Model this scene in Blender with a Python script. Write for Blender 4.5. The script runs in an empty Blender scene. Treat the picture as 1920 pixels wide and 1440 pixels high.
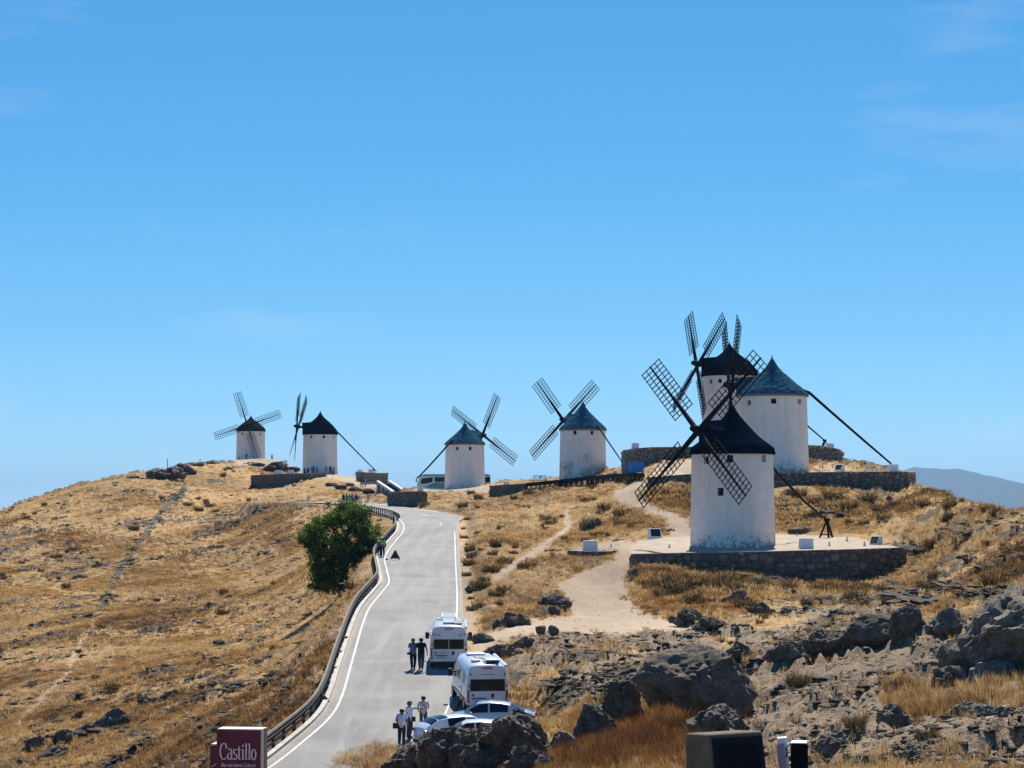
import bpy, math, random
import numpy as np
from mathutils import Vector, Matrix

random.seed(7)
SC = bpy.context.scene
COL = SC.collection

# ------------------------------------------------------------------ camera
F = 4100.0                       # focal length in photo pixels (1920 wide)
HORIZON = 955.0
PITCH = math.atan((HORIZON - 720.0) / F)
cam_data = bpy.data.cameras.new('camera')
cam = bpy.data.objects.new('camera', cam_data)
COL.objects.link(cam)
cam.location = (0, 0, 0)
cam.rotation_euler = (math.pi / 2 + PITCH, 0, 0)
cam_data.sensor_width = 36.0
cam_data.lens = 36.0 * F / 1920.0
cam_data.clip_start = 0.5
cam_data.clip_end = 60000
SC.camera = cam

# ------------------------------------------------------------------ sky, sun, exposure
SUN_ELEV = math.radians(47)
SUN_AZ = math.radians(7)        # clockwise from +Y
world = bpy.data.worlds.new('World')
SC.world = world
world.use_nodes = True
wn, wl = world.node_tree.nodes, world.node_tree.links
wn.clear()
w_out = wn.new('ShaderNodeOutputWorld')
w_bg = wn.new('ShaderNodeBackground')
w_sky = wn.new('ShaderNodeTexSky')
w_sky.sky_type = 'NISHITA'
w_sky.sun_disc = False
w_sky.sun_elevation = SUN_ELEV
w_sky.sun_rotation = SUN_AZ
w_sky.altitude = 800
w_sky.air_density = 0.6
w_sky.dust_density = 0.0
w_sky.ozone_density = 3.0
w_bg.inputs['Strength'].default_value = 0.085
# colour balance of the sky: the photograph's sky is a clean saturated blue
w_sep = wn.new('ShaderNodeSeparateColor')
w_com = wn.new('ShaderNodeCombineColor')
wl.new(w_sky.outputs[0], w_sep.inputs[0])
for _i, (_p, _k) in enumerate(((1.32, 0.29), (0.76, 1.16), (0.52, 2.36))):
    w_pow = wn.new('ShaderNodeMath'); w_pow.operation = 'POWER'; w_pow.inputs[1].default_value = _p
    w_mul = wn.new('ShaderNodeMath'); w_mul.operation = 'MULTIPLY'; w_mul.inputs[1].default_value = _k
    wl.new(w_sep.outputs[_i], w_pow.inputs[0]); wl.new(w_pow.outputs[0], w_mul.inputs[0]); wl.new(w_mul.outputs[0], w_com.inputs[_i])
# thin wisps of high cloud over the whole sky
w_tc = wn.new('ShaderNodeTexCoord')
w_map = wn.new('ShaderNodeMapping')
w_map.inputs['Scale'].default_value = (5.0, 7.0, 22.0)
w_map.inputs['Rotation'].default_value = (0.0, 0.25, 0.3)
w_map.inputs['Location'].default_value = (1.7, 0.3, -0.15)
w_noise = wn.new('ShaderNodeTexNoise')
w_noise.inputs['Scale'].default_value = 1.0
w_noise.inputs['Detail'].default_value = 7.0
w_noise.inputs['Roughness'].default_value = 0.55
w_ramp = wn.new('ShaderNodeMapRange')
w_ramp.inputs[1].default_value = 0.585
w_ramp.inputs[2].default_value = 0.82
w_ramp.inputs[3].default_value = 0.0
w_ramp.inputs[4].default_value = 0.30
w_mix = wn.new('ShaderNodeMixRGB')
w_mix.inputs[2].default_value = (5.5, 6.4, 7.2, 1)
wl.new(w_tc.outputs['Generated'], w_map.inputs[0])
wl.new(w_map.outputs[0], w_noise.inputs['Vector'])
wl.new(w_noise.outputs[0], w_ramp.inputs[0])
wl.new(w_ramp.outputs[0], w_mix.inputs[0])
wl.new(w_com.outputs[0], w_mix.inputs[1])
wl.new(w_mix.outputs[0], w_bg.inputs['Color'])
wl.new(w_bg.outputs[0], w_out.inputs['Surface'])

sun_data = bpy.data.lights.new('sun', 'SUN')
sun_data.energy = 5.0
sun_data.angle = math.radians(0.53)
sun_data.color = (1.0, 0.94, 0.84)
sun = bpy.data.objects.new('sun', sun_data)
COL.objects.link(sun)
SUN_DIR = Vector((math.sin(SUN_AZ) * math.cos(SUN_ELEV), math.cos(SUN_AZ) * math.cos(SUN_ELEV), math.sin(SUN_ELEV)))
sun.rotation_euler = SUN_DIR.to_track_quat('Z', 'Y').to_euler()
sun.location = (0, 0, 100)

SC.view_settings.view_transform = 'Standard'
SC.view_settings.look = 'None'
SC.view_settings.gamma = 1.0
SC.view_settings.use_curve_mapping = False
SC.view_settings.exposure = 0.65
SC.cycles.max_bounces = 6
SC.cycles.diffuse_bounces = 3
SC.cycles.transparent_max_bounces = 8
SC.cycles.use_denoising = True

# ------------------------------------------------------------------ photo pixel + distance -> place
CA, SA = math.cos(PITCH), math.sin(PITCH)

def ray(px, py):
    rx, ry = (px - 960.0) / F, (720.0 - py) / F
    y = CA - ry * SA
    return rx / y, (SA + ry * CA) / y            # x per metre of depth, z per metre of depth

def P(px, py, D):
    a, b = ray(px, py)
    return Vector((a * D, D, b * D))

def to_px(X, Y, Z):
    d = CA * Y + SA * Z
    return 960.0 + F * X / d, 720.0 - F * (CA * Z - SA * Y) / d

# ------------------------------------------------------------------ noise
def _hash(ix, iy, iz, seed):
    h = (ix.astype(np.int64) * 374761393 + iy.astype(np.int64) * 668265263 + iz.astype(np.int64) * 2147483647 + seed * 1274126177) & 0xFFFFFFFF
    h = ((h ^ (h >> 13)) * 1274126177) & 0xFFFFFFFF
    h = ((h ^ (h >> 16)) * 2246822519) & 0xFFFFFFFF
    return ((h ^ (h >> 15)) & 0xFFFFFF) / float(0xFFFFFF) * 2.0 - 1.0

def vnoise(x, y, z=None, seed=0):
    x = np.asarray(x, float); y = np.asarray(y, float)
    two = z is None
    ix, iy = np.floor(x), np.floor(y)
    fx, fy = x - ix, y - iy
    fx, fy = fx * fx * fx * (fx * (fx * 6 - 15) + 10), fy * fy * fy * (fy * (fy * 6 - 15) + 10)
    if two:
        iz = np.zeros_like(ix)
        def sl(k):
            a = _hash(ix, iy, iz, seed); b = _hash(ix + 1, iy, iz, seed)
            c = _hash(ix, iy + 1, iz, seed); d = _hash(ix + 1, iy + 1, iz, seed)
            return (a + (b - a) * fx) * (1 - fy) + (c + (d - c) * fx) * fy
        return sl(0)
    z = np.asarray(z, float)
    iz = np.floor(z); fz = z - iz; fz = fz * fz * (3 - 2 * fz)
    def s3(k):
        a = _hash(ix, iy, iz + k, seed); b = _hash(ix + 1, iy, iz + k, seed)
        c = _hash(ix, iy + 1, iz + k, seed); d = _hash(ix + 1, iy + 1, iz + k, seed)
        return (a + (b - a) * fx) * (1 - fy) + (c + (d - c) * fx) * fy
    return s3(0) * (1 - fz) + s3(1) * fz

def fbm(x, y, z=None, octaves=4, gain=0.5, seed=0):
    s, a, t = 0.0, 1.0, 0.0
    f = 1.0
    for o in range(octaves):
        # each octave is turned so the lattice does not show
        ca, sa = math.cos(0.7 * o), math.sin(0.7 * o)
        s = s + a * vnoise((x * ca - y * sa) * f + 17.3 * o, (x * sa + y * ca) * f - 9.1 * o, None if z is None else z * f + 3.7 * o, seed + o)
        t += a
        a *= gain
        f *= 2.03
    return s / t

def sstep(a, b, x):
    t = np.clip((x - a) / (b - a), 0, 1)
    return t * t * (3 - 2 * t)

# ------------------------------------------------------------------ scene helpers
def link(o, parent=None):
    COL.objects.link(o)
    if parent is not None:
        o.parent = parent
    return o

def tag(o, label=None, cat=None, group=None, kind=None):
    if label: o['label'] = label
    if cat: o['category'] = cat
    if group: o['group'] = group
    if kind: o['kind'] = kind
    return o

def empty(name, loc, rz=0.0, label=None, cat=None, group=None):
    o = bpy.data.objects.new(name, None)
    o.empty_display_size = 0.3
    o.location = loc
    o.rotation_euler = (0, 0, rz)
    link(o)
    return tag(o, label, cat, group)

def children(o):
    return [c for c in COL.objects if c.parent == o]

def copy_tree(o, parent=None, kids=None):
    c = o.copy()
    COL.objects.link(c)
    c.parent = parent
    for ch in list(o.children):
        copy_tree(ch, c)
    return c

class MB:
    """collects faces, then becomes ONE mesh object"""
    def __init__(self):
        self.v, self.f, self.m = [], [], []

    def add(self, verts, faces, mi=0):
        n = len(self.v)
        self.v.extend([tuple(p) for p in verts])
        for fc in faces:
            self.f.append(tuple(i + n for i in fc))
            self.m.append(mi)
        return self

    def box(self, c, s, mi=0, rz=0.0, rot=None):
        hx, hy, hz = s[0] / 2, s[1] / 2, s[2] / 2
        vs = [Vector((x, y, z)) for z in (-hz, hz) for y in (-hy, hy) for x in (-hx, hx)]
        R = rot if rot is not None else Matrix.Rotation(rz, 3, 'Z')
        vs = [R @ p + Vector(c) for p in vs]
        return self.add(vs, [(0, 2, 3, 1), (4, 5, 7, 6), (0, 1, 5, 4), (2, 6, 7, 3), (0, 4, 6, 2), (1, 3, 7, 5)], mi)

    def beam(self, a, b, w, h=None, mi=0, up=(0, 0, 1), w2=None, h2=None):
        """a bar from a to b with a rectangular section, tapering to w2, h2"""
        a, b = Vector(a), Vector(b)
        h = w if h is None else h
        w2 = w if w2 is None else w2
        h2 = h if h2 is None else h2
        d = (b - a).normalized()
        u = Vector(up)
        s = d.cross(u)
        if s.length < 1e-4:
            s = d.cross(Vector((1, 0, 0)))
        s.normalize()
        t = s.cross(d)
        vs = []
        for p, ww, hh in ((a, w, h), (b, w2, h2)):
            for i, j in ((-1, -1), (1, -1), (1, 1), (-1, 1)):
                vs.append(p + s * (i * ww / 2) + t * (j * hh / 2))
        return self.add(vs, [(3, 2, 1, 0), (4, 5, 6, 7), (0, 1, 5, 4), (1, 2, 6, 5), (2, 3, 7, 6), (3, 0, 4, 7)], mi)

    def tube(self, pts, rad, n=8, mi=0, caps=True):
        pts = [Vector(p) for p in pts]
        if not hasattr(rad, '__len__'):
            rad = [rad] * len(pts)
        vs, fs = [], []
        prev = None
        for i, p in enumerate(pts):
            d = (pts[min(i + 1, len(pts) - 1)] - pts[max(i - 1, 0)]).normalized()
            if prev is None:
                u = d.cross(Vector((0, 0, 1)))
                if u.length < 1e-3: u = d.cross(Vector((1, 0, 0)))
            else:
                u = prev - d * prev.dot(d)
            u.normalize(); prev = u
            w = d.cross(u)
            for k in range(n):
                a = 2 * math.pi * k / n
                vs.append(p + (u * math.cos(a) + w * math.sin(a)) * rad[i])
        for i in range(len(pts) - 1):
            for k in range(n):
                k2 = (k + 1) % n
                fs.append((i * n + k, i * n + k2, (i + 1) * n + k2, (i + 1) * n + k))
        if caps:
            fs.append(tuple(range(n - 1, -1, -1)))
            fs.append(tuple((len(pts) - 1) * n + k for k in range(n)))
        return self.add(vs, fs, mi)

    def lathe(self, prof, n=32, c=(0, 0, 0), mi=0, cap_top=False, cap_bottom=False):
        vs, fs = [], []
        for r, z in prof:
            for k in range(n):
                a = 2 * math.pi * k / n
                vs.append((c[0] + r * math.cos(a), c[1] + r * math.sin(a), c[2] + z))
        for i in range(len(prof) - 1):
            for k in range(n):
                k2 = (k + 1) % n
                fs.append((i * n + k, i * n + k2, (i + 1) * n + k2, (i + 1) * n + k))
        if cap_top: fs.append(tuple((len(prof) - 1) * n + k for k in range(n)))
        if cap_bottom: fs.append(tuple(range(n - 1, -1, -1)))
        return self.add(vs, fs, mi)

    def mesh(self, name, mats, smooth=None):
        me = bpy.data.meshes.new(name)
        me.from_pydata(self.v, [], self.f)
        mats = mats if isinstance(mats, (list, tuple)) else [mats]
        for m in mats: me.materials.append(m)
        if len(mats) > 1:
            me.polygons.foreach_set('material_index', self.m)
        if smooth:
            me.polygons.foreach_set('use_smooth', [True] * len(me.polygons))
            if smooth != 'all':
                try: me.set_sharp_from_angle(angle=math.radians(smooth))
                except Exception: pass
        me.update()
        return me

    def build(self, name, mats, parent=None, smooth=None):
        o = bpy.data.objects.new(name, self.mesh(name, mats, smooth))
        return link(o, parent)

def np_mesh(name, V, Fq, mats, smooth=True):
    me = bpy.data.meshes.new(name)
    V = np.asarray(V, np.float32); Fq = np.asarray(Fq, np.int32)
    k = Fq.shape[1]
    me.vertices.add(len(V)); me.vertices.foreach_set('co', V.ravel())
    me.loops.add(Fq.size); me.loops.foreach_set('vertex_index', Fq.ravel())
    me.polygons.add(len(Fq))
    me.polygons.foreach_set('loop_start', np.arange(0, Fq.size, k, dtype=np.int32))
    me.polygons.foreach_set('use_smooth', np.full(len(Fq), bool(smooth)))
    for m in (mats if isinstance(mats, (list, tuple)) else [mats]): me.materials.append(m)
    me.update(calc_edges=True)
    return me

# ------------------------------------------------------------------ materials
MATS = {}
def new_mat(name):
    m = bpy.data.materials.new(name)
    m.use_nodes = True
    nt = m.node_tree
    bs = nt.nodes['Principled BSDF']
    return m, nt, bs

def nd(nt, typ, **kw):
    n = nt.nodes.new(typ)
    for k, v in kw.items():
        if k in n.inputs: n.inputs[k].default_value = v
        else: setattr(n, k, v)
    return n

def coords(nt, scale=(1, 1, 1), rot=(0, 0, 0), kind='Object'):
    tc = nt.nodes.new('ShaderNodeTexCoord')
    mp = nt.nodes.new('ShaderNodeMapping')
    mp.inputs['Scale'].default_value = scale
    mp.inputs['Rotation'].default_value = rot
    nt.links.new(tc.outputs[kind], mp.inputs[0])
    return mp.outputs[0]

def noise(nt, vec, scale, detail=4, rough=0.55, dist=0.0):
    n = nd(nt, 'ShaderNodeTexNoise')
    n.inputs['Scale'].default_value = scale
    n.inputs['Detail'].default_value = detail
    n.inputs['Roughness'].default_value = rough
    n.inputs['Distortion'].default_value = dist
    if vec is not None: nt.links.new(vec, n.inputs['Vector'])
    return n.outputs[0]

def rng(nt, val, a, b, c=0.0, d=1.0):
    n = nd(nt, 'ShaderNodeMapRange')
    n.inputs[1].default_value, n.inputs[2].default_value, n.inputs[3].default_value, n.inputs[4].default_value = a, b, c, d
    nt.links.new(val, n.inputs[0])
    return n.outputs[0]

def mix(nt, fac, a, b, mode='MIX'):
    n = nd(nt, 'ShaderNodeMixRGB', blend_type=mode)
    for i, v in ((0, fac), (1, a), (2, b)):
        if isinstance(v, (int, float)): n.inputs[i].default_value = v
        elif isinstance(v, tuple): n.inputs[i].default_value = (v[0], v[1], v[2], 1)
        else: nt.links.new(v, n.inputs[i])
    return n.outputs[0]

def math_n(nt, op, a, b=None):
    n = nd(nt, 'ShaderNodeMath', operation=op)
    for i, v in ((0, a), (1, b)):
        if v is None: continue
        if isinstance(v, (int, float)): n.inputs[i].default_value = v
        else: nt.links.new(v, n.inputs[i])
    return n.outputs[0]

def bump(nt, bs, h, strength=0.5, dist=0.05):
    b = nd(nt, 'ShaderNodeBump')
    b.inputs['Strength'].default_value = strength
    b.inputs['Distance'].default_value = dist
    nt.links.new(h, b.inputs['Height'])
    nt.links.new(b.outputs[0], bs.inputs['Normal'])

def simple(name, col, rough=0.6, metal=0.0, var=0.15, scale=3.0, bump_s=0.0, spec=0.3):
    """a plain paint, metal or cloth with a little uneven tone"""
    m, nt, bs = new_mat(name)
    v = coords(nt)
    n = noise(nt, v, scale, 5, 0.6)
    f = rng(nt, n, 0.3, 0.7, 1 - var, 1 + var)
    c = mix(nt, 1.0, tuple(col), f, 'MULTIPLY')
    nt.links.new(c, bs.inputs['Base Color'])
    bs.inputs['Roughness'].default_value = rough
    bs.inputs['Metallic'].default_value = metal
    bs.inputs['Specular IOR Level'].default_value = spec
    if bump_s: bump(nt, bs, n, bump_s, 0.02)
    MATS[name] = m
    return m
# ------------------------------------------------------------------ ground materials
def ground_material():
    m, nt, bs = new_mat('ground')
    L = nt.links
    def attr(n):
        a = nd(nt, 'ShaderNodeAttribute', attribute_name=n)
        return a.outputs['Fac']
    v = coords(nt)
    vs = coords(nt, (1.0, 0.42, 1.0), (0, 0, 0.45))
    big = noise(nt, v, 0.045, 4, 0.6)
    mid = noise(nt, vs, 0.55, 6, 0.66, 0.6)
    fine = noise(nt, v, 3.2, 6, 0.72)
    tiny = noise(nt, v, 14.0, 4, 0.7)
    # dry grass: straw, ochre, brown
    g = mix(nt, rng(nt, mid, 0.35, 0.65), (0.31, 0.185, 0.075), (0.48, 0.325, 0.150))
    g = mix(nt, rng(nt, big, 0.42, 0.62, 0.0, 0.55), g, (0.40, 0.235, 0.095))
    g = mix(nt, rng(nt, fine, 0.50, 0.70, 0.0, 0.75), g, (0.185, 0.118, 0.054))
    g = mix(nt, rng(nt, tiny, 0.55, 0.75, 0.0, 0.45), g, (0.60, 0.43, 0.21))
    # schist and earth
    r = mix(nt, rng(nt, fine, 0.35, 0.65), (0.058, 0.047, 0.037), (0.175, 0.142, 0.105))
    r = mix(nt, rng(nt, tiny, 0.5, 0.72, 0, 0.7), r, (0.28, 0.235, 0.17))
    # trodden pale earth
    d = mix(nt, rng(nt, mid, 0.3, 0.7), (0.33, 0.243, 0.160), (0.43, 0.332, 0.230))
    d = mix(nt, rng(nt, fine, 0.5, 0.75, 0, 0.4), d, (0.31, 0.235, 0.165))
    # brown stony earth
    e = mix(nt, rng(nt, fine, 0.35, 0.65), (0.185, 0.132, 0.086), (0.36, 0.27, 0.18))
    e = mix(nt, rng(nt, tiny, 0.58, 0.72, 0, 0.8), e, (0.50, 0.42, 0.32))
    e = mix(nt, rng(nt, noise(nt, v, 7.0, 5, 0.7), 0.52, 0.64, 0, 0.75), e, (0.115, 0.088, 0.064))
    def masked(name, n, amt):
        a = math_n(nt, 'ADD', attr(name), math_n(nt, 'MULTIPLY', math_n(nt, 'SUBTRACT', n, 0.5), amt))
        return rng(nt, a, 0.42, 0.58)
    c = mix(nt, masked('rock', fine, 1.3), g, r)
    c = mix(nt, masked('earth', fine, 1.1), c, e)
    c = mix(nt, masked('dirt', fine, 0.7), c, d)
    c = mix(nt, 1.0, c, rng(nt, attr('tone'), 0, 1, 0.72, 1.25), 'MULTIPLY')
    L.new(c, bs.inputs['Base Color'])
    bs.inputs['Roughness'].default_value = 0.95
    bs.inputs['Specular IOR Level'].default_value = 0.1
    h = math_n(nt, 'ADD', math_n(nt, 'MULTIPLY', fine, 0.7), math_n(nt, 'MULTIPLY', tiny, 0.3))
    soft = math_n(nt, 'SUBTRACT', 1.0, math_n(nt, 'MULTIPLY', attr('dirt'), 0.8))
    b = nd(nt, 'ShaderNodeBump')
    b.inputs['Distance'].default_value = 0.28
    L.new(math_n(nt, 'MULTIPLY', soft, 0.85), b.inputs['Strength'])
    L.new(h, b.inputs['Height'])
    L.new(b.outputs[0], bs.inputs['Normal'])
    return m
M_GROUND = ground_material()

def nd_color(nt, v):
    n = nd(nt, 'ShaderNodeTexNoise'); n.inputs['Scale'].default_value = 0.5; n.inputs['Detail'].default_value = 4
    nt.links.new(v, n.inputs['Vector']); m = nd(nt, 'ShaderNodeVectorMath', operation='SCALE'); m.inputs['Scale'].default_value = 40.0
    nt.links.new(n.outputs['Color'], m.inputs[0]); return m.outputs[0]

def rock_material(name, dark, light, lichen, scale=1.0):
    m, nt, bs = new_mat(name)
    v = coords(nt, (1, 1, 1))
    vl = coords(nt, (0.7, 0.7, 3.0), (0.35, 0.2, 0))
    a = noise(nt, v, 1.3 * scale, 8, 0.68, 0.3)
    b = noise(nt, vl, 3.5 * scale, 6, 0.7)
    f = noise(nt, v, 13 * scale, 5, 0.7)
    c = mix(nt, rng(nt, a, 0.34, 0.66), dark, light)
    c = mix(nt, rng(nt, b, 0.54, 0.7, 0, 0.65), c, tuple(0.55 * x for x in dark))
    c = mix(nt, rng(nt, f, 0.55, 0.7, 0, 0.6), c, lichen)
    nt.links.new(c, bs.inputs['Base Color'])
    bs.inputs['Roughness'].default_value = 0.9
    bs.inputs['Specular IOR Level'].default_value = 0.2
    crk = nd(nt, 'ShaderNodeTexVoronoi', feature='DISTANCE_TO_EDGE'); crk.inputs['Scale'].default_value = 2.6 * scale
    nt.links.new(mix(nt, 0.35, vl, nd_color(nt, v)), crk.inputs['Vector'])
    ck = rng(nt, crk.outputs['Distance'], 0.0, 0.10, 0.0, 1.0)
    h = math_n(nt, 'ADD', math_n(nt, 'ADD', math_n(nt, 'MULTIPLY', b, 0.7), math_n(nt, 'MULTIPLY', f, 0.35)), math_n(nt, 'MULTIPLY', ck, 0.35))
    bump(nt, bs, h, 1.0, 0.13)
    return m
M_ROCK = rock_material('schist_rock', (0.100, 0.080, 0.058), (0.265, 0.215, 0.158), (0.44, 0.375, 0.275))
M_ROCK_PALE = rock_material('pale_rock', (0.125, 0.102, 0.076), (0.32, 0.267, 0.20), (0.48, 0.415, 0.315))
M_ROCK_FAR = rock_material('hill_rock', (0.048, 0.039, 0.031), (0.120, 0.097, 0.073), (0.22, 0.185, 0.135), 0.8)

def asphalt_material():
    m, nt, bs = new_mat('asphalt')
    v = coords(nt)
    along = coords(nt, (1.1, 0.03, 1.0), (0, 0, -0.03))
    a = noise(nt, v, 0.22, 5, 0.6)
    s = noise(nt, along, 1.0, 4, 0.6)
    f = noise(nt, v, 30, 3, 0.7)
    c = mix(nt, rng(nt, a, 0.3, 0.7), (0.150, 0.144, 0.131), (0.250, 0.241, 0.222))
    c = mix(nt, rng(nt, s, 0.42, 0.68, 0, 0.75), c, (0.290, 0.280, 0.258))
    c = mix(nt, rng(nt, f, 0.35, 0.65, 0.0, 0.35), c, (0.18, 0.178, 0.17))
    pt = noise(nt, coords(nt, (0.35, 0.06, 1.0), (0, 0, 0.03)), 1.0, 3, 0.4)
    c = mix(nt, rng(nt, pt, 0.60, 0.62, 0, 0.35), c, (0.145, 0.140, 0.130))
    crack = nd(nt, 'ShaderNodeTexVoronoi', feature='DISTANCE_TO_EDGE'); crack.inputs['Scale'].default_value = 0.22
    nt.links.new(mix(nt, 0.25, v, nd_color(nt, v)), crack.inputs['Vector'])
    c = mix(nt, rng(nt, crack.outputs['Distance'], 0.0, 0.012, 0.45, 0.0), c, (0.10, 0.097, 0.09))
    across = coords(nt, (0.05, 0.9, 1.0), (0, 0, 0.05))
    k = noise(nt, across, 0.35, 2, 0.5)
    c = mix(nt, rng(nt, k, 0.64, 0.67, 0, 0.35), c, (0.29, 0.28, 0.26))
    ed = nd(nt, 'ShaderNodeAttribute', attribute_name='edge')
    dz = math_n(nt, 'ADD', ed.outputs['Fac'], math_n(nt, 'MULTIPLY', math_n(nt, 'SUBTRACT', noise(nt, v, 0.9, 5, 0.7), 0.5), 0.9))
    c = mix(nt, rng(nt, dz, 0.62, 0.95, 0, 0.8), c, (0.33, 0.26, 0.185))
    nt.links.new(c, bs.inputs['Base Color'])
    bs.inputs['Roughness'].default_value = 0.85
    bs.inputs['Specular IOR Level'].default_value = 0.25
    bump(nt, bs, f, 0.3, 0.01)
    return m
M_ASPHALT = asphalt_material()
M_PAINT = simple('road_paint', (0.60, 0.59, 0.55), 0.75, var=0.45, scale=2.2)
M_KERB = simple('kerb_concrete', (0.44, 0.42, 0.385), 0.9, var=0.3, scale=2.0)
M_CONCRETE = simple('old_concrete', (0.125, 0.097, 0.066), 0.95, var=0.3, scale=4.0, bump_s=0.3)
M_WHITEBLOCK = simple('whitewashed_block', (0.74, 0.73, 0.71), 0.9, var=0.12, scale=4.0, bump_s=0.2)
M_WOOD_DARK = simple('tarred_wood', (0.009, 0.010, 0.013), 0.85, var=0.4, scale=6.0, spec=0.08)
M_PANEL = simple('black_panel', (0.005, 0.005, 0.008), 0.6, var=0.2, spec=0.1)
M_STEEL = simple('galvanised_steel', (0.45, 0.46, 0.46), 0.5, 0.5, var=0.15)
M_RAILPOST = simple('rail_post', (0.05, 0.05, 0.052), 0.7, 0.2, var=0.3)

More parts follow.
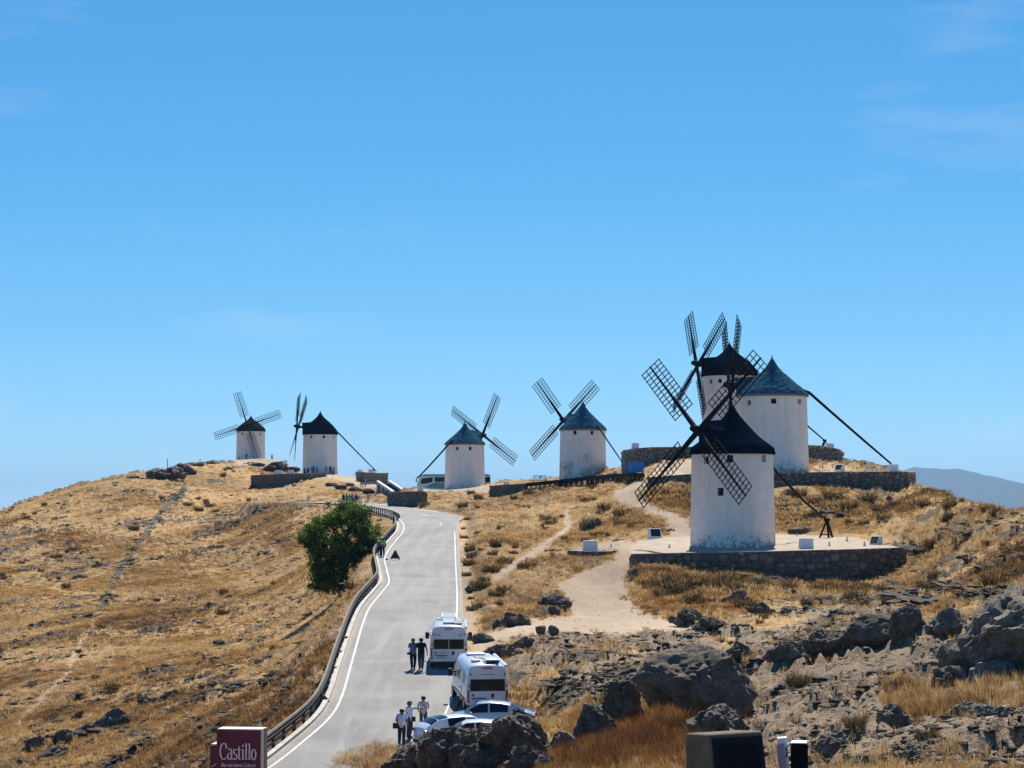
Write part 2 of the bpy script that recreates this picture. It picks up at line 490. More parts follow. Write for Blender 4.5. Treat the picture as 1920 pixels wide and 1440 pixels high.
# ------------------------------------------------------------------ terrain shape: points read off the photograph with their distance
SKYLINE = [(-700, 1075, 330), (-300, 1035, 345), (-120, 1000, 362), (0, 957, 385), (60, 935, 398), (150, 908, 412), (210, 896, 428),
    (270, 885, 440), (310, 878, 452), (350, 873, 470), (400, 868, 505), (443, 866, 541), (500, 865, 541), (548, 872, 505), (600, 888, 452),
    (640, 892, 448), (700, 903, 440), (745, 914, 436), (775, 919, 425), (830, 918, 420), (880, 917, 415), (920, 912, 405),
    (960, 904, 385), (1040, 897, 350), (1140, 878, 338), (1180, 868, 318), (1240, 862, 300), (1368, 846, 290), (1450, 850, 285), (1580, 862, 262), (1625, 876, 256), (1716, 908, 232), (1760, 922, 214), (1810, 938, 192),
    (1850, 944, 174), (1920, 961, 160), (2000, 980, 150), (2200, 1010, 140), (2600, 1040, 135)]
PTS = [
    (0, 1000, 345), (150, 980, 352), (300, 960, 372), (450, 945, 390), (560, 935, 375), (620, 945, 350), (500, 900, 470), (570, 893, 440),
    (0, 1050, 302), (150, 1050, 305), (300, 1050, 305), (450, 1050, 308), (540, 1050, 298), (600, 1000, 315),
    (0, 1150, 240), (150, 1150, 240), (300, 1150, 240), (450, 1150, 235), (560, 1150, 215), (615, 1150, 190),
    (0, 1250, 195), (200, 1250, 190), (400, 1250, 180), (520, 1250, 160), (590, 1250, 140),
    (0, 1350, 160), (200, 1350, 155), (350, 1350, 140), (450, 1350, 124), (525, 1350, 114),
    (0, 1440, 135), (200, 1440, 128), (350, 1440, 114), (440, 1440, 101),
    (0, 1600, 105), (250, 1600, 98), (420, 1600, 80), (-300, 1050, 325), (-300, 1200, 230), (-300, 1440, 150), (-700, 1250, 230), (-700, 1500, 140),
    (640, 1118, 205), (700, 1072, 198), (690, 1050, 205), (672, 1000, 262), (690, 984, 275), (670, 966, 312), (630, 962, 335), (655, 1100, 200),
    (655, 1165, 150), (620, 1240, 122), (570, 1330, 107),
    # right of the road
    (872, 1130, 155), (872, 1060, 190), (874, 1010, 232), (886, 1030, 200), (884, 978, 255), (892, 958, 266), (876, 966, 290),
    (871, 916, 393), (760, 921, 350), (830, 919, 380), (915, 916, 393), (830, 941, 332), (795, 944, 338), (860, 950, 302), (850, 962, 293),
    (930, 931, 336), (985, 916, 333), (950, 907, 352), (1060, 911, 322), (1120, 905, 312), (1170, 902, 296), (1093, 893, 334), (1140, 880, 334),
    (950, 960, 270), (1000, 960, 252), (1050, 940, 264), (1000, 990, 235), (1100, 960, 236), (1150, 940, 236), (1150, 912, 266),
    (900, 1010, 216), (950, 1050, 190), (900, 1090, 172), (1000, 1040, 200), (1050, 1000, 215), (1100, 1000, 214), (1060, 1050, 187), (1110, 1060, 183),
    (960, 1110, 165), (1050, 1110, 165), (1150, 1090, 176), (1120, 1140, 155), (1000, 1170, 142), (1100, 1185, 138), (900, 1195, 137),
    (1200, 1170, 140), (890, 1230, 124), (1180, 930, 238), (1260, 970, 209), (1270, 1000, 202), (1230, 1012, 200), (1200, 960, 216),
    (1120, 1022, 197), (1170, 1045, 185), (1090, 1030, 196),
    (1200, 1072, 172), (1400, 1082, 171), (1690, 1087, 173), (1500, 1001, 203), (1620, 1006, 194), (1300, 1000, 204), (1400, 1000, 204),
    (1722, 1062, 172), (1722, 1020, 183), (1800, 1040, 165), (1900, 1030, 155), (1900, 1080, 135), (1800, 1100, 140), (1650, 1122, 150),
    (1500, 1130, 150), (1350, 1130, 152), (1250, 1120, 160), (1500, 980, 205), (1600, 985, 200), (1500, 950, 213), (1600, 947, 212), (1700, 942, 213),
    (1750, 946, 202), (1800, 948, 180), (1860, 956, 168), (1900, 1000, 148), (1800, 1000, 165), (1700, 990, 186), (2050, 1040, 140), (2300, 1100, 120),
    (1480, 917, 220), (1680, 939, 219), (1250, 912, 227), (1450, 884, 238), (1540, 862, 257), (1368, 850, 275), (1220, 867, 264), (1300, 890, 237), (1170, 884, 287), (1250, 880, 252),
    # foreground
    (1300, 1180, 135), (1450, 1180, 130), (1600, 1170, 125), (1300, 1250, 108), (1150, 1250, 108), (1010, 1262, 113), (1075, 1330, 96),
    (1450, 1232, 94), (1550, 1240, 85), (1600, 1222, 87), (1720, 1220, 80), (1700, 1165, 97), (1850, 1145, 90), (1900, 1122, 112),
    (1400, 1335, 70), (1250, 1355, 68), (1150, 1380, 62), (1080, 1400, 60), (950, 1440, 60), (850, 1472, 61), (720, 1466, 67), (645, 1482, 72), (700, 1446, 79), (780, 1434, 84), (950, 1412, 72), (830, 1425, 86), (900, 1415, 88), (1000, 1362, 101), (900, 1376, 101), (1010, 1325, 106),
    (1500, 1330, 64), (1600, 1330, 58), (1700, 1285, 60), (1850, 1292, 50), (1900, 1352, 42), (1700, 1382, 45), (1550, 1442, 38), (1350, 1450, 42), (1150, 1445, 48),
    (1920, 1442, 33), (2100, 1400, 40), (2400, 1350, 55), (450, 1720, 35), (900, 1720, 34), (100, 1720, 42), (-400, 1750, 42), (1500, 1640, 24), (800, 2000, 20), (200, 2050, 20), (1900, 1750, 20),
    (960, 2500, 9), (-500, 2600, 9), (2400, 2400, 9), (960, 4000, 3.2), (3500, 3900, 3.2), (-1600, 4000, 3.2), (3400, 2450, 9), (-1500, 2650, 9), (3400, 1800, 20), (-1500, 2100, 20), (3400, 1420, 42), (-1500, 1780, 42), (3400, 1300, 80), (-1500, 1600, 85), (-1500, 1400, 180), (3400, 1200, 130), (560, 1560, 76), (640, 1500, 82), (760, 1475, 85)]

ROADPX = [(1560, 250, 760), (1500, 400, 800), (1440, 503, 806), (1389, 570, 822), (1345, 618, 832), (1306, 641, 848), (1240, 660, 862), (1170, 680, 857),
    (1138, 694, 857), (1110, 716, 857), (1091, 729.4, 856), (1070, 725.6, 855), (1048, 721, 854), (1033, 727.5, 853.5), (1010, 745, 853),
    (997, 755.6, 852.5), (985, 757, 853), (977, 752, 855)]
RY = [(1700, 72), (1560, 84), (1500, 88.5), (1440, 93), (1398, 98), (1335, 106), (1250, 120), (1200, 133), (1150, 150), (1100, 170), (1050, 192), (1010, 224), (985, 252), (968, 285), (954, 322), (945, 348), (938, 372)]
def road_D(y):
    ys = [a for a, b in RY][::-1]; ds = [b for a, b in RY][::-1]
    return float(np.interp(y, ys, ds))
ROAD_L = [P(l, y, road_D(y)) for y, l, r in ROADPX]
ROAD_R = [P(r, y, road_D(y)) for y, l, r in ROADPX]
# the bend to the left at the top of the hill
for (lx, ly, rx, ry) in ((742, 970, 861, 969), (712, 960, 822, 960), (690, 954.5, 780, 953.6), (670, 950, 745, 949.5), (640, 946, 712, 944.5), (590, 944, 672, 941), (520, 943, 610, 939)):
    ROAD_L.append(P(lx, ly, road_D(ly))); ROAD_R.append(P(rx, ry, road_D(ry)))

def smooth_line(pts, step):
    """Catmull-Rom through the points, resampled evenly"""
    pts = [Vector(p) for p in pts]
    ext = [pts[0] * 2 - pts[1]] + pts + [pts[-1] * 2 - pts[-2]]
    out = []
    for i in range(1, len(ext) - 2):
        p0, p1, p2, p3 = ext[i - 1:i + 3]
        for k in range(12):
            t = k / 12
            out.append(0.5 * ((2 * p1) + (p2 - p0) * t + (2 * p0 - 5 * p1 + 4 * p2 - p3) * t * t + (3 * p1 - p0 - 3 * p2 + p3) * t ** 3))
    out.append(pts[-1])
    res, acc = [out[0]], 0.0
    for a, b in zip(out[:-1], out[1:]):
        d = (b - a).length
        while acc + d >= step:
            t = (step - acc) / d
            a = a.lerp(b, t); d = (b - a).length; acc = 0.0
            res.append(a.copy())
        acc += d
    res.append(out[-1])
    return res
NR = 220
def resample(line, n):
    L = [0.0]
    for a, b in zip(line[:-1], line[1:]): L.append(L[-1] + (b - a).length)
    L = np.array(L); t = np.linspace(0, L[-1], n)
    A = np.array([tuple(p) for p in line])
    return np.stack([np.interp(t, L, A[:, k]) for k in range(3)], 1)
# left and right edges are smoothed with the same parameter so that they stay paired
def pair_smooth(A):
    n = len(A); k = 14
    ext = [A[0] * 2 - A[1]] + list(A) + [A[-1] * 2 - A[-2]]
    out = []
    for i in range(1, n):
        p0, p1, p2, p3 = ext[i - 1:i + 3]
        for j in range(k):
            t = j / k
            out.append(0.5 * ((2 * p1) + (p2 - p0) * t + (2 * p0 - 5 * p1 + 4 * p2 - p3) * t * t + (3 * p1 - p0 - 3 * p2 + p3) * t ** 3))
    out.append(A[-1])
    return np.array([tuple(p) for p in out])
RL, RR = pair_smooth(ROAD_L), pair_smooth(ROAD_R)
# even out the heights along the road
def smooth_z(z, k=9):
    zz = np.pad(z, k, mode='edge'); ker = np.hanning(2 * k + 1); ker /= ker.sum()
    return np.convolve(zz, ker, mode='valid')
zc = smooth_z((RL[:, 2] + RR[:, 2]) / 2)
RL[:, 2] = zc; RR[:, 2] = zc
RC = (RL + RR) / 2

def terrain_fit():
    pts = [P(*p) for p in PTS] + [P(*p) for p in SKYLINE]
    for (px, py, D) in SKYLINE:
        a = P(px, py, D)
        pts.append(Vector((a.x * 1.10, D * 1.10, a.z - 2.5)))
        pts.append(Vector((a.x * 1.32, D * 1.32, a.z - 22)))
    for i in range(20, len(RC), 10):
        n = (RR[i] - RL[i]); n[2] = 0; n /= np.linalg.norm(n)
        q = RL[i] - n * 1.2; pts.append(Vector((q[0], q[1], zc[i] - 0.15)))
        q = RR[i] + n * 1.6; pts.append(Vector((q[0], q[1], zc[i] + 0.1)))
    X = np.array([tuple(p) for p in pts])
    U = np.stack([X[:, 0] / X[:, 1] * 4.0, np.log(X[:, 1])], 1)
    n = len(U)
    d2 = ((U[:, None] - U[None]) ** 2).sum(-1)
    K = 0.5 * d2 * np.log(d2 + 1e-12) + np.eye(n) * 2e-4
    A = np.zeros((n + 3, n + 3)); A[:n, :n] = K
    A[:n, n] = 1; A[:n, n + 1:] = U; A[n, :n] = 1; A[n + 1:, :n] = U.T
    b = np.zeros(n + 3); b[:n] = X[:, 2]
    w = np.linalg.solve(A, b)
    return U, w
TU, TW = terrain_fit()
def tps(u, v):
    out = np.zeros_like(u) + TW[-3] + TW[-2] * u + TW[-1] * v
    for i in range(len(TU)):
        d2 = (u - TU[i, 0]) ** 2 + (v - TU[i, 1]) ** 2
        out += TW[i] * 0.5 * d2 * np.log(d2 + 1e-12)
    return out

# grid: columns are directions, rows are distances
TC = np.concatenate([np.linspace(-0.62, -0.262, 34), np.linspace(-0.26, 0.26, 600), np.linspace(0.262, 0.62, 34)])
YR = np.exp(np.linspace(math.log(2.6), math.log(640.0), 900))
LY = np.log(YR)
GT, GY = np.meshgrid(TC, YR)
GX = GT * GY
# the smooth surface on a coarse grid first, then refined
ct = np.linspace(-0.63, 0.63, 253); cv = np.linspace(math.log(2.5), math.log(645), 380)
CT, CV = np.meshgrid(ct, cv)
CZ = tps(CT * 4.0, CV)
def bil(grid, xs, ys, x, y):
    fx = np.clip((x - xs[0]) / (xs[1] - xs[0]), 0, len(xs) - 1.001); fy = np.clip((y - ys[0]) / (ys[1] - ys[0]), 0, len(ys) - 1.001)
    ix, iy = fx.astype(int), fy.astype(int); fx = fx - ix; fy = fy - iy
    return (grid[iy, ix] * (1 - fx) + grid[iy, ix + 1] * fx) * (1 - fy) + (grid[iy + 1, ix] * (1 - fx) + grid[iy + 1, ix + 1] * fx) * fy
GZ = bil(CZ, ct, cv, GT, np.log(GY))
GPX, GPY = to_px(GX, GY, GZ)

def in_poly(px, py, poly):
    inside = np.zeros(px.shape, bool)
    n = len(poly)
    for i in range(n):
        x1, y1 = poly[i]; x2, y2 = poly[(i + 1) % n]
        if y1 == y2: continue
        c = ((y1 > py) != (y2 > py)) & (px < (x2 - x1) * (py - y1) / (y2 - y1) + x1)
        inside ^= c
    return inside
def seg_dist(x, y, line):
    d = np.full(x.shape, 1e9)
    for (x1, y1), (x2, y2) in zip(line[:-1], line[1:]):
        dx, dy = x2 - x1, y2 - y1
        t = np.clip(((x - x1) * dx + (y - y1) * dy) / (dx * dx + dy * dy + 1e-9), 0, 1)
        d = np.minimum(d, np.hypot(x - x1 - t * dx, y - y1 - t * dy))
    return d
def soft_poly(px, py, poly, edge):
    """1 inside, 0 outside, softened over edge pixels"""
    d = seg_dist(px, py, list(poly) + [poly[0]])
    s = np.where(in_poly(px, py, poly), d, -d)
    return np.clip(0.5 + s / (2 * edge), 0, 1)

# -- where the earth is bare, stony or rocky (fixed to the ground once built)
PATH_POLY = [(1146, 928), (1172, 908), (1212, 900), (1218, 912), (1196, 932), (1242, 952), (1292, 972), (1300, 1000), (1300, 1040), (1190, 1036), (1182, 1060),
    (1168, 1090), (1182, 1128), (1205, 1150), (1262, 1165), (1305, 1186), (1200, 1193), (1060, 1189), (960, 1202), (900, 1220), (878, 1204), (940, 1184),
    (1010, 1163), (1072, 1150), (1062, 1122), (1042, 1100), (1085, 1074), (1150, 1056), (1156, 1034), (1080, 1034), (1090, 1022), (1150, 1011), (1225, 1012), (1258, 1000), (1240, 975),
    (1200, 957), (1160, 941)]
DIRT = soft_poly(GPX, GPY, PATH_POLY, 7) * (GY > 128) * (GY < 330)
foot = seg_dist(GPX, GPY, [(886, 1112), (932, 1080), (985, 1045), (1040, 1010), (1066, 990), (1062, 965)])
DIRT = np.maximum(DIRT, np.clip(1.25 - foot / 9.0, 0, 1) * 0.85 * (GY > 150) * (GY < 280))
DIRT = np.maximum(DIRT, soft_poly(GPX, GPY, [(560, 880), (645, 884), (705, 900), (720, 915), (690, 922), (640, 900), (560, 896)], 5) * (GY > 380))
DIRT = np.maximum(DIRT, soft_poly(GPX, GPY, [(440, 860), (520, 860), (560, 872), (540, 880), (440, 872)], 4) * (GY > 440))
DIRT = np.maximum(DIRT, soft_poly(GPX, GPY, [(800, 915), (925, 911), (960, 906), (920, 922), (840, 925), (770, 924)], 4) * (GY > 335))
DIRT = np.maximum(DIRT, soft_poly(GPX, GPY, [(1215, 897), (1230, 868), (1300, 860), (1310, 897)], 8) * (GY > 205) * (GY < 300))
DIRT = np.maximum(DIRT, soft_poly(GPX, GPY, [(1520, 885), (1530, 868), (1640, 880), (1700, 885)], 6) * (GY > 205) * 0.6)
track = seg_dist(GPX, GPY, [(345, 918), (322, 940), (298, 968), (270, 1008), (232, 1060), (208, 1105), (190, 1150)])
track2 = seg_dist(GPX, GPY, [(190, 1150), (158, 1195), (138, 1232), (126, 1262), (84, 1305), (30, 1360)])
LEFT = (GX < -0.055 * GY) & (GY > 90)
ROCK = np.clip(1.15 - track / 11.0, 0, 1) * LEFT * 0.8
DIRT = np.maximum(DIRT, np.clip(1.0 - track2 / 9.0, 0, 1) * LEFT * 0.75)
# streaks of schist along the hillsides
ALX = GX * 0.42 + GY * 0.91; ACX = -GX * 0.91 + GY * 0.42
strk = fbm(ALX * 0.085, ACX * 0.62, octaves=5, gain=0.6, seed=3)
patch = fbm(GX * 0.030, GY * 0.022, octaves=3, seed=11)
ROCK = np.maximum(ROCK, sstep(0.20, 0.36, strk + patch * 0.30) * LEFT * 0.95)
RIGHT = (~LEFT) & (GY > 85)
ALX2 = GX * 0.50 - GY * 0.87; ACX2 = GX * 0.87 + GY * 0.50
strk2 = fbm(ALX2 * 0.09, ACX2 * 0.62, octaves=5, gain=0.6, seed=23)
reg = soft_poly(GPX, GPY, [(1470, 955), (1700, 960), (1930, 985), (1930, 1140), (1500, 1150), (1400, 1120), (1700, 1090), (1690, 1030), (1560, 990)], 30)
reg2 = soft_poly(GPX, GPY, [(900, 1205), (1080, 1192), (1300, 1195), (1380, 1215), (1250, 1290), (1180, 1300), (1060, 1340), (950, 1310), (930, 1245)], 22)
reg3 = soft_poly(GPX, GPY, [(895, 1205), (920, 1160), (1000, 1150), (1030, 1112), (1072, 1122), (1070, 1148), (1005, 1165), (940, 1185)], 10)
reg4 = soft_poly(GPX, GPY, [(1240, 1150), (1500, 1130), (1700, 1130), (1600, 1210), (1400, 1230), (1300, 1200)], 24)
ROCK = np.maximum(ROCK, sstep(0.12, 0.32, strk2 + patch * 0.2 + reg * 0.28 + reg4 * 0.16 - 0.12) * RIGHT * 0.95)
ROCK = np.maximum(ROCK, reg2 * np.clip(0.30 + 1.6 * fbm(GX * 0.35, GY * 0.16, octaves=4, gain=0.6, seed=27), 0, 1)); ROCK = np.maximum(ROCK, reg3 * 0.85)
EARTH = soft_poly(GPX, GPY, [(1270, 1450), (1330, 1350), (1400, 1300), (1420, 1232), (1560, 1225), (1600, 1205), (1780, 1195), (1790, 1262), (1680, 1302), (1700, 1345), (1790, 1370), (1930, 1395), (1960, 1470), (1500, 1480)], 16)
EARTH = np.maximum(EARTH, soft_poly(GPX, GPY, [(1700, 1450), (1930, 1395), (1960, 1460)], 14)) * (GY < 100)
EARTH = np.maximum(EARTH, (GY < 30) * 0.8)
EARTH = np.maximum(EARTH, soft_poly(GPX, GPY, [(1480, 1345), (1700, 1340), (1960, 1335), (1960, 1470), (1480, 1470)], 14) * (GY < 75) * (0.75 + 0.5 * fbm(GX * 0.6, GY * 0.4, octaves=3, seed=79)))
STONY = soft_poly(GPX, GPY, [(880, 1205), (1060, 1188), (1250, 1165), (1480, 1140), (1700, 1135), (1960, 1130), (1960, 1450), (1300, 1450), (1180, 1330), (1040, 1345), (950, 1310), (920, 1250)], 24) * (GY < 150)
sn = fbm(GX * 0.30, GY * 0.14, octaves=5, gain=0.6, seed=77); sn2 = fbm(GX * 0.22, GY * 0.12, octaves=4, gain=0.6, seed=78)
ROCK = np.maximum(ROCK, STONY * sstep(0.0, 0.22, sn) * 0.95)
EARTH = np.maximum(EARTH, STONY * sstep(-0.12, 0.10, sn2) * 0.9)
EARTH = np.clip(EARTH, 0, 1); ROCK = np.clip(ROCK, 0, 1) * (1 - DIRT)

# -- the road cuts into the slope
rmask = (GY > 70) & (GY < 420) & (np.abs(GX) < 60)
gx, gy = GX[rmask], GY[rmask]
best = np.full(gx.shape, 1e9); rz = np.zeros_like(gx); side = np.zeros_like(gx)
for i in range(len(RC) - 1):
    a, b = RC[i], RC[i + 1]
    dx, dy = b[0] - a[0], b[1] - a[1]
    t = np.clip(((gx - a[0]) * dx + (gy - a[1]) * dy) / (dx * dx + dy * dy + 1e-9), 0, 1)
    ex, ey = gx - a[0] - t * dx, gy - a[1] - t * dy
    hw = 0.5 * np.linalg.norm((RR[i] - RL[i])[:2])
    d = np.hypot(ex, ey) - hw
    k = d < best
    best[k] = d[k]; rz[k] = (a[2] + (b[2] - a[2]) * t)[k]
    side[k] = np.sign(ex * dy - ey * dx)[k]          # +1 on the right
fl = np.where(side > 0, sstep(0.9, 3.2, best), sstep(1.2, 3.6, best))
zt = GZ[rmask]
GZ[rmask] = (rz - 0.14) * (1 - fl) + zt * fl
RDIST = np.full(GX.shape, 50.0); RDIST[rmask] = best
RSIDE = np.zeros(GX.shape); RSIDE[rmask] = side
onroad = 1 - sstep(0.6, 2.2, RDIST)
shoulder = (1 - sstep(0.9, 2.0, RDIST)) * (RSIDE > 0) * (0.55 + 0.45 * fbm(GX * 0.3, GY * 0.12, octaves=3, seed=5))
DIRT = np.maximum(DIRT, shoulder)
bank = sstep(0.8, 1.3, RDIST) * (1 - sstep(2.4, 5.5, RDIST)) * (RSIDE < 0)
ROCK = np.maximum(ROCK, bank * (0.25 + 0.7 * fbm(GX * 0.2, GY * 0.1, octaves=3, seed=15)))
cut = sstep(1.0, 1.4, RDIST) * (1 - sstep(2.2, 3.4, RDIST)) * (RSIDE > 0) * (GY > 150)
ROCK = np.maximum(ROCK, cut * 0.5); DIRT = DIRT * (1 - cut)

# -- relief
free = sstep(0.5, 4.0, RDIST)
rough = 1 - 0.85 * DIRT
GZ += free * 0.30 * fbm(GX * 0.09, GY * 0.09, octaves=4, seed=31) * sstep(20, 60, GY)
GZ += free * rough * 0.13 * fbm(GX * 0.55, GY * 0.40, octaves=5, gain=0.6, seed=37)
near = sstep(14, 40, GY)
ledge = np.abs(fbm(ALX * 0.11, ACX * 0.45, octaves=4, gain=0.6, seed=41)); ledge2 = np.abs(fbm(ALX2 * 0.16, ACX2 * 0.55, octaves=4, gain=0.6, seed=43))
GZ += free * near * ROCK * (0.62 * sstep(0.02, 0.20, np.where(LEFT, ledge, ledge2)) - 0.12)
GZ += free * near * ROCK * 0.12 * fbm(GX * 1.6, GY * 1.1, octaves=3, gain=0.6, seed=47)
GZ += reg2 * 0.16 * np.abs(fbm(GX * 1.1, GY * 0.8, octaves=3, gain=0.6, seed=49))
GZ += EARTH * near * 0.05 * fbm(GX * 2.5, GY * 2.0, octaves=3, gain=0.65, seed=51)
TONE = np.clip(0.48 + 0.85 * fbm(GX * 0.05, GY * 0.035, octaves=4, gain=0.6, seed=61), 0, 1)

def gz(x, y):
    """ground height at a point or points"""
    x = np.asarray(x, float); y = np.asarray(y, float)
    fx = np.interp(x / y, TC, np.arange(len(TC))); fy = np.interp(np.log(y), LY, np.arange(len(LY)))
    fx = np.clip(fx, 0, len(TC) - 1.001); fy = np.clip(fy, 0, len(LY) - 1.001)
    ix, iy = fx.astype(int), fy.astype(int); fx = fx - ix; fy = fy - iy
    return (GZ[iy, ix] * (1 - fx) + GZ[iy, ix + 1] * fx) * (1 - fy) + (GZ[iy + 1, ix] * (1 - fx) + GZ[iy + 1, ix + 1] * fx) * fy
def gval(G, x, y):
    fx = np.interp(np.asarray(x) / np.asarray(y), TC, np.arange(len(TC))); fy = np.interp(np.log(y), LY, np.arange(len(LY)))
    return G[np.clip(np.round(fy).astype(int), 0, len(LY) - 1), np.clip(np.round(fx).astype(int), 0, len(TC) - 1)]
HD = np.exp(np.linspace(math.log(16), math.log(600), 2600))
def hit(px, py, dmin=16.0, dmax=600.0):
    """the ground point seen at a place in the photograph"""
    a, b = ray(px, py)
    D = HD[(HD >= dmin) & (HD <= dmax)]
    below = b * D < gz(a * D, D)
    k = int(np.argmax(below))
    if not below[k]: return None
    d = D[k]
    return Vector((a * d, d, float(gz(a * d, d))))
def on_ground(px, D):
    """the ground under a direction and distance"""
    a, b = ray(px, 1000.0)
    return Vector((a * D, D, float(gz(a * D, D))))

def build_terrain():
    nr, nc = GX.shape
    idx = np.arange(nr * nc).reshape(nr, nc)
    Fq = np.stack([idx[:-1, :-1], idx[:-1, 1:], idx[1:, 1:], idx[1:, :-1]], -1).reshape(-1, 4)
    V = np.stack([GX, GY, GZ], -1).reshape(-1, 3)
    dq = (DIRT + 0.25 * fbm(GX * 0.9, GY * 0.6, octaves=3, seed=71)).ravel()[Fq].mean(1)
    main = (GY * (DIRT > 0.3) * (GY > 125) * (GX > -0.03 * GY)).ravel()[Fq].mean(1) > 60
    pathf = (dq > 0.5) & main
    lid = (GX < -0.055 * GY).ravel()[Fq].any(1)
    track_f = ((track < 10) | (track2 < 8)).ravel()[Fq].all(1) & LEFT.ravel()[Fq].all(1)
    for name, sel in (('hillside', ~pathf & ~track_f), ('dirt_path', pathf), ('hill_track', track_f)):
        Fs = Fq[sel]
        used = np.unique(Fs); remap = np.full(len(V), -1); remap[used] = np.arange(len(used))
        me = np_mesh(name, V[used], remap[Fs], M_GROUND)
        for an, G in (('dirt', DIRT), ('rock', ROCK), ('earth', EARTH), ('tone', TONE)):
            at = me.attributes.new(an, 'FLOAT', 'POINT')
            at.data.foreach_set('value', G.ravel()[used].astype(np.float32))
        o = bpy.data.objects.new(name, me); link(o)
        tag(o, kind='structure')
build_terrain()

# ------------------------------------------------------------------ road, its markings and kerb
def ribbon(name, A, B, mat, dz, split=6, parent=None):
    """a sheet between two lines"""
    n = len(A); V = []; Fq = []
    for i in range(n):
        for k in range(split + 1):
            t = k / split
            p = A[i] * (1 - t) + B[i] * t
            V.append((p[0], p[1], p[2] + dz))
    for i in range(n - 1):
        for k in range(split):
            a = i * (split + 1) + k
            Fq.append((a, a + 1, a + split + 2, a + split + 1))
    me = np_mesh(name, V, Fq, mat)
    if split > 1:
        at = me.attributes.new('edge', 'FLOAT', 'POINT'); e = np.abs(np.linspace(-1, 1, split + 1)) ** 7
        at.data.foreach_set('value', np.tile(e, n).astype(np.float32))
    o = bpy.data.objects.new(name, me)
    return tag(link(o, parent), kind='structure')
NRM = (RR - RL); NRM[:, 2] = 0; NRM /= np.linalg.norm(NRM, axis=1)[:, None]
A_, B_ = RL - NRM * 0.55, RR + NRM * 0.40
ribbon('road', A_, B_, M_ASPHALT, 0.0, 16)
cutl = 2 + 17 * 14
ribbon('road_marking', RL - NRM * 0.055, RL + NRM * 0.055, M_PAINT, 0.006, 1)
nb = 15 * 14
ribbon('road_marking', RR[:nb] - NRM[:nb] * 0.045, RR[:nb] + NRM[:nb] * 0.045, M_PAINT, 0.006, 1)
i0, i1 = 19 * 14, len(RR)
ribbon('road_marking', RR[i0:i1] - NRM[i0:i1] * 0.30, RR[i0:i1] - NRM[i0:i1] * 0.10, M_PAINT, 0.006, 1)
def bar_mark(a, b, w):
    a, b = np.array(a), np.array(b)
    d = b - a; d /= np.linalg.norm(d); n = np.array([-d[1], d[0], 0]) * w / 2
    ribbon('road_marking', np.array([a + n, b + n]), np.array([a - n, b - n]), M_PAINT, 0.009, 1)
# corner of the parking bay at the top of the straight
def road_pt(px, py):
    p = P(px, py, road_D(py)); i = int(np.argmin(np.hypot(RC[:, 0] - p.x, RC[:, 1] - p.y)))
    return np.array([p.x, p.y, zc[i]])
bar_mark(road_pt(852, 986), road_pt(827, 985), 0.45)
bar_mark(road_pt(827, 985), road_pt(826, 980.5), 0.14)
bar_mark(road_pt(808, 967), road_pt(792, 965.5), 0.35)
# kerb: a real step along the outer edge of the left side
nk = 17 * 14
ko, ki = RL[:nk] - NRM[:nk] * 0.80, RL[:nk] - NRM[:nk] * 0.55
kv, kf = [], []
for i in range(nk):
    for p, z in ((ki[i], -0.05), (ki[i], 0.13), (ko[i], 0.13), (ko[i], -0.35)):
        kv.append((p[0], p[1], p[2] + z))
for i in range(nk - 1):
    for k in range(3):
        kf.append((i * 4 + k, i * 4 + k + 1, (i + 1) * 4 + k + 1, (i + 1) * 4 + k))
kerb = bpy.data.objects.new('kerb', np_mesh('kerb', kv, kf, M_KERB, smooth=False)); link(kerb)
tag(kerb, kind='structure')
# ------------------------------------------------------------------ windmills
def plaster_material():
    m, nt, bs = new_mat('whitewash')
    v = coords(nt)
    a = noise(nt, v, 0.7, 6, 0.62)
    st = noise(nt, coords(nt, (1.6, 1.6, 0.22)), 1.0, 5, 0.6)
    course = noise(nt, coords(nt, (0.6, 0.6, 3.4)), 1.0, 3, 0.55)
    f = noise(nt, v, 7.0, 5, 0.7)
    c = mix(nt, rng(nt, a, 0.3, 0.7), (0.88, 0.81, 0.72), (0.80, 0.725, 0.635))
    c = mix(nt, rng(nt, st, 0.48, 0.72, 0, 0.55), c, (0.62, 0.565, 0.49))
    c = mix(nt, rng(nt, course, 0.54, 0.70, 0, 0.35), c, (0.62, 0.60, 0.57))
    # worn, stained foot of the wall and flaked spots
    sep = nd(nt, 'ShaderNodeSeparateXYZ')
    tc = nt.nodes.new('ShaderNodeTexCoord'); nt.links.new(tc.outputs['Object'], sep.inputs[0])
    foot = rng(nt, sep.outputs[2], 0.0, 1.6, 0.135, 0.0)
    k = math_n(nt, 'ADD', math_n(nt, 'MULTIPLY', f, 0.55), math_n(nt, 'MULTIPLY', noise(nt, v, 2.0, 5, 0.65), 0.45))
    k = math_n(nt, 'ADD', k, foot)
    c = mix(nt, rng(nt, k, 0.625, 0.66, 0, 0.85), c, (0.24, 0.205, 0.17))
    nt.links.new(c, bs.inputs['Base Color'])
    bs.inputs['Roughness'].default_value = 0.92
    bs.inputs['Specular IOR Level'].default_value = 0.15
    h = math_n(nt, 'ADD', math_n(nt, 'MULTIPLY', f, 0.4), math_n(nt, 'MULTIPLY', course, 0.8))
    bump(nt, bs, h, 0.55, 0.06)
    return m
M_WALL = plaster_material()

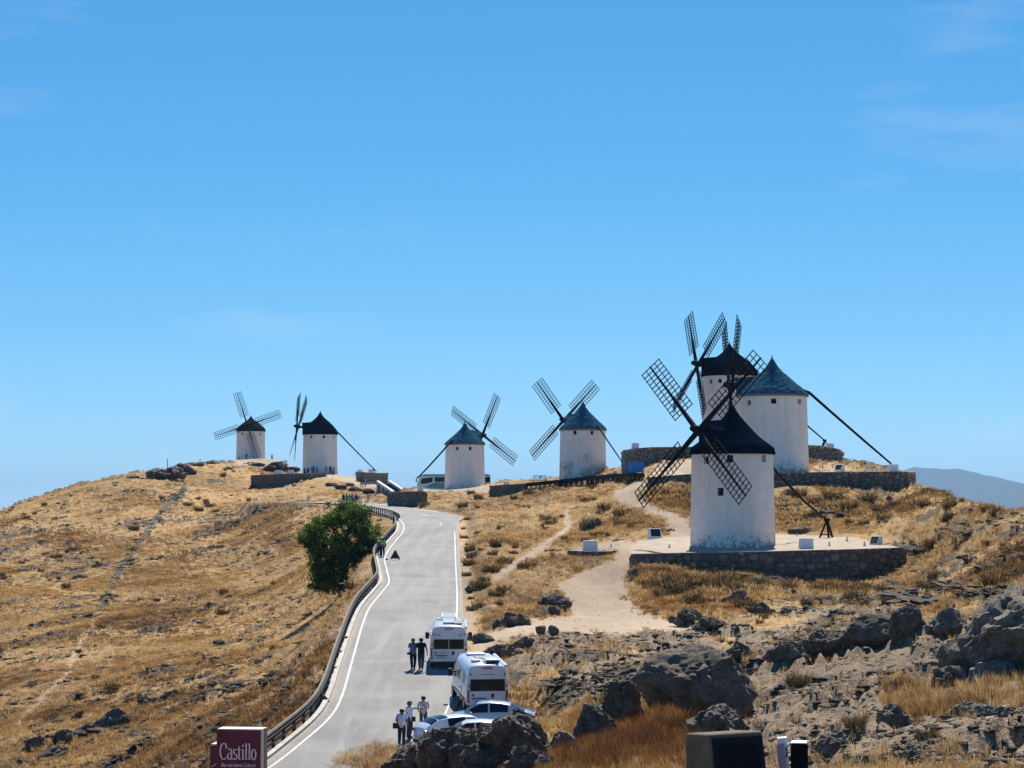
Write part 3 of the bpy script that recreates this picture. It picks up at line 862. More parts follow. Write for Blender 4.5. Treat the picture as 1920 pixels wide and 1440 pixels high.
def worn_plaster():
    """the same limewash with larger patches gone, stones showing"""
    m = M_WALL.copy(); m.name = 'flaking_whitewash'
    nt = m.node_tree; bs = nt.nodes['Principled BSDF']
    old = bs.inputs['Base Color'].links[0].from_socket
    v = coords(nt)
    n1 = noise(nt, v, 0.5, 3, 0.5); n2 = noise(nt, v, 5.0, 5, 0.75)
    sep = nd(nt, 'ShaderNodeSeparateXYZ'); tc = nt.nodes.new('ShaderNodeTexCoord'); nt.links.new(tc.outputs['Object'], sep.inputs[0])
    low = rng(nt, sep.outputs[2], 1.0, 6.0, 0.10, -0.12)
    k = math_n(nt, 'ADD', math_n(nt, 'ADD', math_n(nt, 'MULTIPLY', n1, 0.5), math_n(nt, 'MULTIPLY', n2, 0.5)), low)
    c = mix(nt, rng(nt, k, 0.56, 0.62, 0, 0.85), old, (0.42, 0.35, 0.29))
    nt.links.new(c, bs.inputs['Base Color'])
    return m
M_WALL_WORN = worn_plaster()

def cap_material(name, a, b, rough, bs_amt):
    m, nt, bs = new_mat(name)
    v = coords(nt, (1, 1, 0.5))
    n = noise(nt, v, 1.6, 6, 0.65); f = noise(nt, coords(nt, (4, 4, 0.8)), 2.0, 4, 0.6)
    c = mix(nt, rng(nt, n, 0.3, 0.7), a, b)
    c = mix(nt, rng(nt, f, 0.5, 0.75, 0, 0.4), c, tuple(x * 1.7 for x in b))
    nt.links.new(c, bs.inputs['Base Color'])
    bs.inputs['Roughness'].default_value = rough
    bs.inputs['Specular IOR Level'].default_value = 0.0
    bump(nt, bs, f, bs_amt, 0.05)
    return m
M_CAP_DARK = cap_material('dark_roof_sheet', (0.0025, 0.006, 0.014), (0.005, 0.011, 0.024), 0.75, 0.35)
M_CAP_GREEN = cap_material('green_roof_sheet', (0.010, 0.022, 0.018), (0.020, 0.036, 0.028), 0.6, 0.35)
M_SLATE = cap_material('slate', (0.020, 0.068, 0.108), (0.045, 0.115, 0.165), 0.75, 0.3)
M_BAND = simple('zinc_band', (0.11, 0.13, 0.14), 0.5, 0.2, var=0.25)
M_DARKHOLE = simple('dark_opening', (0.015, 0.013, 0.013), 0.9, var=0.2)

PROF_TENT = [(1, 0.0), (1.0, 0.015), (0.985, 0.10), (0.86, 0.18), (0.70, 0.28), (0.56, 0.39), (0.45, 0.5), (0.33, 0.61), (0.21, 0.73), (0.12, 0.84), (0.06, 0.93), (0.015, 1.0)]
PROF_BELL = [(1, 0.0), (1.0, 0.04), (0.97, 0.15), (0.88, 0.25), (0.75, 0.37), (0.62, 0.47), (0.50, 0.56), (0.36, 0.65), (0.23, 0.74), (0.14, 0.83), (0.07, 0.92), (0.015, 1.0)]
PROF_CONE = [(1, 0.0), (1.0, 0.05), (0.88, 0.15), (0.68, 0.3), (0.56, 0.40), (0.44, 0.50), (0.35, 0.57), (0.26, 0.65), (0.13, 0.79), (0.05, 0.93), (0.01, 1.0)]

def prof_r(prof, h):
    return float(np.interp(h, [z for r, z in prof], [r for r, z in prof]))

SEG = 80
def mill(label, cx, base_y, D, R, eave_y, apex_y, az, hub_r, hub_px, L, theta, tilt, capkind, windows, tail, wall_mat=None, bars=True, group='windmills along the ridge', sink=0.5, dormer=True):
    base = P(cx, base_y, D)
    k = F / D
    Hc = P(cx, eave_y, D).z - base.z                    # wall height
    Ha = P(cx, apex_y, D).z - base.z - Hc               # roof height
    root = empty('windmill', base, 0, label, 'windmill', group)
    wall_mat = wall_mat or M_WALL
    # round wall with real openings near the top
    face_cam = math.atan2(-base.y, -base.x)
    wins = []
    for (wx, wy, ws) in windows:
        dx = max(-0.97, min(0.97, (wx - cx) / k / R))
        a = face_cam + math.asin(dx)
        zc_ = P(wx, wy, D - R).z - base.z
        seg = int(round(a / (2 * math.pi / SEG) - 1)) % SEG
        wins.append((seg, zc_ - ws / 2, zc_ + ws / 2))
    zs = sorted(set([-sink, 0.0, Hc] + [round(z, 3) for w in wins for z in w[1:]] + [round(Hc * t, 3) for t in (0.2, 0.4, 0.6, 0.75)]))
    zs = [z for i, z in enumerate(zs) if i == 0 or z - zs[i - 1] > 0.02]
    def rad(z): return R * (1.03 - 0.045 * max(0, z) / Hc)
    wb = MB(); vs = []; fs = []
    for z in zs:
        for s in range(SEG):
            a = 2 * math.pi * s / SEG
            vs.append((rad(z) * math.cos(a), rad(z) * math.sin(a), z))
    for i in range(len(zs) - 1):
        zm = (zs[i] + zs[i + 1]) / 2
        for s in range(SEG):
            if any(((s - w[0]) % SEG) < 2 and w[1] < zm < w[2] for w in wins): continue
            s2 = (s + 1) % SEG
            fs.append((i * SEG + s, i * SEG + s2, (i + 1) * SEG + s2, (i + 1) * SEG + s))
    wb.add(vs, fs)
    wb.build('wall', wall_mat, root, smooth=40)
    for seg, z0, z1 in wins:
        f = MB(); a0, a1 = 2 * math.pi * seg / SEG, 2 * math.pi * (seg + 2) / SEG
        q = []
        for r_ in (1.0, 0.90):
            for a, z in ((a0, z0), (a1, z0), (a1, z1), (a0, z1)):
                q.append((rad(z) * r_ * math.cos(a), rad(z) * r_ * math.sin(a), z))
        f.add(q, [(0, 4, 5, 1), (1, 5, 6, 2), (2, 6, 7, 3), (3, 7, 4, 0)])
        w = f.build('window', wall_mat, root)
        p = MB(); p.add([q[4], q[5], q[6], q[7]], [(0, 1, 2, 3)]); p.build('pane', M_DARKHOLE, w)
    # roof
    prof, cmat = {'tent': (PROF_TENT, M_CAP_DARK), 'bell': (PROF_BELL, M_CAP_DARK), 'green': (PROF_BELL, M_CAP_GREEN), 'slate': (PROF_CONE, M_SLATE)}[capkind]
    Re = R * 1.015 + 0.05
    cb = MB()
    cb.lathe([(Re * r, Hc + Ha * z) for r, z in prof], 48, cap_bottom=True)
    cap = cb.build('roof', cmat, root, smooth=50)
    bd = MB(); bd.lathe([(Re * 0.985, Hc - 0.16), (Re * 1.012, Hc - 0.16), (Re * 1.012, Hc + 0.10), (Re * 0.99, Hc + 0.12)], 48)
    bd.build('eaves_band', M_BAND if capkind == 'slate' else cmat, cap, smooth=40)
    if capkind == 'slate':
        rnd = random.Random(int(cx)); sl = MB(); n_c = 15
        for c in range(n_c):
            h0, h1 = 0.04 + 0.90 * c / n_c, 0.04 + 0.90 * (c + 1.25) / n_c
            r0, r1 = Re * prof_r(prof, h0), Re * prof_r(prof, min(h1, 0.99))
            n_s = max(6, int(2 * math.pi * r0 / 0.42))
            for s in range(n_s):
                if rnd.random() < 0.02: continue
                da = 2 * math.pi / n_s
                a = da * (s + 0.5 * (c % 2)) + rnd.uniform(-0.02, 0.02)
                ro = rnd.uniform(0.035, 0.085); zo = rnd.uniform(-0.05, 0.02); w = 0.47 * da
                z0_, z1_ = Hc + Ha * h0 + zo, Hc + Ha * min(h1, 0.99)
                q = []
                for (rr, zz) in ((r0 + ro, z0_), (r1 + 0.012, z1_)):
                    for sg in (-1, 1):
                        q.append((rr * math.cos(a + sg * w), rr * math.sin(a + sg * w), zz))
                for sg in (-1, 1):
                    q.append(((r0 - 0.0) * math.cos(a + sg * w), (r0 - 0.0) * math.sin(a + sg * w), z0_))
                sl.add(q, [(0, 1, 3, 2), (4, 5, 1, 0), (0, 2, 4), (1, 5, 3)])
        tag(sl.build('slates', M_SLATE, cap), kind='stuff')
    fb = MB(); fb.tube([(0, 0, Hc + Ha * 0.95), (0, 0, Hc + Ha * 1.03), (0, 0, Hc + Ha * 1.06)], [0.10, 0.05, 0.015], 8); fb.build('finial', cmat, cap)
    # wind shaft and sails
    o = Vector((math.sin(az), math.cos(az), 0)); e1 = Vector((o.y, -o.x, 0))
    if e1.x < 0: e1 = -e1
    ax = (o * math.cos(tilt) + Vector((0, 0, math.sin(tilt)))).normalized()
    e2 = (-o * math.sin(tilt) + Vector((0, 0, math.cos(tilt)))).normalized()
    hub_w = base + o * hub_r
    hub = Vector((hub_w.x, hub_w.y, P(hub_px[0], hub_px[1], hub_w.y).z)) - base
    hs = 0.44
    sh = MB()
    sh.beam(hub - ax * (hub_r + 0.5), hub + ax * 0.25, 0.55, 0.55, w2=hs, h2=hs)
    sh.build('wind_shaft', M_WOOD_DARK, root)
    hb = MB(); hb.tube([hub - ax * 0.45, hub + ax * 0.35, hub + ax * 0.45, hub + ax * 0.75, hub + ax * 0.80], [0.36, 0.36, 0.30, 0.27, 0.12], 12)
    hb.build('hub', M_WOOD_DARK, root, smooth=40)
    if dormer:
        # the gabled hood over the shaft
        hz = hub.z - ax.z * 1.9
        dm = MB(); b0, b1 = o * (R * 0.25), o * (R * 1.02); wv = e1 * 0.75
        zt, zb = hub.z + 0.75, Hc + 0.1
        q = [b0 - wv + Vector((0, 0, zb)), b0 + wv + Vector((0, 0, zb)), b1 + wv + Vector((0, 0, zb)), b1 - wv + Vector((0, 0, zb)),
             b0 - wv + Vector((0, 0, hub.z)), b0 + wv + Vector((0, 0, hub.z)), b1 + wv + Vector((0, 0, hub.z)), b1 - wv + Vector((0, 0, hub.z)),
             b0 + Vector((0, 0, zt + 0.25)), b1 * 1.06 + Vector((0, 0, zt))]
        dm.add(q, [(0, 3, 7, 4), (1, 5, 6, 2), (3, 2, 6, 9, 7), (4, 7, 9, 8), (5, 8, 9, 6)])
        dm.build('shaft_hood', cmat, cap)
    W = 1.02; start = 0.27
    me_bar = {}
    for q4 in range(4):
        th = theta + q4 * math.pi / 2
        d = e1 * math.cos(th) + e2 * math.sin(th); w = -e1 * math.sin(th) + e2 * math.cos(th)
        # opposite sails lie on one stock; the two stocks sit one behind the other on the shaft
        off = ax * (0.16 if q4 % 2 else -0.16)
        # the sail is set at an angle to the plane of rotation
        ww = (w * math.cos(0.16) + ax * math.sin(0.16)).normalized()
        st = MB()
        st.beam(hub + off - d * 0.05, hub + off + d * (L * 0.5), 0.38, 0.34, up=ax, w2=0.24, h2=0.2)
        st.beam(hub + off + d * (L * 0.5), hub + off + d * L, 0.20, 0.16, up=ax, w2=0.12, h2=0.10)
        blade = st.build('sail', M_WOOD_DARK, root)
        s0, s1 = L * start, L * 0.99
        n_c = 13
        lines = []
        for j in (-2, -1, 1, 2):
            lines.append((hub + off + d * s0 + ww * (j * W / 2), hub + off + d * s1 + ww * (j * W / 2), 0.062))
        for c in range(n_c + 1):
            s = s0 + (s1 - s0) * c / n_c
            lines.append((hub + off + d * s - ww * (W + 0.06), hub + off + d * s + ww * (W + 0.06), 0.062))
        if bars:
            for a, b, t in lines:
                # one shared bar mesh per length, turned into place
                ln = round((b - a).length, 2)
                key = (ln, t)
                if key not in me_bar:
                    mb = MB(); mb.beam((0, 0, 0), (1, 0, 0), t, t); me_bar[key] = mb.mesh('lattice_bar', M_WOOD_DARK)
                ob = bpy.data.objects.new('lattice_bar', me_bar[key]); link(ob, blade)
                xx = (b - a).normalized(); zz = (ax - xx * ax.dot(xx)).normalized(); yy = zz.cross(xx)
                Mx = Matrix((xx, yy, zz)).transposed().to_4x4()
                ob.matrix_local = Matrix.Translation(a) @ Mx @ Matrix.Diagonal(((b - a).length, 1, 1, 1))
        else:
            lt = MB()
            for a, b, t in lines: lt.beam(a, b, t * 1.15, t * 1.15, up=ax)
            tag(lt.build('lattice', M_WOOD_DARK, blade), kind='stuff')
    # tail pole down to the ground
    if tail:
        (tx, ty, tr), bend, r0, r1 = tail
        e_w = base - o * tr
        e = Vector((e_w.x, e_w.y, P(tx, ty, e_w.y).z)) - base
        s = -o * (R * 0.72) + Vector((0, 0, Hc + 0.75))
        t1 = -o * (R * 1.06) + Vector((0, 0, Hc + 0.35))
        mid = t1.lerp(e, 0.5) + Vector((0, 0, bend))
        tp = MB(); tp.tube([s, t1, t1.lerp(mid, 0.55) + Vector((0, 0, bend * 0.2)), mid.lerp(e, 0.3) + Vector((0, 0, bend * 0.10)), e], [r0 * 1.3, r0, r0 * 0.9, (r0 + r1) / 2, r1], 8)
        tp.build('tail_pole', M_WOOD_DARK, root, smooth=60)
        return root, base + e, o
    return root, None, o

R_ = math.radians
mill_near, tail_near, o_near = mill('large white windmill with black tent roof on the near stone platform', 1374, 1019, 187, 3.52, 849, 757, R_(224), 4.65, (1306, 806), 8.3, R_(46.5), R_(11), 'tent',
    [(1325, 862, 0.62), (1370, 860, 0.62), (1433, 859, 0.62), (1350, 922, 0.66)], ((1560, 975, 13.6), -0.55, 0.13, 0.07))
mill_slate, tail_slate, o_slate = mill('broad white windmill with blue grey slate cone roof behind the near one', 1449, 880, 236, 3.755, 742, 670, R_(270), 4.50, (1371, 722), 9.28, R_(44), R_(1.0), 'slate',
    [(1405, 754, 0.55), (1454, 752, 0.55), (1499, 752, 0.55)], ((1672, 870, 12.8), -0.05, 0.16, 0.10))
mill_back, tail_back, o_back = mill('white windmill with black bell roof half hidden behind the two large ones', 1369, 846, 277, 3.50, 704, 644, R_(253), 4.4, (1306, 682), 8.5, R_(39), R_(9.5), 'bell',
    [(1333, 714, 0.55), (1352, 714, 0.5)], ((1546, 826, 13.1), -0.5, 0.14, 0.09))
mill_four, tail_four, o_four = mill('slate roofed windmill with flaking white wall behind the wooden walkway', 1093, 895, 334, 3.50, 806, 753, R_(-37), 4.75, (1057, 787), 8.05, R_(45), R_(8), 'slate',
    [(1077, 811, 0.6), (1110, 811, 0.6)], ((1160, 866, 9.3), 0.0, 0.12, 0.08), wall_mat=M_WALL_WORN)
mill_three, tail_three, o_three = mill('slate roofed windmill standing in front of the green bus', 871.5, 916, 393, 3.52, 833, 792, R_(42), 4.75, (904.7, 816.5), 8.6, R_(56), R_(9), 'slate',
    [(856, 841, 0.6), (883, 841, 0.6)], ((786, 896, 12.05), -0.15, 0.17, 0.13))
mill_two, tail_two, o_two = mill('windmill with black bell roof and a group of visitors at its foot', 600, 887, 448, 3.50, 814, 772, R_(257.5), 4.65, (557.5, 799.5), 8.63, R_(39), R_(9), 'bell',
    [(583, 819, 0.55), (606, 819, 0.55), (626, 819, 0.55)], ((706, 884, 11.7), -0.1, 0.15, 0.09))
mill_one, tail_one, o_one = mill('farthest windmill with green black roof on the left hilltop', 470, 865, 541, 3.52, 808, 780, R_(184), 4.6, (471, 797), 8.6, R_(19), R_(8), 'green',
    [(453, 813, 0.55), (488, 813, 0.55)], None, bars=False)

# ------------------------------------------------------------------ stone walls and platforms
def wall_stone_material():
    m, nt, bs = new_mat('wall_stone')
    v = coords(nt)
    oi = nd(nt, 'ShaderNodeObjectInfo')
    a = noise(nt, v, 2.5, 5, 0.65)
    c = mix(nt, rng(nt, a, 0.3, 0.7), (0.085, 0.072, 0.058), (0.20, 0.172, 0.138))
    c = mix(nt, rng(nt, oi.outputs['Random'], 0.2, 1, 0, 0.7), c, (0.31, 0.265, 0.205))
    nt.links.new(c, bs.inputs['Base Color'])
    bs.inputs['Roughness'].default_value = 0.92
    bump(nt, bs, noise(nt, v, 9, 5, 0.7), 0.8, 0.06)
    return m
M_STONE = wall_stone_material()
M_MORTAR = simple('wall_mortar', (0.125, 0.110, 0.093), 0.95, var=0.45, scale=3.0, bump_s=0.7)
M_MORTAR_LIGHT = simple('rendered_wall', (0.27, 0.225, 0.175), 0.95, var=0.3, scale=3.0, bump_s=0.6)
def platform_material():
    m, nt, bs = new_mat('platform_earth')
    v = coords(nt)
    a = noise(nt, v, 0.6, 6, 0.65); f = noise(nt, v, 6, 5, 0.7)
    c = mix(nt, rng(nt, a, 0.35, 0.65), (0.30, 0.232, 0.165), (0.41, 0.325, 0.235))
    c = mix(nt, rng(nt, f, 0.58, 0.72, 0, 0.6), c, (0.24, 0.185, 0.13))
    nt.links.new(c, bs.inputs['Base Color']); bs.inputs['Roughness'].default_value = 0.95
    bump(nt, bs, f, 0.5, 0.05)
    return m
M_PLATFORM = platform_material()

def stone_mesh(seed):
    rnd = random.Random(seed)
    b = MB(); j = lambda s: rnd.uniform(-s, s)
    # a rough block: bulging front, irregular outline
    n = rnd.choice((6, 7, 7, 8))
    ring = []
    for i in range(n):
        a = 2 * math.pi * (i + j(0.22)) / n
        c, s = math.cos(a), math.sin(a)
        q = 1.0 / max(abs(c), abs(s)) ** 0.6
        ring.append((0.5 * c * q * rnd.uniform(0.84, 1.0), 0.5 * s * q * rnd.uniform(0.84, 1.0)))
    vs = [(x, 0.6, z) for x, z in ring] + [(x, -0.30 + j(0.12), z) for x, z in ring] + [(x * 0.66 + j(.04), -0.5 + j(0.12), z * 0.66 + j(.04)) for x, z in ring]
    fs = []
    for k in range(2):
        for i in range(n):
            i2 = (i + 1) % n
            fs.append((k * n + i, k * n + i2, (k + 1) * n + i2, (k + 1) * n + i))
    fs.append(tuple(2 * n + i for i in range(n)))
    b.add(vs, fs)
    return b.mesh('stone', M_STONE)
STONES = [stone_mesh(100 + i) for i in range(12)]

def stone_wall(name, label, top, heights, thick, sw, sh, single, cat='wall', group=None, coping=None, mortar=None, bury=0.6, skip=0.0, seed=1):
    """top: line of the wall's top (front edge, running left to right as seen); heights: visible height at each point"""
    rnd = random.Random(seed)
    top = [Vector(p) for p in top]
    heights = [max(h, p.z - float(gz(p.x, p.y))) for p, h in zip(top, heights)]
    root = empty(name, top[len(top) // 2] - Vector((0, 0, heights[len(top) // 2])), 0, label, cat, group); root['kind'] = 'thing'
    o = root.location
    body = MB(); vs = []
    nrm = []
    for i, p in enumerate(top):
        d = (top[min(i + 1, len(top) - 1)] - top[max(i - 1, 0)]); d.z = 0; d.normalize()
        nrm.append(Vector((d.y, -d.x, 0)))                      # outward, to the viewer's side when running left to right
    for p, h, n in zip(top, heights, nrm):
        for q in (p - o, p - n * thick - o, p - n * thick - Vector((0, 0, h + bury)) - o, p - Vector((0, 0, h + bury)) - o):
            vs.append(q)
    fs = []
    for i in range(len(top) - 1):
        for k in range(4):
            fs.append((i * 4 + k, i * 4 + (k + 1) % 4, (i + 1) * 4 + (k + 1) % 4, (i + 1) * 4 + k))
    fs += [(0, 3, 2, 1), tuple((len(top) - 1) * 4 + k for k in range(4))]
    fs = [tuple(reversed(f)) for f in fs]
    body.add(vs, fs)
    core = body.build('core', mortar or M_MORTAR, root)
    # stones, one by one, in uneven courses
    stones = []
    for i in range(len(top) - 1):
        a, b = top[i], top[i + 1]; ln = (b - a).length
        if ln < 0.3: continue
        n = ((nrm[i] + nrm[i + 1]) / 2).normalized()
        d = (b - a); d.z = 0; d.normalize()
        placed = []
        hm = max(heights[i], heights[i + 1]) + 0.25
        tries = int(ln * hm / (sw * sh) * 26)
        for k in range(tries):
            f_ = 1.5 - 1.05 * k / tries                         # big ones first, small ones wedged between
            w = sw * f_ * rnd.uniform(0.8, 1.15); h = min(w * rnd.uniform(0.5, 0.95), sh * 1.9)
            x, z = rnd.uniform(0.02, ln - 0.02), rnd.uniform(0.05, hm)
            hh = heights[i] + (heights[i + 1] - heights[i]) * x / ln + 0.2
            if z + h * 0.3 > hh or z - h * 0.5 < -0.06 or rnd.random() < skip: continue
            if any((abs(x - q[0]) / (w + q[2]) * 2) ** 2.6 + (abs(z - q[1]) / (h + q[3]) * 2) ** 2.6 < 0.90 for q in placed): continue
            placed.append((x, z, w, h))
            c = a.lerp(b, x / ln) - Vector((0, 0, z)) + n * rnd.uniform(-0.03, 0.05)
            stones.append((c - o, d, n, w * 0.98, h * 0.98))
    stones.sort(key=lambda q: -q[3] * q[4])
    limit = 300
    def place(c, d, n, w, h):
        return Matrix.Translation(c) @ Matrix((d, -n, Vector((0, 0, 1)))).transposed().to_4x4() @ Matrix.Rotation(rnd.uniform(-0.13, 0.13), 4, 'Y') @ Matrix.Diagonal((w, 0.30, h, 1))
    if single:
        for k, s in enumerate(stones[:limit]):
            ob = bpy.data.objects.new('stone', STONES[rnd.randrange(len(STONES))]); link(ob, root)
            ob.matrix_local = place(*s)
        rest = stones[limit:]
    else:
        rest = stones
    if rest:
        mb = MB()
        for s in rest:
            me = STONES[rnd.randrange(len(STONES))]; Mx = place(*s)
            mb.add([Mx @ v.co for v in me.vertices], [tuple(p.vertices) for p in me.polygons])
        tag(mb.build('stones', M_STONE, root), kind='stuff')
    if coping:
        cp = MB()
        for i in range(len(top) - 1):
            a, b = top[i] - o, top[i + 1] - o
            n0, n1 = nrm[i], nrm[i + 1]
            q = [a + n0 * 0.07, b + n1 * 0.07, b - n1 * (thick + 0.05), a - n0 * (thick + 0.05)]
            cp.add(q + [p + Vector((0, 0, coping)) for p in q], [(3, 2, 1, 0), (4, 5, 6, 7), (0, 1, 5, 4), (1, 2, 6, 5), (2, 3, 7, 6), (3, 0, 4, 7)])
        cp.build('coping', M_PLATFORM, root)
    return root, len(stones)

def sheet(name, outline, mat, dz=0.0, depth=None):
    """an earth platform: slightly uneven top inside an outline of world points"""
    pts = [Vector(p) for p in outline]
    c = sum(pts, Vector()) / len(pts)
    rings = 9; line = []
    for i in range(len(pts)):
        a, b = pts[i], pts[(i + 1) % len(pts)]
        for k in range(6): line.append(a.lerp(b, k / 6))
    n = len(line); V = []; Fq = []
    for r in range(rings):
        t = r / (rings - 1) * 0.97
        for p in line:
            q = p.lerp(c, t)
            dz_ = 0.0 if r == 0 else 0.05 * float(vnoise(np.array([q.x * 0.7]), np.array([q.y * 0.7]), seed=9)[0])
            V.append((q.x, q.y, q.z + dz + dz_))
    for r in range(rings - 1):
        for k in range(n):
            k2 = (k + 1) % n
            Fq.append((r * n + k, r * n + k2, (r + 1) * n + k2, (r + 1) * n + k))
    me = np_mesh(name, V, Fq, mat)
    o = bpy.data.objects.new(name, me)
    bm_tail = None
    return tag(link(o), kind='structure')

# near platform
pf = [P(1184, 1040, 178), P(1300, 1037.5, 175.5), P(1440, 1035, 174.5), P(1600, 1031, 175), P(1694, 1028, 178.5)]
sheet('platform_ground', pf + [P(1697, 1018, 187), P(1684, 1008, 194), P(1560, 1000, 204), P(1400, 998, 207), P(1290, 1003, 204), P(1200, 1014, 196), P(1180, 1030, 184)], M_PLATFORM)
stone_wall('platform_wall', 'long dark rubble stone wall below the near windmill', pf, [1.25, 1.75, 2.1, 2.35, 2.5], 0.55, 0.52, 0.37, True, coping=0.07, seed=3)
stone_wall('platform_wall', 'plastered corner end of the near windmill platform', [P(1694.5, 1028, 178.6), P(1699, 1019, 187), P(1688, 1009, 194)], [2.5, 1.6, 0.6], 0.5, 0.5, 0.36, False, mortar=M_MORTAR_LIGHT, skip=0.75, seed=4)
# slate roofed mill's platform
ps = [P(1214, 896, 232), P(1290, 890, 227), P(1460, 887, 224), P(1600, 885.5, 223), P(1698, 885, 225)]
sheet('platform_ground', ps + [P(1712, 886, 232), P(1712, 884, 243), P(1600, 878, 250), P(1450, 875, 253), P(1300, 878, 251), P(1228, 886, 243)], M_PLATFORM)
stone_wall('platform_wall', 'high dark stone wall holding up the slate roofed windmill', ps, [0.85, 1.2, 1.6, 2.2, 2.7], 0.6, 0.44, 0.31, True, coping=0.06, seed=5)
stone_wall('platform_wall', 'side of the high stone platform facing the blue mountain', [P(1699, 885, 225.2), P(1713, 886, 232), P(1714, 885, 241)], [2.7, 2.6, 1.6], 0.6, 0.46, 0.33, False, coping=0.06, seed=6)
# short wall on the left of the near platform
stone_wall('garden_wall', 'short low stone wall stub left of the near platform below a white block', [P(1065, 1033, 190), P(1100, 1034.5, 188), P(1135, 1034.5, 187.5), P(1156, 1033, 188.5)], [0.5, 0.95, 1.0, 0.5], 0.7, 0.46, 0.3, True, coping=0.05, seed=7)
# enclosure of the back mill
stone_wall('enclosure_wall', 'curved dry stone wall on the hilltop left of the large windmills', [P(1167, 846, 276), P(1172, 843.5, 270), P(1190, 840.5, 266), P(1220, 838.5, 264), P(1260, 838.0, 264), P(1300, 838, 265)], [1.2, 1.5, 1.6, 1.6, 1.5, 1.4], 0.5, 0.5, 0.3, False, seed=8)
stone_wall('enclosure_wall', 'curved dry stone wall on the hilltop right of the slate roofed windmill', [P(1505, 834, 262), P(1530, 835, 258), P(1555, 838, 256), P(1572, 842, 256), P(1580, 847, 259)], [1.3, 1.3, 1.2, 1.1, 0.9], 0.5, 0.5, 0.3, False, seed=9)
# under the second mill
stone_wall('terrace_wall', 'low dark retaining wall under the black roofed windmill with visitors', [P(471, 891, 425), P(500, 889.5, 422), P(540, 888, 420), P(575, 887.5, 424), P(612, 886.5, 432)], [1.9, 1.9, 1.7, 1.2, 0.7], 0.6, 0.55, 0.36, False, seed=10)
stone_wall('terrace_wall', 'small stone wall at the foot of the tail pole on the left hilltop', [P(668, 883.5, 424), P(690, 886, 420), P(712, 887, 420), P(727, 886.5, 424)], [0.9, 1.2, 1.3, 1.2], 0.6, 0.5, 0.34, False, mortar=M_MORTAR_LIGHT, skip=0.35, seed=11)
# corner wall where the road bends
stone_wall('retaining_wall', 'grey stone corner wall beside the bend of the road', [P(727, 924.5, 339), P(760, 923, 334), P(792, 922, 333), P(800, 924, 334)], [1.95, 2.3, 2.3, 2.0], 0.5, 0.5, 0.34, False, coping=0.12, seed=12)
stone_wall('retaining_wall', 'dark stone retaining wall left of the wooden walkway', [P(918, 911, 338), P(940, 909, 334), P(965, 907.5, 332), P(987, 906.5, 331)], [1.7, 1.7, 1.4, 1.0], 0.5, 0.5, 0.34, False, seed=13)
stone_wall('roadside_wall', 'long low dark wall along the far side of the road bend', [P(655, 931, 371), P(680, 930.5, 372), P(705, 930.5, 371), P(727, 931, 368)], [0.55, 0.55, 0.6, 0.6], 0.4, 0.6, 0.4, False, mortar=M_MORTAR_LIGHT, skip=0.8, seed=14)
# ------------------------------------------------------------------ plants
def leaf_material(name, cols, trans=0.35, instancer=True):
    """leaf or straw that lets some sun through"""
    m = bpy.data.materials.new(name); m.use_nodes = True
    nt = m.node_tree; nt.nodes.clear()
    out = nd(nt, 'ShaderNodeOutputMaterial')
    if instancer:
        at = nd(nt, 'ShaderNodeAttribute', attribute_name='tint', attribute_type='INSTANCER'); f = at.outputs['Fac']
    else:
        at = nd(nt, 'ShaderNodeAttribute', attribute_name='tint'); f = at.outputs['Fac']
    ramp = nd(nt, 'ShaderNodeValToRGB')
    el = ramp.color_ramp.elements
    while len(el) < len(cols): el.new(0.5)
    for i, c in enumerate(cols):
        el[i].position = i / (len(cols) - 1); el[i].color = (c[0], c[1], c[2], 1)
    nt.links.new(f, ramp.inputs[0])
    d = nd(nt, 'ShaderNodeBsdfDiffuse'); t = nd(nt, 'ShaderNodeBsdfTranslucent'); mx = nd(nt, 'ShaderNodeMixShader')
    mx.inputs[0].default_value = trans
    nt.links.new(ramp.outputs[0], d.inputs[0]); nt.links.new(ramp.outputs[0], t.inputs[0])
    nt.links.new(d.outputs[0], mx.inputs[1]); nt.links.new(t.outputs[0], mx.inputs[2]); nt.links.new(mx.outputs[0], out.inputs[0])
    return m
M_STRAW = leaf_material('dry_straw', [(0.070, 0.042, 0.026), (0.22, 0.120, 0.047), (0.40, 0.245, 0.098), (0.54, 0.37, 0.17), (0.70, 0.54, 0.31)], 0.45)
M_RUST = leaf_material('rust_straw', [(0.075, 0.038, 0.020), (0.19, 0.085, 0.032), (0.30, 0.135, 0.045), (0.40, 0.21, 0.07)], 0.35)
M_SHRUB = leaf_material('brown_shrub', [(0.050, 0.036, 0.020), (0.105, 0.072, 0.036), (0.18, 0.120, 0.055), (0.28, 0.19, 0.085)], 0.30, False)
M_SHRUB_G = leaf_material('olive_shrub', [(0.030, 0.032, 0.016), (0.070, 0.066, 0.028), (0.12, 0.105, 0.045), (0.22, 0.17, 0.075)], 0.22, False)
M_LEAF = leaf_material('tree_leaf', [(0.024, 0.050, 0.014), (0.050, 0.100, 0.020), (0.105, 0.175, 0.032), (0.22, 0.26, 0.05)], 0.5, False)
M_BARK = simple('bark', (0.06, 0.045, 0.035), 0.95, var=0.4, scale=5, bump_s=0.5)

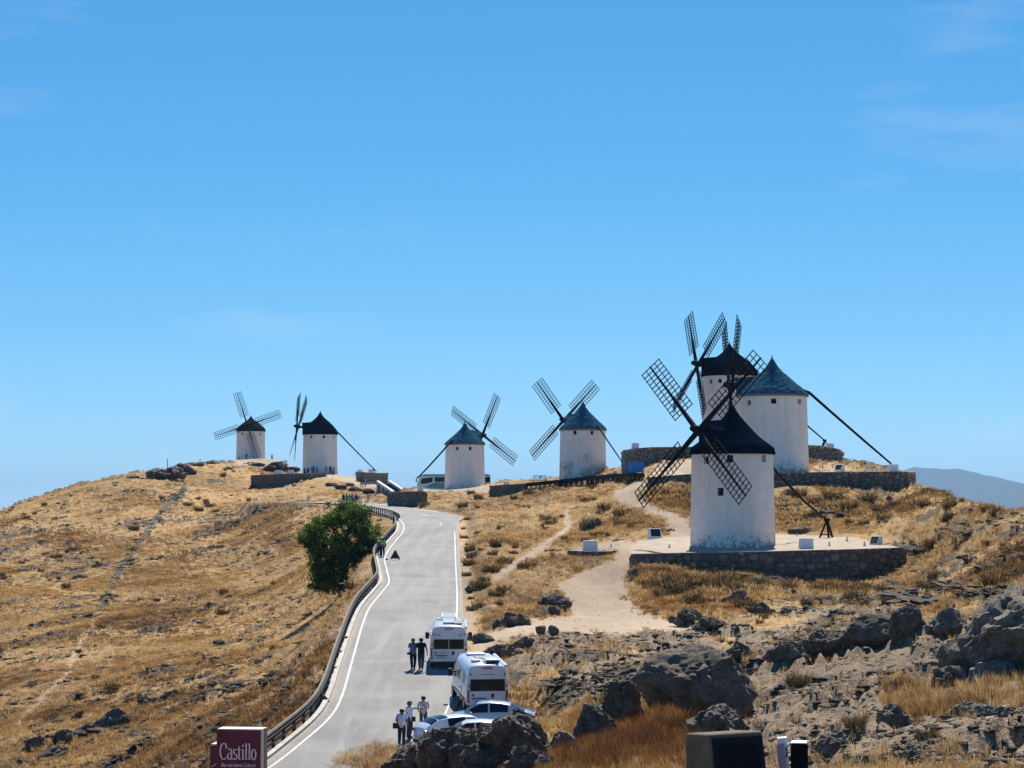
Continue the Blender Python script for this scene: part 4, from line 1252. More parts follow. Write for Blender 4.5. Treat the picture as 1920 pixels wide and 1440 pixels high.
def blades(n, h, w, splay, seed, r0=0.08, curve=0.25):
    rnd = random.Random(seed); V = []; Fc = []; T = []
    for i in range(n):
        a = rnd.uniform(0, 6.283); rr = r0 * math.sqrt(rnd.random()); hh = h * rnd.uniform(0.45, 1.0)
        x, y = rr * math.cos(a), rr * math.sin(a)
        b = a + rnd.uniform(-0.9, 0.9); sp = splay * rnd.uniform(0.2, 1.0)
        mx, my, mz = x + hh * 0.55 * math.sin(sp) * math.cos(b), y + hh * 0.55 * math.sin(sp) * math.sin(b), hh * 0.55 * math.cos(sp)
        sp2 = sp + curve * rnd.uniform(0, 1.5)
        tx, ty, tz = mx + hh * 0.45 * math.sin(sp2) * math.cos(b), my + hh * 0.45 * math.sin(sp2) * math.sin(b), mz + hh * 0.45 * math.cos(sp2)
        c = rnd.uniform(0, 6.283); ox, oy = w / 2 * math.cos(c), w / 2 * math.sin(c)
        k = len(V)
        V += [(x - ox, y - oy, -0.04), (x + ox, y + oy, -0.04), (mx + ox * .8, my + oy * .8, mz), (mx - ox * .8, my - oy * .8, mz), (tx, ty, tz)]
        Fc += [(k, k + 1, k + 2, k + 3), (k + 3, k + 2, k + 4)]
        T.append(rnd.random())
    return V, Fc, T

def tuft_obj(name, n, h, w, splay, seed, mat, r0=0.08):
    V, Fc, T = blades(n, h, w, splay, seed, r0)
    me = bpy.data.meshes.new(name); me.from_pydata(V, [], Fc); me.materials.append(mat)
    return bpy.data.objects.new(name, me)

def scatter(name, pts, rz, sc, tint, variants, label=None):
    """ground cover: one object whose points carry copies of a few tufts"""
    me = bpy.data.meshes.new(name)
    me.vertices.add(len(pts)); me.vertices.foreach_set('co', np.asarray(pts, np.float32).ravel())
    for an, arr in (('rz', rz), ('sc', sc), ('tint', tint)):
        a = me.attributes.new(an, 'FLOAT', 'POINT'); a.data.foreach_set('value', np.asarray(arr, np.float32))
    a = me.attributes.new('vi', 'INT', 'POINT'); a.data.foreach_set('value', np.random.default_rng(len(pts)).integers(0, len(variants), len(pts)).astype(np.int32))
    o = bpy.data.objects.new(name, me); link(o); tag(o, kind='stuff', label=label)
    cl = bpy.data.collections.new(name + '_tufts')
    for v in variants: cl.objects.link(v)
    ng = bpy.data.node_groups.new(name, 'GeometryNodeTree')
    ng.interface.new_socket('Geometry', in_out='INPUT', socket_type='NodeSocketGeometry')
    ng.interface.new_socket('Geometry', in_out='OUTPUT', socket_type='NodeSocketGeometry')
    gi, go = ng.nodes.new('NodeGroupInput'), ng.nodes.new('NodeGroupOutput')
    mp = ng.nodes.new('GeometryNodeMeshToPoints')
    ip = ng.nodes.new('GeometryNodeInstanceOnPoints'); ci = ng.nodes.new('GeometryNodeCollectionInfo')
    ci.inputs['Collection'].default_value = cl; ci.inputs['Separate Children'].default_value = True; ci.inputs['Reset Children'].default_value = True
    def na(n, t='FLOAT'):
        q = ng.nodes.new('GeometryNodeInputNamedAttribute'); q.data_type = t; q.inputs['Name'].default_value = n; return q.outputs[0]
    cx = ng.nodes.new('ShaderNodeCombineXYZ'); ng.links.new(na('rz'), cx.inputs[2])
    er = ng.nodes.new('FunctionNodeEulerToRotation'); ng.links.new(cx.outputs[0], er.inputs[0])
    L = ng.links.new
    L(gi.outputs[0], mp.inputs[0]); L(mp.outputs[0], ip.inputs['Points']); L(ci.outputs[0], ip.inputs['Instance'])
    ip.inputs['Pick Instance'].default_value = True
    L(na('vi', 'INT'), ip.inputs['Instance Index']); L(er.outputs[0], ip.inputs['Rotation']); L(na('sc'), ip.inputs['Scale'])
    L(ip.outputs[0], go.inputs[0])
    md = o.modifiers.new('tufts', 'NODES'); md.node_group = ng
    return o

# how much of the picture each patch of ground fills, so that cover is even to the eye
GPX2, GPY2 = to_px(GX, GY, GZ)
CELL = np.clip(GPY2[:-1, :-1] - GPY2[1:, :-1], 0.15, 8) * np.clip(GPX2[:-1, 1:] - GPX2[:-1, :-1], 0, 6)
vis_run = np.minimum.accumulate(GPY2, axis=0)[:-1, :-1]
CELL = CELL * (GPY2[1:, :-1] < vis_run + 10) * (GPY2[:-1, :-1] < 1500)
CELL_VIEW = CELL * (GPX2[:-1, :-1] > -20) * (GPX2[:-1, :-1] < 1940) * (GPY2[:-1, :-1] < 1445)
CELL = np.clip(GPY2[:-1, :-1] - GPY2[1:, :-1], 0.15, 8) * np.clip(GPX2[:-1, 1:] - GPX2[:-1, :-1], 0, 40) * (GPY2[1:, :-1] < vis_run + 14) * (GPX2[:-1, :-1] > -420) * (GPX2[:-1, :-1] < 2400) * (GPY2[:-1, :-1] < 1580)
NPR = np.random.default_rng(5)
def sample(n, weight, view=False):
    w = np.clip((CELL_VIEW if view else CELL) * weight[:-1, :-1], 0, None).ravel(); w = w / w.sum()
    k = NPR.choice(len(w), n, p=w); nc = CELL.shape[1]
    i, j = k // nc, k % nc
    fy = np.interp(i + NPR.random(n), np.arange(len(YR)), YR); ft = np.interp(j + NPR.random(n), np.arange(len(TC)), TC)
    x, y = ft * fy, fy
    return x, y, gz(x, y)

CLEAR = sstep(0.9, 1.8, RDIST) * (1 - np.clip(DIRT * 1.25, 0, 1))
for (cx_, cy_, cr) in ((1374, 187, 4.2), (1449, 220, 4.2), (1369, 277, 4.2), (1093, 334, 4.0), (871, 393, 4.2), (600, 448, 4.2), (470, 541, 4.2)):
    c = P(cx_, 900, cy_)
    CLEAR = CLEAR * (np.hypot(GX - c.x, GY - c.y) > cr)
CLEAR = CLEAR * (1 - in_poly(GPX2, GPY2, [(1180, 1040), (1694, 1030), (1690, 1010), (1560, 1000), (1290, 1003), (1195, 1015)]) * ((GY > 173) & (GY < 210)))
GR = CLEAR * (1 - 0.80 * ROCK) * (1 - 0.95 * EARTH) * (1 - 0.55 * STONY) * (GY > 26)
thick = 0.35 + 1.3 * sstep(-0.12, 0.35, fbm(GX * 0.10, GY * 0.07, octaves=4, seed=81))
NEAR_T = [tuft_obj('near_tuft', 26, 0.42, 0.013, 0.55, 300 + i, M_STRAW, 0.12) for i in range(6)]
MID_T = [tuft_obj('grass_tuft', 16, 0.34, 0.030, 0.65, 320 + i, M_STRAW, 0.22) for i in range(6)]
FAR_T = [tuft_obj('far_tuft', 13, 0.36, 0.062, 0.75, 340 + i, M_STRAW, 0.42) for i in range(6)]
RUST_T = [tuft_obj('rust_tuft', 34, 0.50, 0.013, 0.5, 360 + i, M_RUST, 0.16) for i in range(5)]
def tints(x, y, mean, spread, seed):
    lf = x < -0.055 * y
    al = np.where(lf, x * 0.42 + y * 0.91, x * 0.50 - y * 0.87); ac = np.where(lf, -x * 0.91 + y * 0.42, x * 0.87 + y * 0.50)
    return np.clip(mean + 0.45 * fbm(x * 0.055, y * 0.035, octaves=4, seed=66) + 0.42 * fbm(al * 0.06, ac * 0.55, octaves=4, gain=0.6, seed=7) + NPR.normal(0, spread, len(x)), 0, 1)
def spread_grass(name, n, w, variants, s0, s1, mean, spread, seed, label=None):
    x, y, z = sample(n, w)
    sc = s0 + (s1 - s0) * NPR.random(n) ** 1.8
    scatter(name, np.stack([x, y, z], 1), NPR.random(n) * 6.283, sc, tints(x, y, mean, spread, seed), variants, label)
spread_grass('near_grass', 42000, GR * thick * (GY < 112), NEAR_T, 0.30, 0.95, 0.52, 0.18, 91)
spread_grass('slope_grass', 80000, GR * thick * (GY >= 100) * (GY < 215), MID_T, 0.30, 1.1, 0.49, 0.15, 92)
spread_grass('hill_grass', 80000, GR * thick * (GY >= 205), FAR_T, 0.30, 1.1, 0.50, 0.14, 93)
# tall tawny grass in the foreground hollows
zone = lambda poly, e, lo, hi: soft_poly(GPX2, GPY2, poly, e) * (GY > lo) * (GY < hi)
rustz = zone([(1075, 1352), (1130, 1330), (1200, 1330), (1290, 1365), (1300, 1450), (1040, 1450)], 14, 30, 90) + zone([(800, 1400), (900, 1385), (905, 1450), (790, 1450)], 10, 30, 90)
rustz = rustz + 0.5 * zone([(1170, 1130), (1300, 1105), (1450, 1120), (1400, 1150), (1290, 1160), (1200, 1150)], 12, 130, 180)
goldz = 0.8 * zone([(1655, 1312), (1760, 1290), (1935, 1262), (1935, 1325), (1780, 1338), (1690, 1332)], 12, 30, 90) + zone([(1060, 1350), (1100, 1325), (1110, 1380), (1060, 1400)], 8, 40, 100) + 0.6 * zone([(630, 1425), (740, 1400), (740, 1450), (620, 1450)], 8, 40, 100)
gate = 0.15 + sstep(-0.10, 0.25, fbm(GX * 0.55, GY * 0.22, octaves=4, gain=0.6, seed=141))
spread_grass('tawny_grass', 4600, rustz * gate, RUST_T, 0.35, 1.15, 0.50, 0.24, 94)
spread_grass('golden_grass', 3600, goldz * gate ** 1.5, [tuft_obj('gold_tuft', 30, 0.55, 0.013, 0.42, 380 + i, M_STRAW, 0.14) for i in range(5)], 0.3, 0.85, 0.55, 0.22, 95)
# dry growth along the foot of the platforms
footz = zone([(1185, 1070), (1440, 1075), (1700, 1085), (1720, 1100), (1600, 1125), (1400, 1122), (1230, 1110), (1180, 1085)], 8, 150, 182) + zone([(1210, 915), (1300, 905), (1300, 975), (1240, 955), (1205, 930)], 8, 200, 250) + zone([(1460, 912), (1710, 938), (1720, 960), (1470, 945)], 8, 190, 212)
spread_grass('platform_grass', 5000, footz * CLEAR, MID_T, 0.7, 1.9, 0.36, 0.2, 96)

# -- shrubs, each one a plant of its own
def shrub_mesh(seed, n, mat, h=0.8, splay=1.05, w=0.035):
    # a rounded cushion of fine dead twigs and leaves, a few stalks standing out
    V, Fc, T = blades(n, h, w, splay, seed, 0.34, 0.3)
    T = list(np.repeat(np.array(T), 5)); r = np.random.default_rng(seed)
    lobes = [(r.normal() * 0.16, r.normal() * 0.16, r.uniform(0.30, 0.48)) for _ in range(4)]
    for k in range(int(n * 2.6)):
        lx, ly, lr = lobes[k % 4]
        q = r.normal(size=3); q /= np.linalg.norm(q); q[2] = abs(q[2]); rr = lr * r.uniform(0.55, 1.05)
        c = np.array([lx + q[0] * rr, ly + q[1] * rr, q[2] * rr * h * 1.25])
        a_ = r.normal(size=3); a_[2] += 0.8; a_ /= np.linalg.norm(a_); b_ = np.cross(a_, r.normal(size=3)); b_ /= np.linalg.norm(b_)
        l_, w_ = r.uniform(1.4, 3.0) * w, r.uniform(0.4, 0.9) * w; i = len(V)
        V += [tuple(c - a_ * l_), tuple(c + b_ * w_), tuple(c + a_ * l_), tuple(c - b_ * w_)]; Fc.append((i, i + 1, i + 2, i + 3)); T += [float(np.clip(0.5 + 0.3 * r.normal(), 0, 1))] * 4
    me = bpy.data.meshes.new('dry_shrub'); me.from_pydata(V, [], Fc); me.materials.append(mat)
    a = me.attributes.new('tint', 'FLOAT', 'POINT'); a.data.foreach_set('value', np.array(T, np.float32))
    return me
SHR_FAR = [shrub_mesh(400 + i, 80, M_SHRUB, 0.70, 0.8, 0.045) for i in range(6)]
SHR_NEAR = [shrub_mesh(420 + i, 260, M_SHRUB_G, 0.95, 0.8, 0.018) for i in range(4)]
def shrub(x, y, z, s, sz, label, meshes, group, name='dry_shrub'):
    o = bpy.data.objects.new(name, meshes[random.randrange(len(meshes))]); link(o)
    o.location = (x, y, z - 0.03); o.rotation_euler = (random.uniform(-.12, .12), random.uniform(-.12, .12), random.uniform(0, 6.28)); o.scale = (s, s, sz)
    return tag(o, label, 'shrub', group)
used = []
def shrub_field(n, weight, s0, s1, label, group, seed):
    x, y, z = sample(n, weight, True)
    for i in range(n):
        s = s0 + (s1 - s0) * random.random() ** 2.0
        shrub(x[i], y[i], z[i], s, s * random.uniform(0.8, 1.35), label, SHR_FAR, group)
clump = sstep(-0.05, 0.3, fbm(GX * 0.06, GY * 0.05, octaves=3, seed=101))
up = sstep(1200, 930, GPY2)
shrub_field(105, CLEAR * LEFT * (GY > 120) * clump * (0.25 + up), 0.4, 1.7, 'small dark brown dry shrub scattered on the golden hillside left of the road', 'shrubs on the left hillside', 1)
mid_reg = soft_poly(GPX2, GPY2, [(880, 920), (1180, 890), (1240, 960), (1260, 1010), (1050, 1030), (960, 1120), (890, 1180), (875, 1000)], 20)
shrub_field(58, CLEAR * RIGHT * mid_reg * (GY > 125), 0.7, 2.2, 'brown dry shrub on the slope between the road and the pale path', 'shrubs between road and path', 2)
rt_reg = soft_poly(GPX2, GPY2, [(1180, 1080), (1450, 930), (1720, 930), (1930, 970), (1930, 1130), (1500, 1160), (1250, 1150)], 20)
shrub_field(62, CLEAR * RIGHT * rt_reg * (GY > 100), 0.5, 1.8, 'brown dry shrub among the rocks right of the near windmill', 'shrubs on the right slope', 3)
def shrub_at(px, py, wpx, label, meshes=SHR_FAR, tall=0.85, dmin=16, name='dry_shrub'):
    h = hit(px, py, dmin)
    if h is None: return
    s = wpx / (F / h.y) / 1.35
    return shrub(h.x, h.y, h.z, s, s * tall, label, meshes, None, name)
shrub_at(1496, 1290, 62, 'bushy olive brown shrub standing alone on the stony earth right of centre', SHR_NEAR, 1.15)
shrub_at(1602, 1368, 62, 'olive brown shrub beside the pale slab at the lower right', SHR_NEAR, 0.95)
shrub_at(1738, 1385, 60, 'dark green brown shrub below the small lichened rock', SHR_NEAR, 0.85)
shrub_at(1250, 1432, 75, 'dark brown bush immediately left of the concrete panel stand', SHR_NEAR, 0.95)
shrub_at(1850, 958, 34, 'feathery grey green shrub on the right skyline', SHR_NEAR, 0.8)
shrub_at(1803, 938, 14, 'small dark shrub on the skyline left of the feathery one', SHR_FAR, 0.9)
shrub_at(1738, 912, 14, 'small rust brown tuft on the skyline beside the high stone platform', SHR_FAR, 1.0)
shrub_at(1905, 965, 26, 'reddish dry shrub at the end of the right skyline', SHR_FAR, 0.8)
shrub_at(828, 1385, 10, 'small dry weed growing by the white parked cars', SHR_FAR, 1.0)
shrub_at(575, 1268, 26, 'dark rounded bush on the slope left of the guard rail', SHR_FAR, 1.2)
shrub_at(885, 1145, 34, 'dusty shrub at the right edge of the road above the motorhomes', SHR_FAR, 0.9)
shrub_at(888, 1200, 40, 'reddish brown shrub right of the far motorhome', SHR_FAR, 0.8)
shrub_at(905, 1240, 40, 'dry brown bush on the bank between the two motorhomes', SHR_FAR, 0.8)
shrub_at(1112, 990, 50, 'large dark shrub overhanging the grey rock beside the upper path', SHR_FAR, 0.7)
shrub_at(1165, 965, 42, 'dark shrub at the left edge of the upper path', SHR_FAR, 0.8)
shrub_at(1190, 985, 38, 'broad brown shrub above the white panel block', SHR_FAR, 0.7)
shrub_at(1025, 975, 36, 'dark sloping shrub beside the narrow footpath', SHR_FAR, 0.6)
shrub_at(795, 950, 34, 'brown shrub hanging over the rocks at the road bend', SHR_FAR, 0.8)
for k_, (a_, b_, w_) in enumerate(((1245, 1098, 74), (1300, 1102, 86), (1350, 1104, 70), (1420, 1100, 60), (1610, 1112, 56), (1660, 1108, 46), (1570, 1108, 60), (1235, 1120, 54), (1385, 1108, 60), (1480, 1106, 56), (1530, 1108, 50), (1275, 1112, 60))):
    s_ = shrub_at(a_, b_, w_, 'dark dry bush in the shade below the near platform wall', SHR_FAR, 0.95)
    if s_: s_['group'] = 'bushes below the near platform wall'
for k_, (a_, b_, w_) in enumerate(((1495, 930, 60), (1560, 935, 60), (1625, 940, 56), (1680, 950, 50), (1250, 925, 30), (1275, 935, 34), (1240, 940, 30), (1290, 952, 30), (1262, 915, 26), (1530, 945, 60), (1590, 955, 60), (1650, 960, 50))):
    s_ = shrub_at(a_, b_, w_, 'dry bush growing below the high stone platform of the slate roofed mill', SHR_FAR, 0.85)
    if s_: s_['group'] = 'bushes below the high platform'
for k_, (a_, b_, w_) in enumerate(((352, 948, 26), (372, 958, 34), (392, 950, 30), (405, 960, 26), (85, 1040, 26), (105, 1046, 34), (125, 1036, 28), (140, 1030, 22))):
    s_ = shrub_at(a_, b_, w_, 'dense dark shrub in a clump on the left hillside', SHR_FAR, 0.7)
    if s_: s_['group'] = 'dense shrub clumps on the left hillside'

for k_, (a_, b_, w_) in enumerate(((869, 992, 16), (871, 1004, 18), (873, 1018, 20), (872, 1032, 22), (876, 1046, 24), (874, 1060, 24), (878, 1076, 26), (876, 1092, 26), (884, 1108, 30), (880, 1128, 30), (895, 1140, 34), (872, 978, 16))):
    s_ = shrub_at(a_ + random.uniform(-2, 12), b_ + random.uniform(-6, 6), w_ * random.uniform(0.5, 1.7), 'dark bush on the cut bank along the right road edge', SHR_FAR, random.uniform(0.7, 1.3), 125)
    if s_: s_['group'] = 'bushes along the right road edge'
# ------------------------------------------------------------------ rocks
import bmesh
_ico = {}
def ico(sub):
    if sub not in _ico:
        bm = bmesh.new(); bmesh.ops.create_icosphere(bm, subdivisions=sub, radius=1.0)
        V = np.array([v.co[:] for v in bm.verts]); Fc = np.array([[v.index for v in f.verts] for f in bm.faces]); bm.free()
        _ico[sub] = (V, Fc)
    return _ico[sub]

def rock_mesh(name, seed, sub, mat, size=(1, 1, 1), flats=11, rough=0.10, strata=0.05, dip=(0.25, 0.1), detail=1.0):
    V, Fc = ico(sub)
    r = np.random.default_rng(seed); V = V.copy()
    for k in range(flats):
        n = r.normal(size=3); n /= np.linalg.norm(n); d = r.uniform(0.58, 0.9)
        ov = np.clip(V @ n - d, 0, None); V -= ov[:, None] * n * 0.92
    S = np.array(size)
    Q = V * S
    m = float(np.mean(S))
    q = Q / m * 1.6
    n1 = fbm(q[:, 0] + seed, q[:, 1], q[:, 2], 3, 0.5, seed)
    nr_ = 1 - 2 * np.abs(fbm(q[:, 0] * 1.7 - seed, q[:, 1] * 1.7, q[:, 2] * 2.2, 4, 0.55, seed + 3))   # creases
    n2 = fbm(q[:, 0] * 5 + seed, q[:, 1] * 5, q[:, 2] * 6, 3, 0.65, seed + 7)
    wv = fbm(q[:, 0] * 0.8, q[:, 1] * 0.8, q[:, 2] * 0.8, 3, 0.5, seed + 11)
    lay = (q[:, 2] * 2.6 + q[:, 0] * dip[0] * 4 + q[:, 1] * dip[1] * 4 + wv * 5.0 + n2 * 0.5)
    fr = lay - np.floor(lay); saw = np.where(fr < 0.75, fr / 0.75, (1 - fr) / 0.25) * np.clip(0.5 + 1.2 * n1, 0.1, 1.2)
    nr = V / np.linalg.norm(V, axis=1)[:, None]
    nr[:, 2] *= 0.6
    Q = Q + nr * m * (rough * 1.5 * n1 - rough * 0.9 * np.clip(nr_, 0, 1) ** 2 + rough * 0.75 * n2 * detail + strata * 1.1 * saw)[:, None]
    me = np_mesh(name, Q, Fc, mat)
    try: me.set_sharp_from_angle(angle=math.radians(38))
    except Exception: pass
    return me

def outcrop_mesh(name, seed, n, mat, W, D, H, strata, sub=4):
    """several broken blocks of the same bedded rock, grown together"""
    r = np.random.default_rng(seed + 900); Vs, Fs, k = [], [], 0
    dipx, dipy = r.normal() * 0.18, r.normal() * 0.15
    for i in range(n):
        if i == 0: c = np.array([0, 0.05 * D, 0.0]); sz = (W * 0.88, D * 0.9, H * 1.0)
        else:
            u = -0.85 + 1.7 * (i - 1) / max(1, n - 2) + r.normal() * 0.1; v = r.uniform(-0.75, 0.35)
            sz = (W * r.uniform(0.30, 0.52), D * r.uniform(0.35, 0.6), H * r.uniform(0.38, 0.72))
            c = np.array([u * W * 0.72, v * D, H * (0.35 * (1 - abs(u)) - 0.35 + r.uniform(-0.15, 0.2))])
        me = rock_mesh('block', seed * 13 + i, sub + (1 if i == 0 else 0), mat, sz, 18, 0.125, strata * 1.4, (0.35, 0.25))
        V = np.array([q.co[:] for q in me.vertices]); Fc = np.array([list(q.vertices) for q in me.polygons]); bpy.data.meshes.remove(me)
        a, b = dipx + r.normal() * 0.12, r.normal() * 0.4
        V = np.stack([V[:, 0] * math.cos(a) - V[:, 2] * math.sin(a), V[:, 1], V[:, 0] * math.sin(a) + V[:, 2] * math.cos(a)], 1)
        V = np.stack([V[:, 0] * math.cos(b) - V[:, 1] * math.sin(b), V[:, 0] * math.sin(b) + V[:, 1] * math.cos(b), V[:, 2]], 1) + c
        Vs.append(V); Fs.append(Fc + k); k += len(V)
    me = np_mesh(name, np.concatenate(Vs), np.concatenate(Fs), mat)
    try: me.set_sharp_from_angle(angle=math.radians(30))
    except Exception: pass
    return me

BLOCKS = {50: 6, 51: 5, 52: 5, 5: 6, 40: 6, 41: 7, 42: 5, 43: 5, 1: 9, 2: 7, 3: 6, 4: 7, 6: 3, 8: 5, 10: 5, 12: 3, 13: 3, 15: 4, 16: 7, 17: 4, 18: 7, 19: 5, 20: 5, 21: 5, 22: 3, 23: 6, 24: 6, 25: 4, 26: 5, 30: 7, 32: 7, 33: 3, 37: 6, 38: 5, 14: 6, 80: 5, 81: 4, 82: 6, 83: 4, 84: 4, 85: 4, 86: 5, 87: 6, 88: 4, 90: 6, 91: 5, 92: 5, 93: 6, 94: 5, 95: 6}
def boulder(px, base_y, w, h, seed, label, depth=0.8, sub=5, mat=None, rz=0.0, tilt=(0, 0), D=None, sunk=0.28, rough=0.10, strata=0.06, flats=17, name='boulder', dip=(0.25, 0.1), dmin=16):
    g = hit(px, base_y, dmin) if D is None else on_ground(px, D)
    if g is None: return
    k = F / g.y
    W, H = w / k / 2, h / k / (2 - 2 * sunk)
    if seed in BLOCKS: me = outcrop_mesh(name, seed, BLOCKS[seed], mat or M_ROCK, W, W * depth, H, strata, 4 if sub >= 5 else 3)
    else: me = rock_mesh(name, seed, min(sub, 5), mat or M_ROCK, (W, W * depth, H), flats, rough, strata, dip)
    o = bpy.data.objects.new(name, me); link(o)
    zt = P(px, base_y, g.y).z if D is not None else g.z
    o.location = (g.x, g.y + W * depth * 0.55, zt + H * (1 - 2 * sunk))
    o.rotation_euler = (tilt[0], tilt[1], rz)
    return tag(o, label, 'rock')

boulder(968, 1440, 215, 108, 1, 'large jagged dark boulder in front of the silver car, at the bottom edge', 0.7, 6, strata=0.10, rough=0.12, tilt=(0, 0.05), D=61)
boulder(905, 1446, 130, 92, 5, 'broken dark rock between the jagged boulder and the rounded one by the cars', 0.7, 6, strata=0.1, D=63)
boulder(850, 1432, 160, 74, 2, 'dark rounded rock hiding the nose of the white parked cars', 0.7, 6, strata=0.09, D=64)
boulder(757, 1452, 130, 52, 3, 'slanting striped slab at the left end of the foreground rocks', 0.8, 6, strata=0.12, tilt=(0, -0.32), D=66)
boulder(1005, 1468, 190, 66, 4, 'low dark ledge in front of the jagged boulder', 0.5, 6, strata=0.10, D=57)
boulder(1120, 1392, 90, 78, 6, 'triangular grey boulder with a flat brown face beside the tawny grass', 0.8, 6, tilt=(0, 0.15), flats=16, strata=0.03)
boulder(1166, 1362, 92, 102, 8, 'tall leaning dark boulder left of the great dome shaped rock', 0.9, 6, tilt=(0, 0.2), strata=0.07)
boulder(1308, 1345, 225, 128, 9, 'great dome shaped grey boulder in the centre of the foreground', 0.8, 6, strata=0.07, rough=0.10, flats=12)
boulder(1352, 1372, 120, 48, 10, 'dark flat rock at the foot of the dome shaped boulder', 0.8, 6, strata=0.08)
boulder(1638, 1214, 138, 68, 11, 'big smooth dark boulder casting a shadow on the stony earth', 0.7, 6, strata=0.02, rough=0.06)
boulder(1706, 1190, 76, 56, 12, 'upright grey boulder touching the big smooth dark one', 0.8, 6, strata=0.03)
boulder(1782, 1192, 96, 52, 13, 'rounded grey boulder between the upright one and the long pale slab', 0.8, 6, strata=0.03, mat=M_ROCK_PALE)
boulder(1925, 1318, 420, 215, 14, 'huge pale sloping rock slab at the right edge', 0.75, 6, mat=M_ROCK_PALE, strata=0.05, rough=0.08, tilt=(0.12, -0.26), D=55, flats=7)
boulder(1775, 1290, 70, 40, 15, 'dark rough rock at the foot of the huge pale slab', 0.8, 5, strata=0.06)
boulder(1860, 1398, 240, 74, 16, 'long pale lichened slab at the bottom right corner', 0.6, 6, mat=M_ROCK_PALE, strata=0.10, tilt=(0, -0.24), D=42)
boulder(1678, 1368, 66, 54, 17, 'small lichened rock with pale crown amid lower right shrubs', 0.8, 5, mat=M_ROCK_PALE)
boulder(1572, 1446, 165, 72, 18, 'pale striped slab right of the floodlight', 0.9, 6, mat=M_ROCK_PALE, strata=0.11, tilt=(0.1, -0.3), D=40)
boulder(1715, 1420, 90, 26, 19, 'flat grey slab half buried in dry weeds at the lower right', 0.9, 5, mat=M_ROCK_PALE, strata=0.1)
boulder(1478, 1238, 84, 36, 20, 'low grey rock left of the big smooth dark boulder, behind the bushy shrub', 0.8, 5)
boulder(1545, 1225, 86, 44, 21, 'layered grey rock between the bushy shrub and the big smooth boulder', 0.8, 5, strata=0.1)
boulder(1388, 1240, 66, 38, 22, 'rounded dark rock by the bare gully above the dome shaped boulder', 0.8, 5)
boulder(1290, 1168, 78, 26, 23, 'flat layered dark outcrop at the right end of the pale path', 0.6, 5, strata=0.13)
boulder(1335, 1186, 80, 26, 24, 'dark stepped outcrop just below the flat layered one', 0.6, 5, strata=0.13)
boulder(1430, 1152, 60, 24, 25, 'grey slab lying on yellow grass below the near platform', 0.6, 5, tilt=(0, 0.2))
boulder(1380, 1128, 60, 22, 26, 'dark rocks in the dry grass below the platform wall', 0.6, 5)
boulder(1188, 1086, 24, 22, 27, 'round dark boulder at the left foot of the near platform wall', 0.9, 4, sunk=0.12)
boulder(1013, 1189, 26, 18, 28, 'small pointed dark stone on the pale path, left of a pair', 0.8, 4, sunk=0.15)
boulder(1038, 1191, 24, 20, 29, 'small blocky dark stone on the pale path, right of a pair', 0.9, 4, sunk=0.12, flats=18)
boulder(1042, 1136, 62, 24, 30, 'layered dark outcrop at the left edge of the pale path', 0.7, 5, strata=0.12)
boulder(1036, 1152, 34, 16, 31, 'block broken off the layered outcrop beside the pale path', 0.8, 4)
boulder(962, 1174, 70, 28, 32, 'grey ridge of rock between the far motorhome and the pale path', 0.6, 5, strata=0.12)
boulder(905, 1205, 44, 20, 33, 'dark rock under the reddish shrub by the road', 0.7, 4)
boulder(1110, 994, 44, 24, 34, 'smooth grey rock under the large dark shrub', 0.8, 5, mat=M_ROCK_PALE)
boulder(880, 1112, 20, 18, 35, 'dark square stone at the road edge where the footpath begins', 0.9, 4, sunk=0.1, flats=18)
boulder(1232, 1150, 18, 9, 36, 'small pale stones at the bend of the path', 0.8, 4, mat=M_ROCK_PALE)
boulder(940, 1235, 90, 26, 37, 'dark ledge on the bank right of the two motorhomes', 0.6, 5, strata=0.12)
boulder(985, 1215, 60, 20, 38, 'low dark ledge directly below the pair of stones on the path', 0.6, 5, strata=0.12)
boulder(1500, 1000, 60, 12, 39, 'long dark rock along the back of the near platform', 0.6, 4)
boulder(1790, 1425, 130, 34, 40, 'low pale broken ledge in the bottom right corner, left part', 0.8, 5, mat=M_ROCK_PALE, strata=0.1, tilt=(0, -0.2), D=38)
boulder(1905, 1436, 150, 30, 41, 'low pale broken ledge in the bottom right corner, right part', 0.8, 5, mat=M_ROCK_PALE, strata=0.1, tilt=(0, -0.2), D=35)
boulder(1650, 1425, 110, 30, 42, 'flat pale rubble between the floodlight and the bottom right corner', 0.8, 5, mat=M_ROCK_PALE, strata=0.1, tilt=(0, -0.2), D=39)
boulder(1820, 1345, 120, 26, 43, 'thin pale ledge under the golden grass at the right', 0.7, 5, mat=M_ROCK_PALE, strata=0.1, tilt=(0, -0.2))
# summit crags on the left
for i_, (a_, b_, w_, h_) in enumerate(((294, 897, 52, 22), (322, 897, 56, 26), (344, 888, 46, 18), (365, 874, 44, 9), (398, 870, 40, 7), (250, 897, 30, 7))):
    q_ = boulder(a_, b_, w_, h_, 50 + i_, 'dark crag on the left skyline', 0.8, 4, mat=M_ROCK, dmin=300, sunk=0.2, flats=22, strata=0.12)
    if q_: q_['group'] = 'crags along the left skyline'
# rocks between the second mill and the far one
for i_, (a_, b_, w_, h_) in enumerate(((505, 884, 30, 12), (528, 884, 34, 14), (548, 884, 30, 12), (560, 878, 26, 9), (480, 874, 40, 8), (520, 874, 40, 9), (640, 918, 30, 9), (665, 922, 36, 10), (690, 926, 30, 12), (622, 912, 28, 8), (655, 912, 24, 7))):
    q_ = boulder(a_, b_, w_, h_, 60 + i_, 'dark grey rock among the windmills on the left hilltop', 0.8, 4, mat=M_ROCK_FAR, dmin=300, sunk=0.2)
    if q_: q_['group'] = 'rocks around the left hilltop mills'
